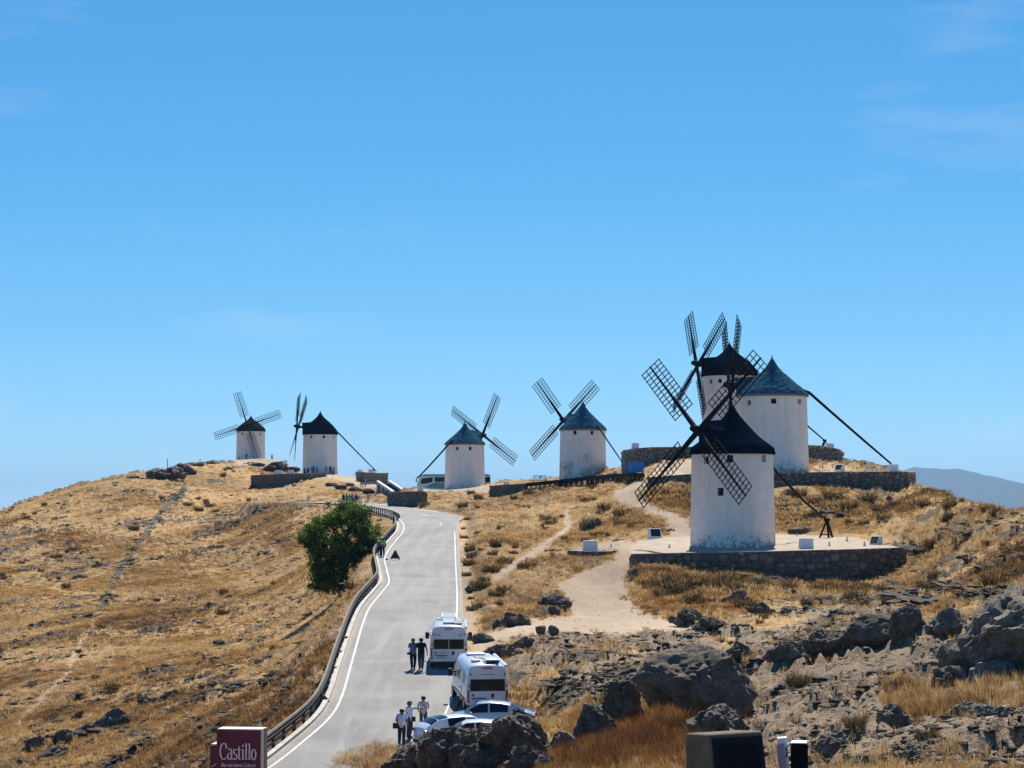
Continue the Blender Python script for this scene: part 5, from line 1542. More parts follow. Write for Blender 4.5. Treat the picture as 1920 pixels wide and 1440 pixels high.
# larger dark outcrops low on the left slope
for i_, (a_, b_, w_, h_, lb) in enumerate(((216, 1362, 46, 36, 'black crag, tallest of the rock band low on the left slope'), (192, 1368, 40, 26, 'dark rock leaning on the tallest crag of the left slope'), (160, 1382, 56, 22, 'dark ledge stretching down from the tallest left crag'),
        (118, 1392, 34, 24, 'blocky dark rock low on the left slope'), (64, 1402, 30, 20, 'dark rock at the left end of the rock band'), (275, 1322, 36, 16, 'small dark crag right of the tallest one on the left slope'), (312, 1312, 40, 13, 'low ledge at the right end of the left rock band'), (95, 1420, 50, 18, 'dark rocks at the bottom left below the band'), (140, 1352, 36, 12, 'low shrubby rock above the left rock band'))):
    boulder(a_, b_, w_ * 1.35, h_, 80 + i_, lb, 0.6, 5, mat=M_ROCK, sunk=0.25, tilt=(0, -0.3), strata=0.1)
# the rough strip of rock between the guard rail and the slope
for i_, (a_, b_, w_, h_, lb) in enumerate(((598, 1322, 40, 20, 'dark rock strip beside the guard rail, nearest of the row'), (606, 1292, 34, 18, 'dark rock strip beside the guard rail, second of the row'), (618, 1262, 32, 16, 'dark rock strip beside the guard rail, third of the row'),
        (630, 1232, 30, 16, 'dark rock strip beside the guard rail, fourth of the row'), (642, 1205, 26, 14, 'dark rock strip beside the guard rail, farthest of the row'), (700, 1010, 40, 12, 'dark rocks on the bank behind the tree'))):
    boulder(a_, b_, w_, h_, 90 + i_, lb, 1.2, 5, mat=M_ROCK, sunk=0.3, strata=0.1, dmin=90)
# ledges that follow the dip of the hill
def ledge_mesh(seed):
    r = np.random.default_rng(seed); Vs, Fs, n = [], [], 0; x = -1.0
    while x < 0.95:
        w = r.uniform(0.18, 0.42); hh = r.uniform(0.10, 0.24) * (1.15 - abs(x)); me = rock_mesh('slab', int(seed * 31 + len(Vs)), 2, M_ROCK_FAR, (w, r.uniform(0.2, 0.42), hh * 0.85), 18, 0.13, 0.12, (0.4, 0.3))
        V = np.array([v.co[:] for v in me.vertices]); Fc = np.array([list(p.vertices) for p in me.polygons]); bpy.data.meshes.remove(me)
        a = r.normal() * 0.15; ca, sa = math.cos(a), math.sin(a)
        V = np.stack([V[:, 0] * ca - V[:, 2] * sa + x, V[:, 1] + r.normal() * 0.14, V[:, 0] * sa + V[:, 2] * ca + r.normal() * 0.03], 1)
        Vs.append(V); Fs.append(Fc + n); n += len(V); x += w * r.uniform(0.8, 1.7)
    me = np_mesh('rock_ledge', np.concatenate(Vs), np.concatenate(Fs), M_ROCK_FAR)
    try: me.set_sharp_from_angle(angle=math.radians(35))
    except Exception: pass
    me.polygons.foreach_set('use_smooth', [False] * len(me.polygons))
    return me
LEDGE = [ledge_mesh(200 + i) for i in range(9)]
def ledges(n, weight, s0, s1, heading, label, group, tilt):
    x, y, z = sample(n, weight * (RDIST > 4.5), True)
    for i in range(n):
        s = s0 + (s1 - s0) * random.random() ** 2.2
        o = bpy.data.objects.new('rock_ledge', LEDGE[random.randrange(9)]); link(o)
        o.location = (x[i], y[i], z[i] + 0.02 * s)
        o.rotation_euler = (random.uniform(-.1, .1), tilt + random.uniform(-.08, .08), heading + random.uniform(-.35, .35))
        o.scale = (s, s * random.uniform(0.8, 1.2), s * random.uniform(0.6, 1.15))
        tag(o, label, 'rock', group)
ledges(150, CLEAR * LEFT * (0.06 + ROCK) * (GY > 115) * np.where(GY < 165, 0.35, 1.0), 0.7, 2.4, 0.78, 'dark schist ledge slanting across the golden left hillside', 'schist ledges on the left hillside', -0.20)
ledges(90, CLEAR * RIGHT * (0.03 + ROCK) * rt_reg * (GY > 100), 0.6, 2.4, -0.55, 'dark schist ledge on the rocky slope at the right', 'schist ledges on the right slope', 0.18)
ledges(42, CLEAR * RIGHT * reg2 * (GY > 80) * (GX > 2.2), 0.5, 1.4, -0.2, 'low grey ledge in the rocky ground right of the motorhomes', 'ledges right of the motorhomes', 0.08)
ledges(14, CLEAR * RIGHT * mid_reg * (GY > 125), 0.5, 1.3, 0.4, 'dark ledge on the grassy slope right of the road', 'ledges on the slope right of the road', -0.1)
# small broken schist between the ledges
def schist(name, n, w, s0, s1, heading):
    x, y, z = sample(n, w)
    sc = s0 + (s1 - s0) * NPR.random(n) ** 2.5
    scatter(name, np.stack([x, y, z + 0.03], 1), heading + NPR.normal(0, 0.35, n), sc, NPR.random(n), [bpy.data.objects.new('broken_schist', m) for m in LEDGE])
schist('broken_schist', 4000, CLEAR * LEFT * (0.10 + ROCK) * (GY > 115) * (RDIST > 3), 0.20, 1.05, 0.78)
schist('broken_schist', 950, CLEAR * RIGHT * (0.04 + ROCK) * (GY > 75) * (RDIST > 3) * (GX > 2), 0.2, 0.85, -0.5)
# loose stones
SMALL = []
for i in range(6):
    o_ = bpy.data.objects.new('loose_stone', rock_mesh('loose_stone', 240 + i, 2, (M_ROCK, M_ROCK_PALE, M_ROCK_FAR)[i % 3], (0.5, 0.38, 0.14), 18, 0.14, 0.05)); o_.data.polygons.foreach_set('use_smooth', [False] * len(o_.data.polygons)); SMALL.append(o_)
def pebbles(name, n, w, s0, s1):
    x, y, z = sample(n, w)
    sc = s0 + (s1 - s0) * NPR.random(n) ** 3
    scatter(name, np.stack([x, y, z], 1), NPR.random(n) * 6.283, sc, NPR.random(n), SMALL)
pebbles('loose_stones', 3600, CLEAR * (0.04 + ROCK ** 2 + 0.35 * reg2) * (GY > 60) * (1 - 0.8 * (RDIST < 6)), 0.15, 0.9)
pebbles('earth_stones', 7000, EARTH * (GY > 28), 0.05, 0.34)
pebbles('path_stones', 350, np.clip(DIRT, 0, 1) * (RDIST > 1.0) * (GY > 60) * (GY < 300), 0.08, 0.3)

# ------------------------------------------------------------------ the tree below the road
def tree(px, py, D):
    base = P(px, py, D); base.z = float(gz(base.x, base.y)) - 0.1
    root = empty('tree', base, 0, 'bushy dark green tree standing below the guard rail, left of the road', 'tree')
    k = F / D
    def W(x, y, dy=0.0):
        p = P(x, y, D + dy); return p - base
    tr = MB()
    t0 = Vector((0, 0, -0.4)); t1 = W(641, 1085, 0.0); t2 = W(645, 1050, 0.2); t3 = W(648, 1010, 0.3)
    tr.tube([t0, t0.lerp(t1, 0.5), t1, t2, t3], [0.30, 0.23, 0.19, 0.15, 0.07], 10)
    tr.build('trunk', M_BARK, root, smooth='all')
    for (sx, sy, ex, ey, dy) in ((641, 1085, 612, 1062, -0.8), (642, 1075, 676, 1030, 0.9), (644, 1060, 605, 1020, 0.6), (645, 1050, 690, 1000, -0.9), (646, 1035, 620, 975, 0.8), (648, 1020, 665, 960, 0.0), (643, 1070, 600, 1050, 1.2)):
        lb = MB(); a, b = W(sx, sy), W(ex, ey, dy); m = a.lerp(b, 0.5) + Vector((0, 0, 0.25))
        lb.tube([a, m, b], [0.11, 0.075, 0.03], 7); lb.build('limb', M_BARK, root, smooth='all')
    rnd = np.random.default_rng(12)
    blobs = [(606, 1090, 26, 20, 1.5), (634, 1092, 22, 18, 1.3), (655, 1058, 30, 26, 1.6), (604, 1058, 26, 26, 1.6), (694, 1012, 20, 30, 1.5), (578, 1008, 14, 16, 1.2), (640, 1005, 62, 52, 3.1), (612, 1000, 42, 38, 2.4), (676, 1000, 36, 40, 2.2), (650, 968, 40, 28, 2.0), (606, 1075, 26, 30, 1.6), (622, 1048, 40, 34, 2.2), (680, 1030, 22, 22, 1.5), (590, 1020, 26, 22, 1.6)]
    V, Fq, T = [], [], []
    area = [b[2] * b[3] for b in blobs]
    for bi, (bx, by, rx, ry, rd) in enumerate(blobs):
        for c in range(int(10 + area[bi] / 44)):
            n = rnd.normal(size=3); n /= np.linalg.norm(n)
            rr = rnd.uniform(0.5, 1.0) if rnd.random() < 0.86 else rnd.uniform(1.0, 1.22)
            cc = np.array(W(bx, by)) + np.array([n[0] * rx / k, n[1] * rd, n[2] * ry / k]) * rr
            s = rnd.uniform(0.28, 0.6)
            tone = np.clip(0.44 + 0.2 * rnd.normal(), 0.05, 0.8)  # random leaf tone, its spread widened to paint in sunlit clusters
            for q in range(int(72 * s / 0.45)):
                p = cc + rnd.normal(size=3) * np.array([s, s, s * 0.75]) * 0.55
                a = rnd.normal(size=3); a /= np.linalg.norm(a); b = np.cross(a, rnd.normal(size=3)); b /= np.linalg.norm(b)
                l, w = rnd.uniform(0.09, 0.17), rnd.uniform(0.04, 0.075)
                i = len(V)
                V += [p - a * l, p + b * w, p + a * l, p - b * w]; Fq.append((i, i + 1, i + 2, i + 3))
                T += [float(np.clip(tone + rnd.normal() * 0.16, 0, 1))] * 4
    me = np_mesh('crown', V, Fq, M_LEAF, smooth=False)
    at = me.attributes.new('tint', 'FLOAT', 'POINT'); at.data.foreach_set('value', np.array(T, np.float32))
    link(bpy.data.objects.new('crown', me), root)
    return root
tree(640, 1112, 205)

# ------------------------------------------------------------------ far country and air
M_MOUNT = rock_material('hazed_mountain_scrub', (0.016, 0.034, 0.044), (0.028, 0.050, 0.058), (0.035, 0.058, 0.062), 0.01)  # dark scrub, with some blue of the distant haze put into its colour
def ridge(name, line, D, width, seed, foot=-72.0):
    n = 240; m = 26
    pxs = np.linspace(line[0][0], line[-1][0], n); tops = np.interp(pxs, [a for a, b in line], [b for a, b in line])
    V = []; Fq = []
    for j in range(m):
        s = j / (m - 1) * 2 - 1                                   # -1 near foot, 0 crest, 1 far foot
        for i in range(n):
            c = P(pxs[i], tops[i], D); y = D + s * width
            hgt = (c.z - foot) * (1 - abs(s) ** 1.15)
            hgt += (1 - abs(s)) * (c.z - foot) * 0.16 * float(abs(s) > 0.02) * NOI[j, i]
            hgt += (0.02 * (c.z - foot)) * NOI2[j, i] * (1 - abs(s))
            V.append((c.x * (y / D) ** 0.3, y, foot + max(-1, hgt)))
    for j in range(m - 1):
        for i in range(n - 1):
            a = j * n + i; Fq.append((a, a + 1, a + n + 1, a + n))
    o = bpy.data.objects.new(name, np_mesh(name, V, Fq, M_MOUNT)); link(o)
    return tag(o, kind='structure')
ii, jj = np.meshgrid(np.arange(240), np.arange(26))
NOI = fbm(ii * 0.06, jj * 0.16, octaves=4, seed=131); NOI2 = fbm(ii * 0.35, jj * 0.5, octaves=3, seed=133)
ridge('mountain', [(1250, 930), (1500, 905), (1640, 884), (1700, 879), (1745, 877.5), (1790, 878.5), (1840, 884), (1885, 896), (1920, 906), (2000, 926), (2200, 945)], 16000, 4300, 1)
ridge('far_hills', [(1500, 985), (1700, 972), (1850, 956), (1890, 947), (1935, 938), (2050, 930), (2300, 950), (2500, 975)], 10500, 1100, 2)
pl = MB(); PX_, PY_ = 16500, 21500
pl.add([(-PX_, -3000, -74), (PX_, -3000, -74), (PX_, PY_, -74), (-PX_, PY_, -74)], [(0, 1, 2, 3)])
plain = pl.build('plain', simple('plain_fields', (0.20, 0.17, 0.10), 0.95, var=0.4, scale=0.003)); tag(plain, kind='structure')
# the outer flank of the hill, down to the plain
fl_ = []; ff_ = []
edge = [(TC[0] * y, y, float(GZ[i, 0])) for i, y in enumerate(YR) if i % 20 == 0] + [(TC[j] * YR[-1], YR[-1], float(GZ[-1, j])) for j in range(0, len(TC), 20)] + [(TC[-1] * y, y, float(GZ[i, -1])) for i, y in reversed(list(enumerate(YR))) if i % 20 == 0]
for (x, y, z) in edge:
    d = math.hypot(x, y - 200) + 1e-6
    fl_ += [(x, y, z - 0.02), (x + x / d * 160, y + (y - 200) / d * 160, min(z - 25, -40)), (x + x / d * 420, y + (y - 200) / d * 420, -75)]
for i in range(len(edge) - 1):
    for k in range(2): ff_.append((i * 3 + k, i * 3 + k + 1, (i + 1) * 3 + k + 1, (i + 1) * 3 + k))
fo = bpy.data.objects.new('hill_flank', np_mesh('hill_flank', fl_, ff_, M_GROUND)); link(fo); tag(fo, kind='structure')
hz_m = bpy.data.materials.new('haze'); hz_m.use_nodes = True; hn = hz_m.node_tree; hn.nodes.clear()
ho = nd(hn, 'ShaderNodeOutputMaterial'); pv = nd(hn, 'ShaderNodeVolumePrincipled')
pv.inputs['Color'].default_value = (0.37, 0.67, 1.0, 1); pv.inputs['Density'].default_value = 4.4e-5; pv.inputs['Anisotropy'].default_value = 0.0
hn.links.new(pv.outputs[0], ho.inputs['Volume'])
hb_ = MB(); hb_.box((0, 9000, 122), (34000, 26000, 396)); haze = hb_.build('haze', hz_m); tag(haze, kind='stuff')
# ------------------------------------------------------------------ guard rail, signs, roadside
M_RAIL = simple('shaded_rail', (0.050, 0.042, 0.036), 0.85, 0.0, var=0.3)  # steel darkened to paint in the shade on the rail's face
M_RAILTOP = simple('sunlit_rail_top', (0.165, 0.145, 0.125), 0.8, 0.0, var=0.25)  # paler copy of the rail colour, painting its sunlit top edge
def guard_rail():
    i1 = 17 * 14 + 2
    base = RL[:i1] - NRM[:i1] * 0.98
    pts = smooth_line([Vector(p) for p in base[::3]], 0.5)
    a0 = 0
    pts = [p for p in pts if p.y > 91.0]
    root = empty('guard_rail', pts[0], 0, 'long steel guard rail with dark posts along the left road edge', 'guard rail')
    o = root.location
    # rail: a folded steel band, the shade of its face put into the colour
    prof = [(0.00, 0.80), (-0.045, 0.79), (-0.02, 0.70), (0.03, 0.66), (-0.02, 0.62), (-0.045, 0.53), (0.0, 0.50), (0.02, 0.50), (-0.02, 0.545), (0.005, 0.62), (0.055, 0.66), (0.005, 0.70), (-0.02, 0.775), (0.03, 0.80)]
    V, Fq = [], []
    n = len(prof)
    for i, p in enumerate(pts):
        d = (pts[min(i + 1, len(pts) - 1)] - pts[max(i - 1, 0)]); d.z = 0; d.normalize(); s = Vector((d.y, -d.x, 0))
        for x, z in prof: V.append(p - o + s * (x + 0.10) + Vector((0, 0, z)))
    for i in range(len(pts) - 1):
        for k in range(n): Fq.append((i * n + k, i * n + (k + 1) % n, (i + 1) * n + (k + 1) % n, (i + 1) * n + k))
    link(bpy.data.objects.new('rail', np_mesh('rail', V, Fq, M_RAIL, smooth=False)), root)
    cap = MB()
    for i in range(len(pts) - 1):
        cap.beam(pts[i] - o + Vector((0, 0, 0.815)), pts[i + 1] - o + Vector((0, 0, 0.81)), 0.10, 0.02)
    cap.build('sunlit_edge_strip', M_RAILTOP, root)  # strip added as the painted sunlit edge of the rail
    pm = MB(); pm.box((0, 0, 0.12), (0.13, 0.16, 1.36)); me = pm.mesh('post', M_RAILPOST)
    acc = 0
    for i, p in enumerate(pts):
        if i % 4 == 1:
            ob = bpy.data.objects.new('post', me); link(ob, root); ob.location = p - o
            d = (pts[min(i + 1, len(pts) - 1)] - pts[max(i - 1, 0)]); ob.rotation_euler = (0, 0, math.atan2(-d.x, d.y))
    # dark second rail behind
    V = []
    for i, p in enumerate(pts):
        d = (pts[min(i + 1, len(pts) - 1)] - pts[max(i - 1, 0)]); d.z = 0; d.normalize(); s = Vector((d.y, -d.x, 0))
        for x, z in ((0.02, 0.22), (0.06, 0.22), (0.06, 0.34), (0.02, 0.34)): V.append(p - o + s * x + Vector((0, 0, z)))
    Fq = []
    for i in range(len(pts) - 1):
        for k in range(4): Fq.append((i * 4 + k, i * 4 + (k + 1) % 4, (i + 1) * 4 + (k + 1) % 4, (i + 1) * 4 + k))
    link(bpy.data.objects.new('lower_rail', np_mesh('lower_rail', V, Fq, M_RAILPOST, smooth=False)), root)
guard_rail()

def wood_fence():
    line = [P(746, 978, 268), P(737, 972, 276), P(722, 967, 284), P(703, 963.5, 294), P(684, 960, 305), P(664, 956.5, 318), P(640, 953, 332)]
    pts = smooth_line(line, 1.9)
    for p in pts: p.z = float(gz(p.x, p.y))
    root = empty('roadside_fence', pts[0], 0, 'dark post and rail barrier curving left above the tree', 'fence')
    o = root.location
    pm = MB(); pm.box((0, 0, 0.30), (0.16, 0.16, 1.5)); me = pm.mesh('post', M_RAILPOST)
    for p in pts:
        ob = bpy.data.objects.new('post', me); link(ob, root); ob.location = p - o
    tb, lb = MB(), MB()
    for a, b in zip(pts[:-1], pts[1:]):
        tb.beam(a - o + Vector((0, 0, 1.04)), b - o + Vector((0, 0, 1.04)), 0.14, 0.14)
        lb.beam(a - o + Vector((0, 0, 0.14)), b - o + Vector((0, 0, 0.14)), 0.10, 0.08)
    tb.build('top_rail', M_RAILPOST, root); lb.build('bottom_rail', M_RAILPOST, root)
wood_fence()

M_SIGNBACK = simple('sign_back', (0.22, 0.21, 0.22), 0.55, 0.3)
M_SIGNDARK = simple('sign_dark', (0.035, 0.035, 0.04), 0.6)
def round_sign():
    b = P(745, 984, 262); b.z = float(gz(b.x, b.y))
    root = empty('road_sign', b, 0, 'round traffic sign seen from behind at the bend of the guard rail', 'road sign')
    h = P(745, 968, 262).z - b.z
    m = MB(); m.tube([(0, 0, -0.3), (0, 0, h + 0.25)], 0.035, 8); m.build('post', M_STEEL, root)
    d = MB()
    for y, r in ((0.04, 0.36), (0.07, 0.36)): pass
    d.tube([(0, 0.05, h), (0, 0.08, h)], [0.33, 0.33], 28); d.build('disc', M_SIGNBACK, root)
    r_ = MB(); r_.lathe([(0.33, 0), (0.35, 0.0), (0.35, 0.04), (0.33, 0.04)], 28)
    o = r_.build('rim', M_STEEL, root); o.location = (0, 0.08, h); o.rotation_euler = (math.pi / 2, 0, 0)
    c = MB(); c.box((0, 0.03, h + 0.12), (0.28, 0.03, 0.04)); c.box((0, 0.03, h - 0.12), (0.28, 0.03, 0.04)); c.build('bracket', M_SIGNDARK, root)
round_sign()

def warning_triangle():
    q = road_pt(741, 1049)
    root = empty('warning_sign', q, 0.1, 'folding triangular warning sign standing on the road near two officers', 'warning sign')
    m = MB(); a, t = 0.42, 0.05
    tri = [(-a, 0, 0.12), (a, 0, 0.12), (0, 0.12, 0.86)]
    m.add(tri + [(x, y + 0.03, z) for x, y, z in tri], [(0, 1, 2), (5, 4, 3), (0, 3, 4, 1), (1, 4, 5, 2), (2, 5, 3, 0)]); m.build('panel', M_SIGNDARK, root)
    e = MB()
    for i in range(3): e.beam(Vector(tri[i]) - Vector((0, 0.01, 0)), Vector(tri[(i + 1) % 3]) - Vector((0, 0.01, 0)), 0.05, 0.03)
    e.build('border', simple('sign_red', (0.09, 0.02, 0.02), 0.6), root)
    l = MB(); l.beam((-0.3, 0.02, 0.15), (-0.34, -0.05, 0), 0.03); l.beam((0.3, 0.02, 0.15), (0.34, -0.05, 0), 0.03); l.build('foot', M_SIGNDARK, root)
    s = MB(); s.beam((0.05, 0.12, 0.8), (0.40, 0.5, 0.0), 0.09, 0.04); s.build('stay', M_SIGNDARK, root)
    b = MB(); b.box((-0.75, 0.1, 0.05), (0.25, 0.16, 0.1)); 
    w = b.build('traffic_weight', M_SIGNDARK); w.location = q; tag(w, 'small dark sandbag on the road left of the folding triangle', 'sandbag')
warning_triangle()

# ---- white blocks and bollards on the platforms
def panel_block(px, base_y, D, w, h, rz, label, panel=True, mat=None, dep=0.75, group=None):
    b = P(px, base_y, D)
    root = empty('panel_stand' if panel else 'masonry_block', b, rz, label, 'information stand' if panel else 'block', group)
    m = MB(); t = 0.82
    q = [(-w / 2, -dep / 2, -0.25), (w / 2, -dep / 2, -0.25), (w / 2, dep / 2, -0.25), (-w / 2, dep / 2, -0.25)]
    if panel:
        top = [(-w / 2 * 0.98, -dep / 2 * 0.05, h), (w / 2 * 0.98, -dep / 2 * 0.05, h), (w / 2 * 0.98, dep / 2 * 0.8, h), (-w / 2 * 0.98, dep / 2 * 0.8, h)]
    else:
        top = [(-w / 2 * 0.80, -dep / 2 * t, h), (w / 2 * 0.90, -dep / 2 * t, h), (w / 2 * 0.90, dep / 2 * t, h), (-w / 2 * 0.80, dep / 2 * t, h)]
    m.add(q + top, [(3, 2, 1, 0), (4, 5, 6, 7), (0, 1, 5, 4), (1, 2, 6, 5), (2, 3, 7, 6), (3, 0, 4, 7)])
    ob = m.build('body', mat or M_WHITEBLOCK, root)
    bv = ob.modifiers.new('edges', 'BEVEL'); bv.width = 0.04; bv.segments = 2
    if panel:
        f = MB()
        n = Vector((0, -(h + 0.25), -(dep / 2 * 0.95))).normalized(); n = Vector((0, -(h + 0.25), dep * 0.45)).normalized()
        def onf(x, t_, e): 
            p = Vector((x, -dep / 2 + (dep * 0.45 + dep * 0.025) * ((t_ * (h) + 0.25) / (h + 0.25)), t_ * h)); return p + n * e
        fr = [onf(-w * .38, .14, .035), onf(w * .38, .14, .035), onf(w * .38, .9, .035), onf(-w * .38, .9, .035)]
        f.add(fr + [p - n * 0.05 for p in fr], [(0, 1, 2, 3), (0, 4, 5, 1), (1, 5, 6, 2), (2, 6, 7, 3), (3, 7, 4, 0)]); fo_ = f.build('panel', M_PANEL, root)
        g = MB(); g.add([onf(-w * .31, .22, .045), onf(w * .31, .22, .045), onf(w * .31, .82, .045), onf(-w * .31, .82, .045)], [(0, 1, 2, 3)])
        g.build('glass', simple('panel_glass', (0.006, 0.008, 0.014), 0.2, spec=0.5), fo_)
    return root
panel_block(1228, 1008, 200, 1.2, 0.85, R_(18), 'white block with square black panel at the edge of the pale path')
panel_block(1642, 1021, 185, 1.05, 0.72, R_(-58), 'white block with narrow black panel at the right end of the near platform')
panel_block(1574, 881.5, 235, 1.0, 0.62, R_(-52), 'white block with black panel on the high platform beside the slate roofed mill')
panel_block(1511, 1030.5, 178.5, 1.25, 0.93, 0.0, 'large white block on the front edge of the near platform', False)
panel_block(1106, 1034, 190, 1.35, 0.95, R_(8), 'tapering white block on the short wall stub left of the near platform', False)
panel_block(1675, 883.5, 230, 1.05, 0.72, 0.0, 'white block at the lower end of the longest tail pole', False)
panel_block(949, 910, 342, 0.95, 0.55, 0.0, 'grey white block on the wall between the bus and the walkway', False)
panel_block(1191, 840, 268, 0.95, 0.62, 0.0, 'white block on the curved hilltop enclosure wall', False)
panel_block(1556, 838.5, 258, 0.9, 0.45, 0.0, 'white block on the enclosure wall right of the slate roofed mill', False)
panel_block(675, 885, 425, 1.0, 0.45, 0.0, 'dark sided block on the small wall by the left tail pole', False)
panel_block(695, 885.5, 423, 0.95, 0.62, 0.0, 'grey block on the small wall beneath the left tail pole', False)
panel_block(788, 921.5, 335, 1.0, 0.62, 0.0, 'pale block on the corner wall in front of the bus', False)
panel_block(535, 868, 470, 0.9, 0.6, 0.0, 'white block on the left hilltop between two windmills', False)
panel_block(420, 868.5, 520, 1.0, 0.6, 0.0, 'white block left of the farthest windmill', False)
panel_block(522, 887, 424, 1.6, 0.55, 0.0, 'broken white masonry on the low wall of the left hilltop', False)
panel_block(545, 887, 423, 1.2, 0.6, 0.0, 'white slab beside broken masonry on the low wall of the left hilltop', False)
def bollard(px, y, D, h, label):
    b = P(px, y, D); m = MB()
    m.lathe([(0.13, -0.2), (0.13, 0.02), (0.09, 0.04), (0.075, h * 0.75), (0.05, h * 0.95), (0.0, h)], 12)
    o = m.build('bollard', M_WHITEBLOCK, None, smooth=40); o.location = b
    return tag(o, label, 'bollard', 'small white bollards on the platforms')
for px, y, D, lb in ((1494, 1008, 200, 'small white bollard at the back of the near platform beside the mill'), (1555, 1023, 182, 'small white bollard left of the tripod foot'), (1588, 1013.5, 190, 'small white bollard right of the tripod'), (1621, 1022, 182, 'small white bollard beside the narrow panel block'),
        (1420, 1023, 181, 'tiny white bollard in front of the near mill wall'), (1146, 1027, 194, 'small white bollard right of the tapering block'), (1255, 1028, 185, 'small dark capped bollard left of the near mill'), (1623, 881, 235, 'tiny white bollard on the high platform'), (1644, 881.5, 234, 'tiny white bollard next to the long tail pole block')):
    bollard(px, y, D, 0.36, lb)

# ---- trestles under the tail poles
def tripod(top, h, label, rz=0.3, spread=0.75):
    b = top - Vector((0, 0, h))
    root = empty('tail_trestle', b, rz, label, 'trestle')
    t = Vector((0, 0, h + 0.02))
    for a in (-1.2, 0.9, 3.0):
        m = MB(); m.beam(t, (spread * math.cos(a), spread * math.sin(a), -0.1), 0.16, 0.14); m.build('leg', M_WOOD_DARK, root)
    c = MB(); q = [Vector((spread * 0.75 * math.cos(a), spread * 0.75 * math.sin(a), h * 0.22)) for a in (-1.2, 0.9, 3.0)]
    for i in range(3): c.beam(q[i], q[(i + 1) % 3], 0.09)
    c.build('brace', M_WOOD_DARK, root)
    d = MB(); d.tube([t - Vector((0.25, 0, 0)), t + Vector((0.25, 0, 0))], 0.14, 8); d.build('drum', M_WOOD_DARK, root)
tripod(tail_near, 1.65, 'dark wooden trestle holding the tail pole of the near windmill')
tripod(tail_back, 1.15, 'dark wooden trestle on the skyline at the end of the back mill tail pole', 0.8)
tripod(tail_two + Vector((-0.6, 0, 0.4)), 0.9, 'small dark trestle on the wall end under the left tail pole', 0.2, 0.5)

# ---- wooden walkway and barriers
def walkway():
    L = [P(986, 906.5, 330), P(1020, 903, 326), P(1060, 899, 320), P(1100, 894.5, 312), P(1140, 890.5, 304), P(1175, 888.5, 297), P(1206, 888, 292)]
    def near_ground(p, px, py):
        g = hit(px, py + 13, 170)
        return P(px, py, min(p.y, g.y - 0.3)) if g else p
    L = [near_ground(p, *q) for p, q in zip(L, ((986, 906.5), (1020, 903), (1060, 899), (1100, 894.5), (1140, 890.5), (1175, 888.5), (1206, 888)))]
    root = empty('boardwalk', Vector((L[3].x, L[3].y, float(gz(L[3].x, L[3].y)))), 0, 'dark wooden boardwalk on posts in front of the flaking windmill', 'walkway')
    o = root.location
    d = MB()
    wd = Vector((0.25, 2.2, 0))
    for a, b in zip(L[:-1], L[1:]):
        n = max(1, int((b - a).length / 0.35))
        for k in range(n):
            p, q = a.lerp(b, (k + 0.06) / n) - o, a.lerp(b, (k + 0.94) / n) - o
            d.add([p, q, q + wd, p + wd] + [v + Vector((0, 0, 0.07)) for v in (p, q, q + wd, p + wd)], [(3, 2, 1, 0), (4, 5, 6, 7), (0, 1, 5, 4), (1, 2, 6, 5), (2, 3, 7, 6), (3, 0, 4, 7)])
    tag(d.build('planks', M_WOOD_DARK, root), kind='stuff')
    f = MB()
    for a, b in zip(L[:-1], L[1:]):
        for off in (Vector((0, 0.02, -0.22)), wd + Vector((0, 0, -0.22))): f.beam(a - o + off, b - o + off, 0.14, 0.40)
    f.build('beams', M_WOOD_DARK, root)
    pm = {}
    for i, (a, b) in enumerate(zip(L[:-1], L[1:])):
        for k in range(4):
            p = a.lerp(b, k / 4)
            for off in (Vector((0, 0.05, 0)), wd):
                q = p + off; zb = float(gz(q.x, q.y)) - 0.5
                if q.z - zb < 0.3: continue
                m = MB(); m.beam((q.x - o.x, q.y - o.y, zb - o.z), (q.x - o.x, q.y - o.y, q.z - o.z - 0.1), 0.16, 0.16); m.build('post', M_WOOD_DARK, root)
    # boarded skirt below the deck
    s = MB()
    a, b = L[3] - Vector((0, 0.3, 0.1)), L[5] - Vector((0, 0.3, 0.1))
    for k in range(22):
        p, q = a.lerp(b, k / 22), a.lerp(b, (k + 0.86) / 22)
        if k in (13, 14, 17, 18): continue
        lo = min(float(gz(p.x, p.y)), p.z - 0.6) - 0.4
        s.add([(p.x - o.x, p.y - o.y, lo - o.z), (q.x - o.x, q.y - o.y, lo - o.z), (q.x - o.x, q.y - o.y, q.z - o.z), (p.x - o.x, p.y - o.y, p.z - o.z),
               (p.x - o.x, p.y - o.y + .05, lo - o.z), (q.x - o.x, q.y - o.y + .05, lo - o.z), (q.x - o.x, q.y - o.y + .05, q.z - o.z), (p.x - o.x, p.y - o.y + .05, p.z - o.z)],
              [(0, 1, 2, 3), (5, 4, 7, 6), (0, 3, 7, 4), (1, 5, 6, 2)])
    tag(s.build('skirt_boards', M_WOOD_DARK, root), kind='stuff')
    return L
WALK = walkway()
M_BLUE = simple('blue_paint', (0.03, 0.20, 0.55), 0.5, var=0.2)
M_BLUEGREY = simple('blue_grey_paint', (0.04, 0.07, 0.11), 0.5, var=0.2)
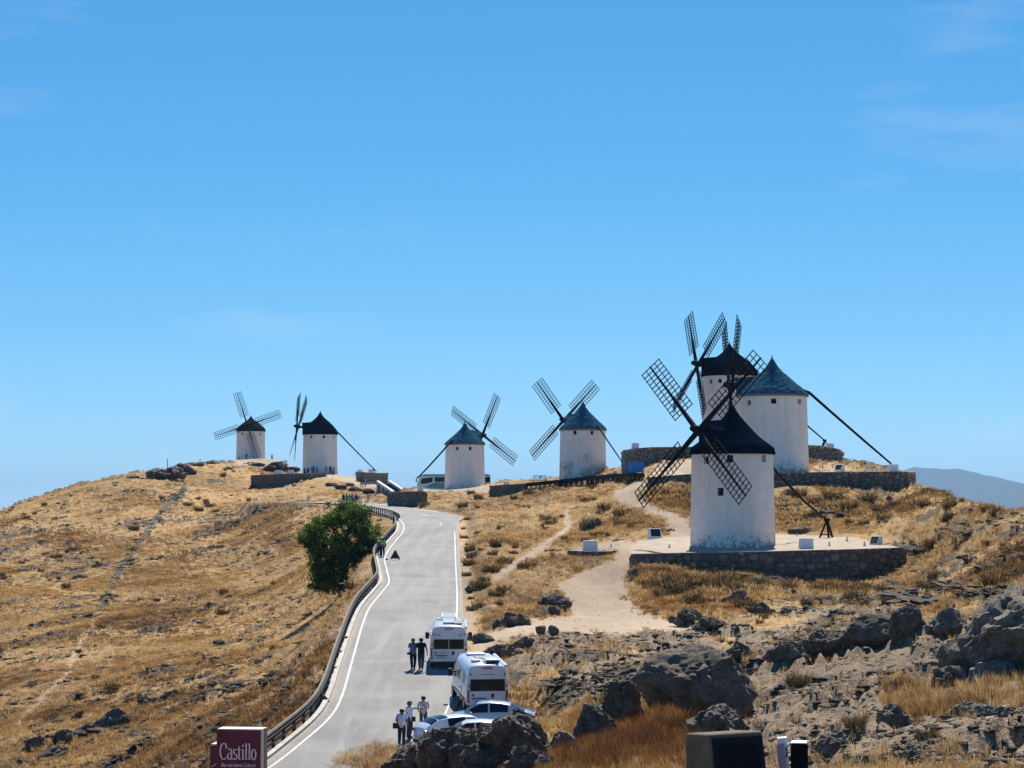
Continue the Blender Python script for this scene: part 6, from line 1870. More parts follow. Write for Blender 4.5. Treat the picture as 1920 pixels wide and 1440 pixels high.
def barrier(c, w, h, d, mat, label, solid):
    root = empty('crowd_barrier', c, 0.1, label, 'barrier')
    f = MB()
    for y in (0, d):
        for x in (-w / 2, w / 2): f.beam((x, y, -0.1), (x, y, h), 0.05)
        f.beam((-w / 2, y, h), (w / 2, y, h), 0.05); f.beam((-w / 2, y, 0.12), (w / 2, y, 0.12), 0.05)
    for x in (-w / 2, w / 2):
        f.beam((x, 0, h), (x, d, h), 0.05)
    f.build('frame', mat, root)
    b = MB(); n = int(w / 0.19)
    for k in range(1, n):
        for y in (0, d): b.beam((-w / 2 + w * k / n, y, 0.12), (-w / 2 + w * k / n, y, h), 0.028)
    tag(b.build('bars', mat, root), kind='stuff')
    if solid:
        p = MB(); p.box((w * 0.14, d * 0.5, h * 0.52), (w * 0.66, d * 0.7, h * 0.82)); q = p.build('box', mat, root)
        l = MB(); l.box((w * 0.14, d * 0.5, h * 0.95), (w * 0.70, d * 0.75, 0.08)); l.build('lid', mat, root)
    else:
        p = MB(); p.box((0.05, d * 0.3, h * 0.72), (w * 0.14, 0.04, h * 0.4)); p.build('notice', M_BLUE, root)
barrier(P(1190, 887.0, (WALK[5].y + WALK[6].y) / 2) + Vector((0, 0.5, 0.02)), 2.35, 1.25, 1.2, M_BLUE, 'bright blue metal barrier around a blue box on the walkway end', True)
barrier(P(1013, 903.3, (WALK[0].y * 0.2 + WALK[1].y * 0.8)) + Vector((0, 0.4, 0.06)), 1.85, 0.85, 1.2, M_BLUEGREY, 'thin barred barrier with small blue notice on the walkway', False)

# ---- stairs with white parapets on the left hilltop
def stairs():
    a, b = P(735, 925, 366), P(706, 906.5, 385)
    root = empty('stairway', a, 0, 'stairway with two white sloping parapets behind the corner wall', 'stairs')
    o = a
    side = Vector((2.1, 0.3, 0))
    n = 12; st = MB()
    for k in range(n):
        p, q = a.lerp(b, k / n) - o, a.lerp(b, (k + 1) / n) - o
        z = q.z
        st.add([(p.x, p.y, -1.5), (p.x + side.x, p.y + side.y, -1.5), (q.x + side.x, q.y + side.y, -1.5), (q.x, q.y, -1.5), (p.x, p.y, z), (p.x + side.x, p.y + side.y, z), (q.x + side.x, q.y + side.y, z), (q.x, q.y, z)],
               [(4, 5, 6, 7), (0, 1, 5, 4), (1, 2, 6, 5), (2, 3, 7, 6), (3, 0, 4, 7)])
    st.build('steps', simple('shaded_steps', (0.06, 0.07, 0.10), 0.85), root)  # dark blue puts the shade between the parapets into the steps' colour
    for s in (Vector((0, 0, 0)), side):
        m = MB(); p, q = a - o + s, b - o + s; t = Vector((0.42, 0.06, 0))
        m.add([p - Vector((0, 0, 1.0)), p - Vector((0, 0, 1.0)) + t, q - Vector((0, 0, 1)) + t, q - Vector((0, 0, 1)), p + Vector((0, 0, 0.38)), p + t + Vector((0, 0, 0.38)), q + t + Vector((0, 0, 0.5)), q + Vector((0, 0, 0.5))],
              [(4, 5, 6, 7), (0, 1, 5, 4), (1, 2, 6, 5), (2, 3, 7, 6), (3, 0, 4, 7)])
        m.build('parapet', M_WHITEBLOCK, root)
    m = MB(); p, q = P(680, 907, 384) - o, b - o
    m.beam(p, q + Vector((0, 0, 0.1)), 0.4, 0.4); m.build('landing_kerb', M_KERB, root)
stairs()
for i_, (px, y0, y1, D, lb) in enumerate(((314, 872, 861, 455, 'thin pole standing on the dark crag at the left skyline'), (375, 869, 861, 490, 'short pole on the left skyline between the crag and the farthest mill'))):
    a = P(px, y0 + 2, D); m = MB(); h = P(px, y1, D).z - a.z
    m.tube([(0, 0, -0.5), (0, 0, h)], 0.07, 8); m.box((0, 0, h), (0.24, 0.24, 0.12)); o = m.build('marker_pole', M_RAILPOST); o.location = a; tag(o, lb, 'pole')
def dark_post(px, y, D, h, label):
    a = P(px, y, D); m = MB(); m.tube([(0, 0, -0.3), (0, 0, h)], 0.14, 10); m.tube([(0, 0, h), (0, 0, h + 0.05)], [0.17, 0.1], 10)
    o = m.build('street_post', M_RAILPOST); o.location = a; tag(o, label, 'post')
dark_post(727.5, 940, 352, 1.75, 'dark post at the corner of the grey roadside wall')

# ------------------------------------------------------------------ the castle sign in the foreground
M_MAROON = simple('maroon_panel', (0.095, 0.010, 0.028), 0.5, var=0.3, spec=0.3)
M_CREAM = simple('cream_edge', (0.62, 0.58, 0.50), 0.7, var=0.08)
M_CORTEN = simple('brown_edge', (0.28, 0.20, 0.15), 0.8, var=0.25)
M_LETTER = simple('sign_letter', (0.62, 0.50, 0.54), 0.6, var=0.05)
def stroke(mb, pts, thin, thick, y):
    """a pen stroke in the x-z plane: heavy where it runs upright, fine where it runs level"""
    pts = [Vector((p[0], 0, p[1])) for p in pts]
    q = []
    for i, p in enumerate(pts):
        d = (pts[min(i + 1, len(pts) - 1)] - pts[max(i - 1, 0)]).normalized()
        w = thin + (thick - thin) * abs(d.z) ** 1.3
        n = Vector((-d.z, 0, d.x)) * w / 2
        q.append((p + n + Vector((0, y, 0)), p - n + Vector((0, y, 0))))
    vs = [v for pr in q for v in pr]
    mb.add(vs + [v + Vector((0, 0.006, 0)) for v in vs], [(2 * i, 2 * i + 1, 2 * i + 3, 2 * i + 2) for i in range(len(q) - 1)] + [(2 * i + 2, 2 * i + 3, 2 * i + 1, 2 * i) for i in range(0)])
def arc(cx, cz, rx, rz, a0, a1, n=16):
    return [(cx + rx * math.cos(math.radians(a0 + (a1 - a0) * i / n)), cz + rz * math.sin(math.radians(a0 + (a1 - a0) * i / n))) for i in range(n + 1)]
def castle_sign():
    D = 35.0; k = F / D
    top = P(449, 1367, D)
    g = float(gz(top.x, top.y))
    root = empty('castle_sign', (top.x, top.y, g), R_(-7), 'maroon information sign reading Castillo at the bottom left of the road', 'sign')
    H = top.z - g; w = 84 / k / math.cos(R_(7)); dp = 0.34
    c = MB(); c.box((0, dp / 2 + 0.012, H / 2 - 0.25), (w, dp, H + 0.5)); c.build('pillar', M_CREAM, root)
    s = MB(); s.box((w / 2 + 0.003 + 0.006, dp * 0.72, H / 2 - 0.25), (0.012, dp * 0.5, H + 0.49)); s.build('side_strip', M_CORTEN, root)
    f = MB(); f.box((-0.012, 0.0, H / 2 - 0.255), (w - 0.012, 0.02, H + 0.48)); fp = f.build('front_panel', M_MAROON, root)
    c2 = MB(); x2 = -w / 2 - 0.055; c2.box((x2, dp / 2 + 0.03, (H - 0.245) / 2 - 0.25), (0.115, dp * 0.9, H - 0.245 + 0.5)); c2.build('side_pillar', M_CREAM, root)
    f2 = MB(); f2.box((x2 - 0.003, 0.016, (H - 0.245) / 2 - 0.255), (0.112, 0.02, H - 0.245 + 0.48)); sp = f2.build('side_panel', M_MAROON, root)
    # lettering, cap height 1, drawn letter by letter
    L = MB(); S = 0.245; x0 = -w / 2 + 0.055; zb = H - 0.475; yy = -0.016
    th, tk = 0.045, 0.15
    def put(pts, dx): stroke(L, [(x0 + (x + dx) * S, zb + z * S) for x, z in pts], th * S, tk * S, yy - 0.00004 * len(L.v) / 10)
    put(arc(0.36, 0.5, 0.36, 0.52, 50, 310, 24), 0.0)                                  # C
    put([(0.59, 0.90), (0.60, 0.70)], 0.0)
    a = 0.74
    put(arc(0.20, 0.50, 0.19, 0.17, 150, 20, 10) + [(0.385, 0.4), (0.385, 0.1), (0.46, 0.0), (0.50, 0.03)], a)
    put(arc(0.19, 0.18, 0.18, 0.19, 80, 360, 18), a)
    s_ = 1.30
    put(arc(0.19, 0.50, 0.15, 0.15, 30, 215, 12) + [(0.19, 0.335)] + arc(0.19, 0.16, 0.17, 0.17, 60, -150, 14), s_)
    t = 1.73
    put([(0.15, 0.82), (0.15, 0.12)] + arc(0.25, 0.12, 0.10, 0.12, 180, 300, 8), t); put([(0.0, 0.63), (0.32, 0.63)], t)
    i_ = 2.13
    put([(0.14, 0.65), (0.14, 0.0)], i_); put([(0.02, 0.62), (0.16, 0.65)], i_); put([(0.02, 0.015), (0.27, 0.015)], i_); put([(0.13, 0.94), (0.13, 0.81)], i_)
    for l_ in (2.45, 2.78):
        put([(0.14, 1.02), (0.14, 0.0)], l_); put([(0.02, 0.99), (0.16, 1.02)], l_); put([(0.02, 0.015), (0.27, 0.015)], l_)
    o_ = 3.12
    put(arc(0.23, 0.32, 0.21, 0.33, 0, 360, 24), o_)
    # fit the word to the panel
    wd = (3.12 + 0.46) * S; sc = (w - 0.14) / wd
    L.v = [(x0 + (x - x0) * sc, y, z) for x, y, z in L.v]
    L.build('lettering', M_LETTER, fp)
    cu = bpy.data.curves.new('lettering', 'FONT'); cu.body = 'Bien de Interés Cultural'; cu.size = 0.085; cu.shear = 0.28; cu.extrude = 0.002; cu.space_character = 0.94
    to = bpy.data.objects.new('tmp', cu); COL.objects.link(to)
    bpy.context.view_layer.update()
    me = bpy.data.meshes.new_from_object(to.evaluated_get(bpy.context.evaluated_depsgraph_get())); bpy.data.objects.remove(to)
    xs = [v.co.x for v in me.vertices]; f_ = (w - 0.16) / (max(xs) - min(xs))
    me.transform(Matrix.Diagonal((f_, 1, 1, 1))); me.transform(Matrix.Rotation(math.pi / 2, 4, 'X')); me.transform(Matrix.Translation((x0 + 0.01, yy, H - 0.595)))
    me.materials.clear(); me.materials.append(M_LETTER)
    link(bpy.data.objects.new('small_lettering', me), fp)
    e = MB()
    for k_ in range(3): e.beam((x2 - 0.03, -0.001, H - 0.60 - 0.075 * k_), (x2 + 0.045, -0.001, H - 0.55 - 0.075 * k_), 0.012, 0.022, up=(0, 1, 0))
    e.build('emblem', M_LETTER, sp)
castle_sign()

def lectern():
    D = 28.5
    b = P(1362, 1470, D)
    g = float(gz(b.x, b.y))
    root = empty('information_lectern', (b.x, b.y, g), R_(30), 'weathered concrete stand with slanting black panel at the bottom edge', 'information stand')
    h = P(1362, 1371, D).z - g
    w, d = 0.86, 0.62
    m = MB()
    q = [(-w / 2, -d / 2 - 0.26, -0.3), (w / 2, -d / 2 - 0.26, -0.3), (w / 2, d / 2, -0.3), (-w / 2, d / 2, -0.3), (-w / 2, -d / 2 + 0.10, h), (w / 2, -d / 2 + 0.10, h), (w / 2, d / 2, h - 0.03), (-w / 2, d / 2, h - 0.03)]
    m.add(q, [(3, 2, 1, 0), (4, 5, 6, 7), (0, 1, 5, 4), (1, 2, 6, 5), (2, 3, 7, 6), (3, 0, 4, 7)])
    ob = m.build('body', M_CONCRETE, root); bv = ob.modifiers.new('edges', 'BEVEL'); bv.width = 0.035; bv.segments = 3
    def onf(x, z, e):
        t = (z + 0.3) / (h + 0.3); y = -d / 2 - 0.26 + 0.36 * t
        n = Vector((0, -(h + 0.3), 0.36)).normalized()
        return Vector((x, y, z)) + n * e
    f = MB(); fr = [onf(-w * .45, 0.10, .03), onf(w * .45, 0.10, .03), onf(w * .45, h - 0.06, .03), onf(-w * .45, h - 0.06, .03)]
    f.add(fr + [onf(-w * .45, 0.10, -.01), onf(w * .45, 0.10, -.01), onf(w * .45, h - 0.06, -.01), onf(-w * .45, h - 0.06, -.01)], [(0, 1, 2, 3), (0, 4, 5, 1), (1, 5, 6, 2), (2, 6, 7, 3), (3, 7, 4, 0)])
    fo_ = f.build('frame', simple('lectern_frame', (0.016, 0.016, 0.019), 0.7, spec=0.1), root)
    p = MB(); p.add([onf(-w * .36, 0.18, .042), onf(w * .36, 0.18, .042), onf(w * .36, h - 0.15, .042), onf(-w * .36, h - 0.15, .042)], [(0, 1, 2, 3)]); p.build('panel', M_PANEL, fo_)
lectern()

def floodlight():
    D = 29.0
    b = P(1488, 1470, D); g = float(gz(b.x, b.y))
    root = empty('floodlight', (b.x, b.y, g), R_(-8), 'black floodlight on a white slanting bracket at the bottom edge', 'floodlight')
    z = lambda y: P(1488, y, D).z - g
    x = lambda px: (px - 1488) / F * D
    m = MB(); m.beam((x(1487), 0, -0.3), (x(1467), 0, z(1383)), 0.12, 0.16, up=(0, 1, 0)); m.build('post', simple('white_metal', (0.78, 0.78, 0.78), 0.5), root)
    f = MB(); f.beam((x(1470), -0.09, z(1462)), (x(1464), -0.09, z(1394)), 0.10, 0.03, up=(0, 1, 0)); f.build('post_flange', simple('grey_metal', (0.25, 0.26, 0.29), 0.5, 0.3), root)
    h = MB(); h.box((x(1499), 0.02, (z(1393) + z(1470)) / 2), (x(1515) - x(1483), 0.30, z(1393) - z(1470)))
    ob = h.build('lamp_housing', M_PANEL, root); bv = ob.modifiers.new('edges', 'BEVEL'); bv.width = 0.012; bv.segments = 2
    l = MB(); l.box((x(1499), 0.02, z(1391.5)), (x(1512) - x(1484), 0.30, 0.012)); l.build('visor', M_STEEL, root)
    for yy in (1396, 1418, 1434):
        b_ = MB(); b_.beam((x(1464), -0.02, z(yy)), (x(1485), -0.02, z(yy - 1)), 0.03, 0.035); b_.tube([(x(1478), -0.06, z(yy)), (x(1478), -0.11, z(yy))], 0.015, 8); b_.build('bracket', M_STEEL, root)
    c = MB(); c.tube([(x(1474), -0.08, z(1400)), (x(1477), -0.10, z(1409)), (x(1475), -0.09, z(1419))], 0.008, 6); c.build('cable', M_PANEL, root)
floodlight()
# ------------------------------------------------------------------ vehicles
def paint(name, col, rough=0.28, coat=0.6):
    m, nt, bs = new_mat(name)
    v = coords(nt); n = noise(nt, v, 2.0, 4, 0.6)
    c = mix(nt, rng(nt, n, 0.3, 0.75, 0, 0.22), col, tuple(x * 0.8 for x in col))
    nt.links.new(c, bs.inputs['Base Color']); bs.inputs['Roughness'].default_value = rough
    bs.inputs['Coat Weight'].default_value = coat; bs.inputs['Coat Roughness'].default_value = 0.08
    return m
M_VAN = paint('white_van_paint', (0.62, 0.63, 0.65))
M_CARW = paint('white_car_paint', (0.70, 0.72, 0.75), 0.25, 0.9)
M_CARS = paint('silver_blue_paint', (0.30, 0.38, 0.45), 0.25, 0.9)
M_GLASS = simple('tinted_glass', (0.008, 0.010, 0.016), 0.12, var=0.1, spec=0.25)
M_TYRE = simple('tyre', (0.02, 0.02, 0.02), 0.9)
M_RIM = simple('wheel_rim', (0.35, 0.35, 0.36), 0.4, 0.6)
M_PLASTIC = simple('black_plastic', (0.025, 0.026, 0.03), 0.6)
M_REDLAMP = simple('red_lamp', (0.28, 0.012, 0.018), 0.2, var=0.1, spec=0.6)
M_PLATE = simple('number_plate', (0.62, 0.63, 0.64), 0.5, var=0.05)
M_MARK = simple('grey_lettering', (0.12, 0.12, 0.13), 0.6)

def wheel(parent, x, y, r, w, side):
    t = MB(); t.tube([(x - w / 2, y, r), (x - w / 2 + 0.03, y, r), (x + w / 2 - 0.03, y, r), (x + w / 2, y, r)], [r * 0.9, r, r, r * 0.9], 24)
    wo = t.build('wheel', M_TYRE, parent, smooth=40)
    q = MB(); xx = x + side * (w / 2 + 0.004); q.tube([(xx - side * 0.05, y, r), (xx, y, r), (xx + side * 0.01, y, r)], [r * 0.66, r * 0.62, r * 0.2], 20); q.build('rim', M_RIM, wo, smooth=40)

def loft(mb, sections, close_ends=True):
    n = len(sections[0]); vs = [p for s in sections for p in s]; fs = []
    for i in range(len(sections) - 1):
        for k in range(n - 1):
            fs.append((i * n + k, i * n + k + 1, (i + 1) * n + k + 1, (i + 1) * n + k))
        fs.append((i * n + n - 1, i * n, (i + 1) * n, (i + 1) * n + n - 1))
    if close_ends:
        fs.append(tuple(range(n - 1, -1, -1))); fs.append(tuple((len(sections) - 1) * n + k for k in range(n)))
    mb.add(vs, fs)

VAN_P = [(0.90, 0.36), (1.00, 0.50), (1.025, 0.80), (1.025, 1.20), (0.995, 1.70), (0.93, 2.15), (0.87, 2.38), (0.80, 2.50), (0.66, 2.575), (0.35, 2.61), (0.0, 2.62)]
def van_half(z): return float(np.interp(z, [b for a, b in VAN_P], [a for a, b in VAN_P]))
def van(loc, rz, rx, label, single_window, kit):
    root = empty('camper_van', loc, rz, label, 'camper van', 'white motorhomes parked at the road edge')
    root.rotation_euler = (rx, 0, rz); root.scale = (1, 1, 0.9)
    def sec(y, top, wsc=1.0, lean=0.0):
        half = [(a * wsc, 0.36 + (b - 0.36) * (top - 0.36) / (2.62 - 0.36)) for a, b in VAN_P]
        full = half + [(-a, b) for a, b in half[-2::-1]]
        return [(a, y + lean * max(0, b - 0.9), b) for a, b in full]
    b = MB()
    loft(b, [sec(0.00, 2.56, 0.965, 0.075), sec(0.05, 2.60, 0.99, 0.075), sec(0.14, 2.62, 1.0, 0.06), sec(1.5, 2.62), sec(3.0, 2.62), sec(4.1, 2.60), sec(4.45, 2.48, 0.99), sec(4.75, 2.2, 0.98), sec(5.1, 1.75, 0.97), sec(5.3, 1.42, 0.96), sec(5.65, 1.20, 0.93), sec(5.90, 0.98, 0.86), sec(5.97, 0.75, 0.78)])
    b.build('body', M_VAN, root, smooth=32)
    ry = lambda z: 0.075 * max(0, z - 0.9)
    def rear_panel(x0, x1, z0, z1, t, mat, name, parent, inset=0.0, follow=True):
        m = MB(); vs = []
        for z in (z0, z1):
            lim = van_half(z) * 0.965 - inset if follow else 9
            for x in (x0, x1): vs.append((max(-lim, min(lim, x)), ry(z) - t, z))
        m.add(vs + [(x, y + t + 0.02, z) for x, y, z in vs], [(0, 1, 3, 2), (0, 4, 5, 1), (1, 5, 7, 3), (3, 7, 6, 2), (2, 6, 4, 0)])
        return m.build(name, mat, parent)
    for s in (-1, 1):
        a, c = (s * 0.008, s * 0.86)
        x0, x1 = min(a, c), max(a, c)
        d = rear_panel(x0, x1, 0.47, 2.34, 0.014, M_VAN, 'rear_door', root, 0.10)
        if not single_window:
            rear_panel(min(s * 0.02, s * 0.82), max(s * 0.02, s * 0.82), 1.22, 1.80, 0.022, M_GLASS, 'window', d, 0.115)
        hg = MB()
        for z in (0.7, 1.5, 2.1): hg.box((s * (van_half(z) * 0.965 - 0.07), ry(z) - 0.03, z), (0.05, 0.05, 0.11))
        hg.build('hinge', M_PLASTIC, d)
        l = MB(); z0, z1 = 0.62, 1.26
        l.add([(s * 0.885, ry(z0) - 0.02, z0), (s * 0.985, ry(z0) - 0.02, z0), (s * 0.975, ry(z1) - 0.02, z1), (s * 0.885, ry(z1) - 0.02, z1),
               (s * 0.885, ry(z0) + 0.10, z0), (s * 1.032, 0.16, z0), (s * 1.022, 0.18, z1), (s * 0.885, ry(z1) + 0.10, z1)], [(0, 1, 2, 3), (1, 5, 6, 2), (3, 2, 6, 7), (0, 4, 5, 1)] if s > 0 else [(3, 2, 1, 0), (2, 6, 5, 1), (7, 6, 2, 3), (1, 5, 4, 0)])
        tl = l.build('tail_light', M_REDLAMP, root)
        wl_ = MB(); wl_.box((s * 0.935, -0.022, 0.74), (0.085, 0.012, 0.14)); wl_.build('reversing_lens', simple('pale_lens', (0.5, 0.38, 0.36), 0.2), tl)
        m = MB(); m.beam((s * 1.0, 4.55, 1.50), (s * 1.14, 4.5, 1.50), 0.07, 0.07); mi = m.build('mirror_arm', M_PLASTIC, root)
        mh = MB(); mh.box((s * 1.21, 4.48, 1.47), (0.22, 0.14, 0.42)); mo = mh.build('mirror', M_PLASTIC, root); bv = mo.modifiers.new('edges', 'BEVEL'); bv.width = 0.05; bv.segments = 3
        wheel(root, s * 0.90, 1.05, 0.34, 0.22, s); wheel(root, s * 0.90, 5.0, 0.34, 0.22, s)
    if single_window:
        rear_panel(-0.84, 0.84, 1.22, 1.84, 0.024, M_GLASS, 'rear_window', root, 0.115)
    bm = MB(); bm.box((0, -0.02, 0.385), (1.96, 0.16, 0.17)); bo = bm.build('rear_bumper', M_PLASTIC, root); bv = bo.modifiers.new('edges', 'BEVEL'); bv.width = 0.03; bv.segments = 2
    hd = MB(); hd.tube([(0.24, -0.014, 1.0), (0.24, -0.04, 1.0)], [0.075, 0.06], 16); h_ = hd.build('door_handle', M_PLASTIC, root); h_.scale = (1, 1, 1)
    hd2 = MB(); hd2.box((0.24, -0.028, 0.97), (0.11, 0.02, 0.22)); hd2.build('handle_plate', M_PLASTIC, h_)
    br = MB(); br.box((0, ry(2.42) - 0.02, 2.425), (0.46, 0.05, 0.06)); br.build('brake_light', M_REDLAMP, root)
    gr = MB(); gr.box((-0.42, -0.022, 0.83), (0.70, 0.03, 0.05)); gr.build('plate_light_bar', M_PLASTIC, root)
    pl_ = MB(); pl_.box((-0.42, -0.02, 0.70), (0.52, 0.012, 0.12)); po = pl_.build('number_plate', M_PLATE, root)
    mk = MB()
    for i in range(7):
        if i != 4: mk.box((-0.60 + 0.058 * i, -0.028, 0.70), (0.034, 0.004, 0.065))
    mk.build('plate_marks', M_MARK, po)
    em = MB(); em.tube([(-0.70, -0.015, 1.0), (-0.70, -0.03, 1.0)], [0.065, 0.06], 16); em.build('badge', M_MARK, root)
    nm = MB(); rr = random.Random(3)
    if kit == 1:
        for i in range(8): nm.box((-0.54 + 0.055 * i, -0.018, 1.0), (0.034, 0.006, rr.uniform(0.03, 0.045)))
        nm.box((-0.06, -0.018, 1.0), (0.02, 0.006, 0.06))
        for i in range(6): nm.box((-0.74 + 0.05 * i, ry(2.07) - 0.018, 2.07), (0.036, 0.006, 0.05))
        for i in range(4): nm.box((-0.56 + 0.05 * i, ry(2.0) - 0.018, 2.0), (0.036, 0.006, 0.025))
        nm.box((0.62, ry(2.05) - 0.018, 2.05), (0.12, 0.006, 0.08))
    else:
        for i in range(11): nm.box((-0.30 + 0.06 * i, ry(2.1) - 0.018, 2.1), (0.042, 0.006, 0.04))
    nm.build('lettering_marks', M_MARK, root)
    # roof gear
    def rbox(c, s, mat, name, bev=0.04):
        m = MB(); m.box(c, s); o = m.build(name, mat, root); b_ = o.modifiers.new('edges', 'BEVEL'); b_.width = bev; b_.segments = 3; return o
    if kit == 1:
        v = rbox((-0.02, 1.1, 2.68), (0.60, 0.60, 0.16), M_VAN, 'roof_vent'); g_ = MB(); g_.box((-0.02, 0.795, 2.69), (0.44, 0.012, 0.10)); g_.build('vent_grille', M_STEEL, v)
        rbox((0.45, 1.5, 2.66), (0.55, 1.5, 0.05), M_PLASTIC, 'solar_panel', 0.01)
        rk = MB()
        for x in (-0.36, 0.40):
            rk.tube([(x, 2.6, 2.86), (x, 4.2, 2.86)], 0.028, 8)
            for y in (2.6, 4.2): rk.tube([(x, y, 2.58), (x, y, 2.86)], 0.028, 8)
        for y in (2.6, 3.1, 3.6, 4.2): rk.tube([(-0.40, y, 2.86), (0.44, y, 2.86)], 0.03, 8)
        rk.build('roof_rack', simple('white_tube', (0.75, 0.75, 0.75), 0.5), root)
        rbox((0.93, 2.3, 2.44), (0.16, 3.6, 0.16), M_VAN, 'awning', 0.03)
        tank = rbox((-0.55, 3.2, 2.65), (0.3, 0.3, 0.08), M_VAN, 'antenna_dome')
    else:
        ac = rbox((0.28, 0.85, 2.72), (0.70, 0.95, 0.24), M_VAN, 'air_conditioner', 0.07); g_ = MB(); g_.box((0.28, 0.368, 2.70), (0.60, 0.02, 0.13)); g_.build('grille', M_PLASTIC, ac)
        v = rbox((-0.42, 1.2, 2.66), (0.42, 0.42, 0.15), M_VAN, 'roof_vent'); g_ = MB(); g_.box((-0.42, 0.985, 2.67), (0.32, 0.012, 0.08)); g_.build('vent_grille', M_STEEL, v)
        rbox((-0.1, 3.4, 2.66), (0.9, 0.7, 0.12), M_VAN, 'skylight'); rbox((0.1, 2.4, 2.63), (0.8, 0.9, 0.04), M_PLASTIC, 'solar_panel', 0.01)
        rbox((0.90, 2.0, 2.52), (0.17, 3.6, 0.17), M_VAN, 'awning', 0.05)
    # left flank
    sx = lambda z, e: -(van_half(z) + e)
    def side(y0, y1, z0, z1, mat, name, e=0.012):
        m = MB(); q = [(sx(z0, e), y0, z0), (sx(z0, e), y1, z0), (sx(z1, e), y1, z1), (sx(z1, e), y0, z1)]
        m.add(q + [(x + 0.04, y, z) for x, y, z in q], [(3, 2, 1, 0), (0, 1, 5, 4), (1, 2, 6, 5), (2, 3, 7, 6), (3, 0, 4, 7)]); return m.build(name, mat, root)
    for (y0, y1) in ((0.8, 1.7), (2.2, 3.1)):
        w = side(y0, y1, 1.42, 1.98, M_STEEL, 'side_window', 0.012); q = MB(); e = 0.02
        q.add([(sx(1.48, e), y0 + .06, 1.48), (sx(1.48, e), y1 - .06, 1.48), (sx(1.92, e), y1 - .06, 1.92), (sx(1.92, e), y0 + .06, 1.92)], [(3, 2, 1, 0)]); q.build('glass', M_GLASS, w)
    side(3.75, 4.5, 1.35, 1.95, M_GLASS, 'cab_window', 0.012)
    side(0.6, 4.2, 0.66, 0.74, M_PLASTIC, 'side_trim', 0.02)
    side(1.5, 1.85, 0.85, 1.25, M_PLATE, 'service_hatch', 0.012); side(2.2, 2.32, 1.0, 1.12, M_PLASTIC, 'fuel_cap', 0.014)
    side(0.4, 5.2, 0.37, 0.46, M_PLASTIC, 'sill', 0.015)
    ws = MB(); q = [(-0.80, 4.50, 2.40), (0.80, 4.50, 2.40), (0.93, 5.20, 1.60), (-0.93, 5.20, 1.60)]; ws.add([(x, y + 0.03, z + 0.03) for x, y, z in q], [(0, 3, 2, 1)]); ws.build('windscreen', M_GLASS, root)
    fb = MB(); fb.box((0, 5.95, 0.52), (1.7, 0.14, 0.34)); fb.build('front_bumper', M_PLASTIC, root)
    return root
def slope_at(y): 
    i = int(np.argmin(np.abs(RC[:180, 1] - y))); a, b = RC[max(0, i - 12)], RC[i + 12]
    return math.atan2(b[2] - a[2], np.linalg.norm((b - a)[:2]))
def road_z(x, y):
    i = int(np.argmin(np.hypot(RC[:, 0] - x, RC[:, 1] - y))); return float(zc[i])
def vloc(px, D):
    x = (px - 960) / F * D; return Vector((x, D, road_z(x, D)))
v1 = vloc(842, 119.5)
van(v1, R_(1.7), slope_at(122), 'white motorhome with twin rear windows and a roof rack, parked farther up', False, 1)
v2 = vloc(914, 105.5)
van(v2, R_(9.5), slope_at(108), 'white motorhome with one wide rear window and roof air conditioner', True, 2)

CAR_S = [(-2.20, 0.70, 0.71, 0.66), (-2.14, 0.90, 0.91, 0.79), (-1.80, 1.00, 1.03, 0.85), (-1.62, 0.99, 1.07, 0.86), (-1.05, 0.98, 1.36, 0.88), (-0.65, 0.97, 1.44, 0.89), (-0.1, 0.95, 1.47, 0.89), (0.40, 0.94, 1.43, 0.89), (0.75, 0.93, 1.22, 0.89), (1.12, 0.92, 0.97, 0.88), (1.65, 0.85, 0.89, 0.86), (2.02, 0.74, 0.78, 0.80), (2.18, 0.58, 0.62, 0.70)]
HATCH_S = [(-2.05, 0.70, 0.71, 0.68), (-2.02, 0.92, 0.94, 0.79), (-1.85, 0.98, 1.10, 0.84), (-1.40, 0.98, 1.36, 0.87), (-0.9, 0.97, 1.45, 0.88), (-0.3, 0.95, 1.49, 0.89), (0.30, 0.94, 1.45, 0.89), (0.75, 0.93, 1.22, 0.89), (1.15, 0.93, 0.99, 0.88), (1.65, 0.87, 0.92, 0.86), (2.0, 0.76, 0.80, 0.80), (2.15, 0.58, 0.62, 0.70)]
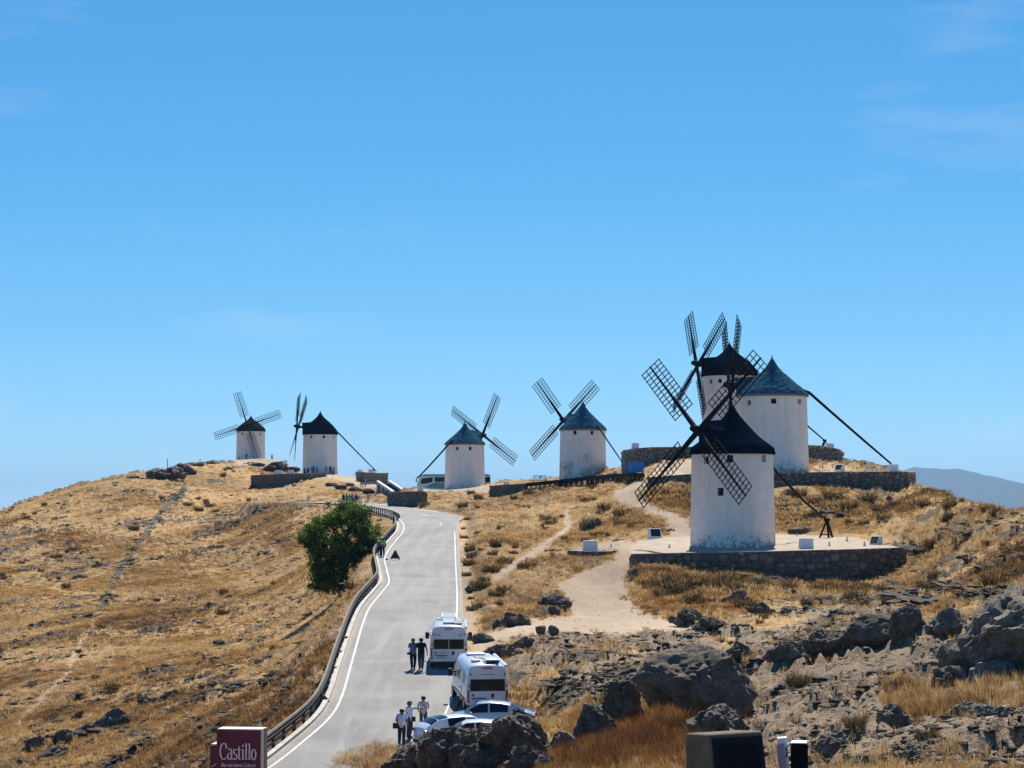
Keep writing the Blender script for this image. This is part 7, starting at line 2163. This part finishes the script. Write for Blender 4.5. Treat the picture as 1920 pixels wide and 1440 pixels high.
def car(loc, rz, rx, label, mat, S, wheels=True):
    root = empty('parked_car', loc, rz, label, 'car', 'cars parked behind the foreground rocks')
    root.rotation_euler = rx + (rz,) if isinstance(rx, tuple) else (0, rx, rz)
    def at(y, e=0.0):
        ys = [s[0] for s in S]; bz, tz, w = (float(np.interp(y, ys, [s[i] for s in S])) for i in (1, 2, 3))
        inn = w * 0.95 - max(0, tz - bz) * 0.48
        half = [(w * 0.84, 0.20), (w * 0.97, 0.32), (w, 0.55), (w * 0.995, bz - 0.10), (w * 0.95, bz), (inn + 0.05 * (tz > bz + .1), tz - 0.055), (inn * 0.86, tz - 0.012), (inn * 0.45, tz + 0.006), (0, tz + 0.012)]
        return [(a + (e if i < 6 else 0), b + (e if i >= 5 else 0)) for i, (a, b) in enumerate(half)]
    ys = []
    for a, b in zip(S[:-1], S[1:]):
        ys += [a[0] + (b[0] - a[0]) * k / 3 for k in range(3)]
    ys.append(S[-1][0])
    secs = []
    for y in ys:
        h = at(y); secs.append([(a, y, b) for a, b in h] + [(-a, y, b) for a, b in h[-2::-1]])
    m = MB(); loft(m, secs); m.build('body', mat, root, smooth=42)
    def strip(y0, y1, i0, i1, name, mirror, e=0.008, n=8, inset=0.03):
        for s in ((-1, 1) if mirror else (1,)):
            q = MB(); vs = []; cols = None
            for k in range(n + 1):
                y = y0 + (y1 - y0) * k / n; h = at(y, e)
                if mirror:
                    a, b = Vector((h[4][0], 0, h[4][1])), Vector((h[5][0], 0, h[5][1]))
                    pts = [a.lerp(b, t) for t in (0.10, 0.5, 0.92)]
                    vs += [(s * p.x, y, p.z) for p in pts]; cols = 3
                else:
                    pts = h[i0:i1]; row = [(a - (inset if j == 0 else 0), y, b) for j, (a, b) in enumerate(pts)]
                    row = row + [(-a, y_, b) for a, y_, b in row[-2::-1]]; vs += row; cols = len(row)
            fs = []
            for k in range(n):
                for c in range(cols - 1): fs.append((k * cols + c, k * cols + c + 1, (k + 1) * cols + c + 1, (k + 1) * cols + c))
            q.add(vs, fs); q.build(name, M_GLASS, root, smooth='all')
    r0, r1 = S[3][0], S[4][0]
    strip(-0.95, -0.12, 0, 0, 'side_window', True); strip(-0.04, 0.78, 0, 0, 'side_window', True)
    strip(0.48, 1.06, 5, 9, 'windscreen', False); strip(S[2][0] + 0.1, S[4][0] - 0.02, 5, 9, 'rear_window', False)
    for s in (-1, 1):
        l = MB(); yr = S[1][0]
        l.box((s * 0.70, yr + 0.06, 0.83), (0.24, 0.22, 0.13)); lo = l.build('tail_light', M_REDLAMP, root); b_ = lo.modifiers.new('edges', 'BEVEL'); b_.width = 0.03; b_.segments = 2
        f = MB(); f.box((s * 0.64, 2.02, 0.66), (0.26, 0.18, 0.11)); fo_ = f.build('headlight', simple('head_lamp', (0.55, 0.57, 0.6), 0.15), root)
        mr = MB(); mr.box((s * 0.98, 0.72, 0.97), (0.18, 0.12, 0.12)); mo = mr.build('mirror', mat, root); b_ = mo.modifiers.new('edges', 'BEVEL'); b_.width = 0.03; b_.segments = 2
        d = MB()
        for yy in (-0.10, 0.30 - 1.25): d.box((s * 0.895, yy + 0.25, 0.80), (0.02, 0.16, 0.03))
        d.build('door_handle', mat, root)
        for yy in (-1.32, 1.34): wheel(root, s * 0.79, yy, 0.31, 0.20, s)
    pm = MB(); pm.box((0, S[0][0] - 0.01, 0.62), (0.5, 0.02, 0.11)); pm.build('number_plate', M_PLATE, root)
    bp = MB(); bp.box((0, S[0][0] + 0.07, 0.34), (1.46, 0.18, 0.16)); bp.build('bumper', M_PLASTIC, root)
    return root
ca = vloc(915, 100.5); ca.z = P(915, 1374, 100.5).z
car(ca, R_(88), (0, 0), 'silver blue saloon parked side on below the motorhome', M_CARS, CAR_S)
cb_ = vloc(868, 97.5); cb_.z = P(868, 1402, 97.5).z
car(cb_, R_(-68), (0, 0), 'white hatchback showing its red tail light, behind the foreground rocks', M_CARW, HATCH_S)
cc_ = vloc(888, 93.0); cc_.z = P(888, 1415, 93).z
car(cc_, R_(91), (0, 0), 'white car almost hidden by the foreground rocks, only its bonnet edge showing', M_CARW, HATCH_S)

# ---- the coach behind the third windmill
M_TEAL = paint('teal_paint', (0.015, 0.19, 0.17), 0.3, 0.6)
def coach():
    D = 408.0
    a, b = P(783, 921, D), P(918, 917, D + 3)
    zg = max(a.z, b.z) - 0.15
    c = (a + b) / 2; c.z = P(845, 921.5, D).z
    Ln = (b - a).length; W = 2.5; H = 3.25
    root = empty('coach', c, 0.02, 'green and pale coach parked behind the slate roofed windmill', 'coach')
    x0, x1 = -Ln / 2, Ln / 2
    # side profile extruded across, with rounded shoulders
    prof = [(x0 + 0.35, 0.35), (x0 + 0.05, 0.6), (x0, 1.1), (x0 + 0.12, 1.7), (x0 + 0.55, 2.7), (x0 + 0.95, 3.1), (x0 + 1.7, H), (x1 - 0.4, H), (x1 - 0.05, H - 0.2), (x1, 2.6), (x1, 0.6), (x1 - 0.15, 0.35)]
    m = MB(); secs = []
    for y, s in ((-W / 2, 0.955), (-W / 2 + 0.12, 1.0), (W / 2 - 0.12, 1.0), (W / 2, 0.955)):
        secs.append([(x * (0.99 if s < 1 else 1), y, 0.35 + (z - 0.35) * s) for x, z in prof])
    loft(m, secs); m.build('body', paint('pale_coach_paint', (0.42, 0.60, 0.60)), root, smooth=35)
    ys = -W / 2 - 0.012
    def plate(pts, mat, name, e=0.0, parent=None):
        q = MB(); v = [(x, ys - e, z) for x, z in pts]; n = len(v)
        q.add(v + [(x, ys + 0.03, z) for x, z in pts], [tuple(range(n))] + [(i, (i + 1) % n, n + (i + 1) % n, n + i)[::-1] for i in range(n)]); return q.build(name, mat, parent or root)
    plate([(x0 + 0.75, 2.86), (x1 - 0.1, 2.86), (x1 - 0.1, 3.06), (x0 + 1.1, 3.06)], M_TEAL, 'roof_band')
    plate([(x0 + 0.62, 1.52), (x0 + 1.3, 1.40), (x0 + 2.9, 1.75), (x0 + 3.0, 2.66), (x0 + 0.92, 2.44)], M_GLASS, 'side_window', 0.004)
    xs = [x0 + 3.25, x0 + 5.3, x0 + 7.4, x0 + 9.5, x0 + 11.5, x1 - 0.35]
    for i in range(5): plate([(xs[i] + .04, 1.78), (xs[i + 1] - .06, 1.78), (xs[i + 1] - .06, 2.70), (xs[i] + .04, 2.70)], M_GLASS, 'side_window', 0.004)
    plate([(x0 + 2.0, 0.72), (x0 + 5.4, 0.55), (x1 - 0.2, 0.55), (x1 - 0.2, 1.66), (x0 + 3.4, 1.66), (x0 + 2.8, 1.45), (x0 + 1.9, 0.98)], M_TEAL, 'side_stripe', 0.003)
    plate([(x1 - 0.75, 0.6), (x1 - 0.08, 0.6), (x1 - 0.08, 2.7), (x1 - 0.75, 2.7)], M_PANEL, 'rear_grille', 0.008)
    w = MB(); w.add([(x0 + 0.085, -1.1, 1.32), (x0 + 0.085, 1.1, 1.32), (x0 + 0.52, 1.0, 2.78), (x0 + 0.52, -1.0, 2.78)], [(0, 3, 2, 1)]); wo = w.build('windscreen', M_GLASS, root); wo.location = (-0.05, 0, 0.02)
    for s in (-1, 1):
        q = MB(); q.tube([(x0 + 0.7, s * 1.1, 2.95), (x0 + 0.1, s * 1.25, 2.75), (x0 - 0.12, s * 1.3, 2.3)], 0.05, 8); q.box((x0 - 0.13, s * 1.3, 2.0), (0.14, 0.22, 0.55)); q.build('mirror', M_PLASTIC, root)
    for xx in (x0 + 2.6, x1 - 3.6):
        for s in (-1, 1):
            t = MB(); t.tube([(xx, s * 1.0, 0.48), (xx, s * 1.24, 0.48)], 0.48, 20); t.build('wheel', M_TYRE, root)
    r = MB(); r.box((1.5, 0, H + 0.09), (3.2, 1.7, 0.2)); r.build('roof_unit', M_TEAL, root)
coach()
# ------------------------------------------------------------------ people
M_SKIN = simple('skin', (0.33, 0.19, 0.13), 0.6, var=0.08)
M_SKIN_D = simple('tanned_skin', (0.22, 0.12, 0.08), 0.6, var=0.08)
M_HAIR = simple('dark_hair', (0.018, 0.013, 0.010), 0.6)
_cloth = {}
def cloth(col):
    k = tuple(col)
    if k not in _cloth: _cloth[k] = simple('cloth', col, 0.9, var=0.15, scale=8)
    return _cloth[k]

STAND = {'pelvis': (0, 0, .95), 'waist': (0, 0, 1.08), 'chest': (0, .01, 1.28), 'neck': (0, .005, 1.475), 'head0': (0, -.01, 1.555), 'head1': (0, -.015, 1.65), 'head2': (0, -.005, 1.72),
         'hipL': (-.10, 0, .92), 'kneeL': (-.11, -.02, .50), 'ankleL': (-.115, .02, .09), 'toeL': (-.135, -.14, .04),
         'hipR': (.10, 0, .92), 'kneeR': (.11, -.02, .50), 'ankleR': (.115, .02, .09), 'toeR': (.135, -.14, .04),
         'shL': (-.185, 0, 1.41), 'elL': (-.25, .03, 1.13), 'wrL': (-.27, -.05, .89), 'haL': (-.275, -.07, .81),
         'shR': (.185, 0, 1.41), 'elR': (.25, .03, 1.13), 'wrR': (.27, -.05, .89), 'haR': (.275, -.07, .81)}
RADII = {'pelvis': (.165, .12), 'waist': (.15, .11), 'chest': (.175, .12), 'neck': .052, 'head0': (.104, .112), 'head1': (.112, .128), 'head2': (.080, .09), 'hip': .100, 'knee': .070, 'ankle': .050, 'toe': .036, 'sh': .066, 'el': .044, 'wr': .03, 'ha': .034}
BONES = [('pelvis', 'waist'), ('waist', 'chest'), ('chest', 'neck'), ('neck', 'head0'), ('head0', 'head1'), ('head1', 'head2')]
for s in 'LR': BONES += [('pelvis', 'hip' + s), ('hip' + s, 'knee' + s), ('knee' + s, 'ankle' + s), ('ankle' + s, 'toe' + s), ('chest', 'sh' + s), ('sh' + s, 'el' + s), ('el' + s, 'wr' + s), ('wr' + s, 'ha' + s)]

def person_mesh(pose, build=1.0, fingers=True, sub=1):
    """one continuous body grown from a skeleton; the figure faces -y"""
    J = dict(STAND); J.update(pose)
    names = list(J); idx = {n: i for i, n in enumerate(names)}
    V = [Vector(J[n]) for n in names]; E = [(idx[a], idx[b]) for a, b in BONES]; R = []
    for n in names:
        r = RADII.get(n, RADII.get(n[:-1])); r = r if isinstance(r, tuple) else (r, r)
        R.append((r[0] * build, r[1] * build))
    h1 = Vector(J['head1'])
    for off, r in (((0, -.115, -.015), .014), ((-.098, .0, -.01), .018), ((.098, .0, -.01), .018)):      # nose and ears
        V.append(h1 + Vector(off)); R.append((r, r)); E.append((idx['head1'], len(V) - 1))
    if fingers:
        for s, sg in (('L', -1), ('R', 1)):
            w, h = Vector(J['wr' + s]), Vector(J['ha' + s]); d = (h - w).normalized()
            sd = d.cross(Vector((1, 0, 0.2))).normalized(); nn = d.cross(sd).normalized()
            for k, (o, l) in enumerate(((-.033, .065), (-.011, .08), (.011, .075), (.033, .06))):
                V.append(h + sd * o + d * (l * .55) ); R.append((.010, .010)); a = len(V) - 1; E.append((idx['ha' + s], a))
                V.append(h + sd * o * 1.05 + d * l + nn * .018); R.append((.008, .008)); E.append((a, a + 1))
            V.append(h - d * .02 + sd * -.055 + d * .02); R.append((.012, .012)); a = len(V) - 1; E.append((idx['wr' + s], a))
            V.append(h + sd * -.065 + d * .03); R.append((.009, .009)); E.append((a, a + 1))
    me = bpy.data.meshes.new('skeleton'); me.from_pydata([tuple(v) for v in V], E, [])
    o = bpy.data.objects.new('skeleton', me); COL.objects.link(o)
    sk = o.modifiers.new('skin', 'SKIN'); ss = o.modifiers.new('sub', 'SUBSURF'); ss.levels = sub; ss.render_levels = sub
    sk.use_smooth_shade = True
    if not me.skin_vertices: 
        pass
    for i, r in enumerate(R): me.skin_vertices[0].data[i].radius = r
    me.skin_vertices[0].data[idx['pelvis']].use_root = True
    bpy.context.view_layer.update()
    out = bpy.data.meshes.new_from_object(o.evaluated_get(bpy.context.evaluated_depsgraph_get()))
    bpy.data.objects.remove(o)
    # nearest bone of every vertex
    P_ = np.array([v.co[:] for v in out.vertices]); best = np.full(len(P_), 1e9); who = np.zeros(len(P_), int); tt = np.zeros(len(P_))
    for bi, (a, b) in enumerate(BONES):
        A, B = np.array(J[a]), np.array(J[b]); d = B - A
        t = np.clip(((P_ - A) @ d) / (d @ d), 0, 1); ra, rb = (float(np.mean(RADII.get(q, RADII.get(q[:-1])))) for q in (a, b)); dist = np.linalg.norm(P_ - A - t[:, None] * d, axis=1) - 0.8 * (ra + (rb - ra) * t)
        k = dist < best; best[k] = dist[k]; who[k] = bi; tt[k] = t[k]
    reg = []
    for w, t in zip(who, tt):
        a, b = BONES[w]
        reg.append((a[:-1] if a[-1] in 'LR' else a, b[:-1] if b[-1] in 'LR' else b, t))
    return out, reg, J

def shell(body, reg, test, off, name, mat, parent, whole=all):
    """a garment: the part of the body it covers, lifted off the skin"""
    keep = [test(r, body.vertices[i].co) for i, r in enumerate(reg)]
    fs = [tuple(p.vertices) for p in body.polygons if whole(keep[i] for i in p.vertices)]
    if not fs: return None
    used_ = sorted({i for f in fs for i in f}); mp = {v: i for i, v in enumerate(used_)}
    vs = [body.vertices[i].co + body.vertices[i].normal * off for i in used_]
    me = bpy.data.meshes.new(name); me.from_pydata(vs, [], [tuple(mp[i] for i in f) for f in fs]); me.materials.append(mat)
    me.polygons.foreach_set('use_smooth', [True] * len(me.polygons))
    o = bpy.data.objects.new(name, me); link(o, parent)
    sd = o.modifiers.new('hem', 'SOLIDIFY'); sd.thickness = 0.008; sd.offset = 1
    return o

def person(loc, rz, label, pose=None, top=(.6, .6, .6), legs=(.03, .04, .07), skin=None, height=1.72, sleeves='short', shorts=False, hair='short', build=1.0, group=None, fingers=True, shoe=(.03, .03, .03), vest=None):
    root = empty('person', loc, rz, label, 'person', group)
    s = height / 1.74; root.scale = (s, s, s)
    me, reg, J = person_mesh(pose or {}, build, fingers, 2 if fingers else 1)
    me.materials.clear(); me.materials.append(skin or M_SKIN)
    b = bpy.data.objects.new('body', me); link(b, root)
    def t_top(r, c):
        if r[:2] in (('waist', 'chest'), ('pelvis', 'waist')): return True
        if r[:2] == ('chest', 'neck'): return r[2] < 0.72
        if r[:2] == ('chest', 'sh'): return True
        if r[:2] == ('sh', 'el'): return sleeves == 'long' or (sleeves == 'short' and r[2] < 0.62)
        if r[:2] == ('el', 'wr'): return sleeves == 'long' and r[2] < 0.9
        return False
    def t_leg(r, c):
        if r[:2] in (('pelvis', 'hip'), ('hip', 'knee')): return not shorts or r[2] < 0.8 or r[0] == 'pelvis'
        if r[:2] == ('knee', 'ankle'): return not shorts and r[2] < 0.92
        return r[:2] == ('pelvis', 'waist') and r[2] < 0.4
    shell(me, reg, t_leg, .010, 'trousers', cloth(legs), root, any)
    shell(me, reg, t_top, .018, 'shirt', cloth(top), root, any)
    shell(me, reg, lambda r, c: r[:2] == ('ankle', 'toe') or (r[:2] == ('knee', 'ankle') and r[2] > 0.93), .012, 'shoes', cloth(shoe), root)
    if vest: shell(me, reg, lambda r, c: r[:2] in (('waist', 'chest'), ('chest', 'neck'), ('chest', 'sh')) and not (r[:2] == ('chest', 'neck') and r[2] > .6), .034, 'safety_vest', vest, root)
    h1 = Vector(J['head1']); h2 = Vector(J['head2'])
    drop = {'short': -.085, 'long': -.16, 'cap': .0}[hair]
    def t_hair(r, c):
        if r[:2] not in (('head0', 'head1'), ('head1', 'head2'), ('neck', 'head0')): return False
        return c.z > h1.z + (0.055 if c.y < h1.y - .06 else (0.0 if c.y < h1.y - .01 else drop))
    shell(me, reg, t_hair, .006, 'hair', M_HAIR, root, any)
    if hair == 'long':
        m = MB(); m.tube([h1 + Vector((0, .05, .05)), h1 + Vector((0, .085, -.06)), h1 + Vector((0, .085, -.20)), h1 + Vector((0, .08, -.28))], [.07, .085, .065, .02], 10); m.build('long_hair', M_HAIR, root, smooth='all')
    return root
M_VEST = simple('yellow_vest', (0.42, 0.50, 0.06), 0.7, var=0.1)
M_BAGW = simple('pale_fabric', (0.60, 0.62, 0.68), 0.9); M_BAGD = simple('dark_leather', (0.02, 0.02, 0.025), 0.7)

# -- the three by the cars
p1 = vloc(755, 98.0); p1.z += .0
person(p1, R_(172), 'person with a pale backpack and dark trousers standing on the road, seen from behind', {'wrL': (-.25, -.10, .95), 'haL': (-.24, -.14, .90), 'wrR': (.20, -.20, 1.02), 'haR': (.16, -.25, 1.02), 'ankleL': (-.09, .06, .09), 'toeL': (-.10, -.10, .04), 'kneeL': (-.10, .0, .5)},
       top=(.55, .56, .60), legs=(.02, .024, .035), skin=M_SKIN_D, height=1.62, build=1.08)
bp = MB(); bp.tube([(0, -.18, .95), (0, -.235, 1.02), (0, -.24, 1.22), (0, -.22, 1.38), (0, -.17, 1.43)], [.10, .165, .17, .14, .07], 14); bo = bp.build('backpack', M_BAGW, None, smooth='all'); bo.location = p1; bo.scale = (.93, .8, .93); tag(bo, 'pale backpack worn by the nearest standing person', 'backpack')
hb2 = MB(); hb2.box((0, 0, .12), (.26, .12, .24)); hb2.tube([(-.08, 0, .23), (.02, -.02, .45), (.10, .0, .60)], .012, 6); hb2.tube([(.08, 0, .23), (.09, .05, .45), (.11, .05, .60)], .012, 6); ho2 = hb2.build('shoulder_bag', M_BAGD); ho2.location = p1 + Vector((-.27, -.10, .74)); tag(ho2, 'black bag hanging at the left hip of the backpack wearer', 'bag')
p2 = vloc(769, 99.6)
person(p2, R_(60), 'man in white T-shirt and dark jeans stretching his arm to point right', {'elR': (.31, -.13, 1.37), 'wrR': (.30, -.38, 1.36), 'haR': (.30, -.47, 1.36), 'ankleR': (.13, .08, .09), 'toeR': (.14, -.08, .04)},
       top=(.62, .64, .70), legs=(.03, .035, .05), skin=M_SKIN_D, height=1.72)
hb3 = MB(); hb3.box((0, 0, .11), (.16, .10, .22)); hb3.tube([(-.06, 0, .2), (-.09, 0, .42), (-.10, 0, .60)], .01, 6); ho3 = hb3.build('waist_bag', M_BAGD); ho3.location = p2 + Vector((.20, -.02, .78)); tag(ho3, 'small dark bag at the side of the pointing man', 'bag')
p3 = vloc(795, 101.5)
person(p3, R_(185), 'person in beige shirt with a diagonal strap, half hidden behind the white car', {'elL': (-.27, -.02, 1.15), 'wrL': (-.18, -.18, 1.05), 'haL': (-.12, -.23, 1.05), 'elR': (.28, .0, 1.15), 'wrR': (.24, -.15, 1.0), 'haR': (.22, -.2, .95)},
       top=(.58, .52, .48), legs=(.10, .09, .08), height=1.60)
st = MB(); st.tube([(-.17, -.115, 1.36), (-.02, -.165, 1.22), (.14, -.14, 1.05)], .014, 6); so_ = st.build('bag_strap', M_BAGD); so_.location = p3; tag(so_, 'thin dark strap across the back of the beige shirt', 'strap')
# -- the couple beside the far motorhome
p4 = vloc(775.5, 119.5)
person(p4, R_(2), 'woman in blue top and black leggings beside the far motorhome, hands at her face', {'elL': (-.26, -.08, 1.20), 'wrL': (-.10, -.22, 1.42), 'haL': (-.05, -.21, 1.50), 'elR': (.27, -.08, 1.2), 'wrR': (.11, -.22, 1.42), 'haR': (.06, -.21, 1.50), 'ankleL': (-.06, -.02, .09), 'toeL': (-.08, -.18, .04), 'kneeL': (-.085, -.04, .5), 'ankleR': (.07, .07, .09), 'toeR': (.09, -.08, .04)},
       top=(.07, .19, .36), legs=(.012, .012, .014), skin=M_SKIN_D, height=1.70, hair='long', sleeves='none', shoe=(.3, .25, .22))
cb3 = MB(); cb3.box((0, 0, 0), (.17, .12, .13)); cb3.tube([(0, -.05, 0), (0, -.15, 0)], .045, 10); cb3.tube([(0, 0, .06), (.06, 0, .28), (.10, .02, .5)], .012, 6); co3 = cb3.build('camera_bag', M_BAGD); co3.location = p4 + Vector((-.24, -.05, .86)); tag(co3, 'black camera hanging at the hip of the woman in blue', 'camera')
p5 = vloc(790.5, 119.2)
person(p5, R_(178), 'man in black T-shirt and blue jeans walking beside the woman in blue', {'elL': (-.29, .02, 1.14), 'wrL': (-.33, -.03, .90), 'haL': (-.33, -.05, .82), 'elR': (.28, .02, 1.14), 'wrR': (.30, .0, .9), 'haR': (.30, -.02, .82), 'ankleL': (-.07, .12, .09), 'toeL': (-.08, -.04, .05), 'kneeL': (-.09, .03, .5), 'ankleR': (.08, -.10, .09), 'toeR': (.09, -.25, .04), 'kneeR': (.095, -.08, .5)},
       top=(.012, .012, .014), legs=(.028, .045, .09), skin=M_SKIN_D, height=1.74, build=1.02, shoe=(.5, .48, .45))
# -- two officers at the guard rail
for (px, D, rz, lb, pz) in ((711, 197.5, 150, 'officer in yellow vest bending over the guard rail, left of a pair', {'chest': (0, -.12, 1.24), 'neck': (0, -.22, 1.40), 'head0': (0, -.27, 1.48), 'head1': (0, -.30, 1.56), 'head2': (0, -.30, 1.63), 'shL': (-.185, -.17, 1.35), 'shR': (.185, -.17, 1.35), 'elL': (-.24, -.28, 1.15), 'wrL': (-.18, -.42, 1.02), 'haL': (-.16, -.48, 1.0), 'elR': (.24, -.28, 1.15), 'wrR': (.18, -.42, 1.02), 'haR': (.16, -.48, 1.0)}),
        (717.5, 196.5, 200, 'officer in yellow vest at the guard rail beside the warning triangle, right of a pair', {'elR': (.36, -.08, 1.25), 'wrR': (.52, -.15, 1.18), 'haR': (.58, -.17, 1.16)})):
    q = P(px, 1048, D); q.z = road_z(q.x, q.y)
    person(q, R_(rz), lb, pz, top=(.10, .12, .16), legs=(.02, .024, .04), vest=M_VEST, sleeves='long', group='officers at the guard rail')

# -- visitors far away on the hill: a few figures, reused
FAR = []
def far_person(i, top, legs, hair='short', pose=None):
    r = person((0, 0, 0), 0, 'x', pose, top=top, legs=legs, fingers=False, hair=hair); FAR.append(r); return r
far_person(0, (.10, .13, .20), (.02, .025, .04)); far_person(1, (.45, .45, .48), (.05, .06, .09)); far_person(2, (.16, .22, .26), (.42, .42, .44), 'long')
far_person(3, (.03, .03, .035), (.025, .03, .05), 'short', {'ankleL': (-.10, .22, .12), 'toeL': (-.11, .10, .05), 'kneeL': (-.10, .04, .5), 'ankleR': (.10, -.24, .09), 'toeR': (.10, -.40, .04), 'kneeR': (.10, -.14, .52)})
used_far = set()
def visitor(px, y, D, kind, rz, label, group, h=1.0, ground=True):
    q = P(px, y, D)
    if ground: q.z = float(gz(q.x, q.y))
    if kind not in used_far:
        used_far.add(kind); r = FAR[kind]
    else:
        r = copy_tree(FAR[kind])
    r.location = q; r.rotation_euler = (0, 0, R_(rz)); r.scale = (h, h, h)
    r['label'] = label; r['group'] = group
G1 = 'visitors at the foot of the black roofed windmill'
for i_, (px, k_, rz_, lb) in enumerate(((571.5, 0, 20, 'leftmost visitor at the foot of the black roofed mill, leaning on its edge'), (577.5, 3, 160, 'visitor in black standing second from the left at the black roofed mill'), (584, 2, 90, 'visitor in pale trousers near the left group at the black roofed mill'), (587.5, 0, 200, 'dark clothed visitor right of the one in pale trousers'), (594, 1, 10, 'visitor in a grey top alone in the middle of the mill wall'),
        (612, 2, 170, 'visitor in pale trousers at the left of the right hand group'), (619, 3, 40, 'visitor in black in the right hand group by the mill'), (622.5, 1, 250, 'grey topped visitor in the right hand group by the mill'), (626, 0, 120, 'dark clothed visitor at the right edge of the mill wall'))):
    visitor(px, 886.5, 441 - (i_ % 3) * 1.2, k_, rz_, lb, G1)
visitor(510, 863, 535, 1, 20, 'visitor in pale clothes standing right of the farthest windmill', 'visitors by the farthest windmill')
visitor(448, 864, 534, 0, 100, 'dark visitor at the left foot of the farthest windmill', 'visitors by the farthest windmill', 0.8)
visitor(462, 864, 533, 3, 0, 'visitor in black in front of the farthest windmill', 'visitors by the farthest windmill', 0.8)
visitor(677, 903, 405, 3, 100, 'walker in black coming down the hilltop track', 'walkers on the hilltop track')
visitor(685, 903.5, 405, 1, 80, 'walker in pale clothes on the hilltop track', 'walkers on the hilltop track')
G2 = 'people gathered at the road bend above the tree'
for i_, (px, y_, k_, rz_, lb) in enumerate(((644, 940, 3, 30, 'person in black at the left of the group above the tree'), (650, 941, 0, 120, 'dark clothed person second from left in the group above the tree'), (655, 941, 2, 180, 'person in pale trousers in the group above the tree'), (660, 941, 0, 250, 'dark clothed person behind the pale trousers in the group above the tree'), (663, 940, 1, 60, 'grey topped person in the group above the tree'), (667.5, 940, 3, 200, 'person in black at the right of the group above the tree'))):
    visitor(px, y_, 350 + (i_ % 2) * 1.5, k_, rz_, lb, G2, 1.0)
visitor(690, 934, 362, 2, 100, 'lone person in pale trousers walking on the road beyond the group', 'walkers on the road bend')
for i_, r in enumerate(FAR):
    if i_ not in used_far: bpy.data.objects.remove(r)
# ------------------------------------------------------------------ say which one: every plant and rock is named by what stands next to it
LAND = [(310, 890, 'the dark crag on the left skyline'), (240, 1050, 'the stony hillside track'), (90, 1300, 'the pale lower end of the hillside track'), (640, 1030, 'the green tree'), (205, 1350, 'the black crag low on the left slope'),
        (450, 1400, 'the maroon castle sign'), (620, 1290, 'the guard rail'), (535, 900, 'the wall under the black roofed mill'), (470, 870, 'the farthest windmill'), (700, 890, 'the left tail pole wall'), (20, 960, 'the left end of the skyline'),
        (760, 938, 'the grey corner wall'), (872, 900, 'the mill by the coach'), (860, 1050, 'the right road edge'), (950, 915, 'the wall left of the walkway'), (1090, 900, 'the wooden walkway'), (985, 1045, 'the narrow footpath'), (1110, 1040, 'the short wall stub'),
        (1228, 1000, 'the white panel block by the path'), (1100, 1140, 'the pale path'), (1190, 945, 'the upper path'), (842, 1210, 'the far motorhome'), (914, 1290, 'the near motorhome'), (1025, 1185, 'the pair of stones on the path'), (1305, 1290, 'the dome shaped boulder'),
        (1440, 1055, 'the near platform wall'), (1375, 960, 'the near windmill'), (1560, 990, 'the wooden trestle'), (1580, 905, 'the high platform wall'), (1850, 945, 'the feathery skyline shrub'), (1640, 1190, 'the big smooth dark boulder'), (1880, 1200, 'the huge pale slab'), (1800, 1040, 'the rocky right hand slope'), (1496, 1260, 'the lone bushy shrub')]
ORD = ['', 'second ', 'third ', 'fourth ', 'fifth ', 'sixth ', 'seventh ', 'eighth ', 'ninth ', 'tenth ', 'eleventh ', 'twelfth ', 'thirteenth ', 'fourteenth ', 'fifteenth ', 'sixteenth ', 'seventeenth ', 'eighteenth ', 'nineteenth ', 'twentieth ']
KIND = {'shrubs on the left hillside': 'dark dry shrub', 'shrubs between road and path': 'brown dry shrub', 'shrubs on the right slope': 'brown dry shrub', 'bushes below the near platform wall': 'dark shaded bush', 'bushes below the high platform': 'dry bush',
        'bushes along the right road edge': 'dark bank bush', 'dense shrub clumps on the left hillside': 'dense dark shrub', 'crags along the left skyline': 'dark crag', 'rocks around the left hilltop mills': 'dark grey rock', 'schist ledges on the left hillside': 'dark schist ledge', 'schist ledges on the right slope': 'dark schist ledge', 'ledges right of the motorhomes': 'low grey ledge', 'ledges on the slope right of the road': 'dark ledge'}
def place_labels():
    cells = {}
    for o in COL.objects:
        g = o.get('group')
        if g not in KIND or o.parent is not None: continue
        px, py = to_px(o.location.x, o.location.y, o.location.z)
        best = min(LAND, key=lambda l: math.hypot(px - l[0], (py - l[1]) * 1.3))
        dx, dy = px - best[0], (py - best[1]) * 1.3
        a = math.degrees(math.atan2(-dy, dx)) % 360
        d = ('right of', 'above right of', 'above', 'above left of', 'left of', 'below left of', 'below', 'below right of')[int((a + 22.5) // 45) % 8]
        cells.setdefault((KIND[g], best[2], d), []).append((math.hypot(dx, dy), o))
    for (kind, land, d), lst in cells.items():
        lst.sort(key=lambda q: q[0])
        for i, (_, o) in enumerate(lst):
            n = ORD[min(i, len(ORD) - 1)]
            o['label'] = ('%s %s %s' % (kind, d, land)) if len(lst) == 1 else ('%snearest %s %s %s' % (n, kind, d, land))
place_labels()
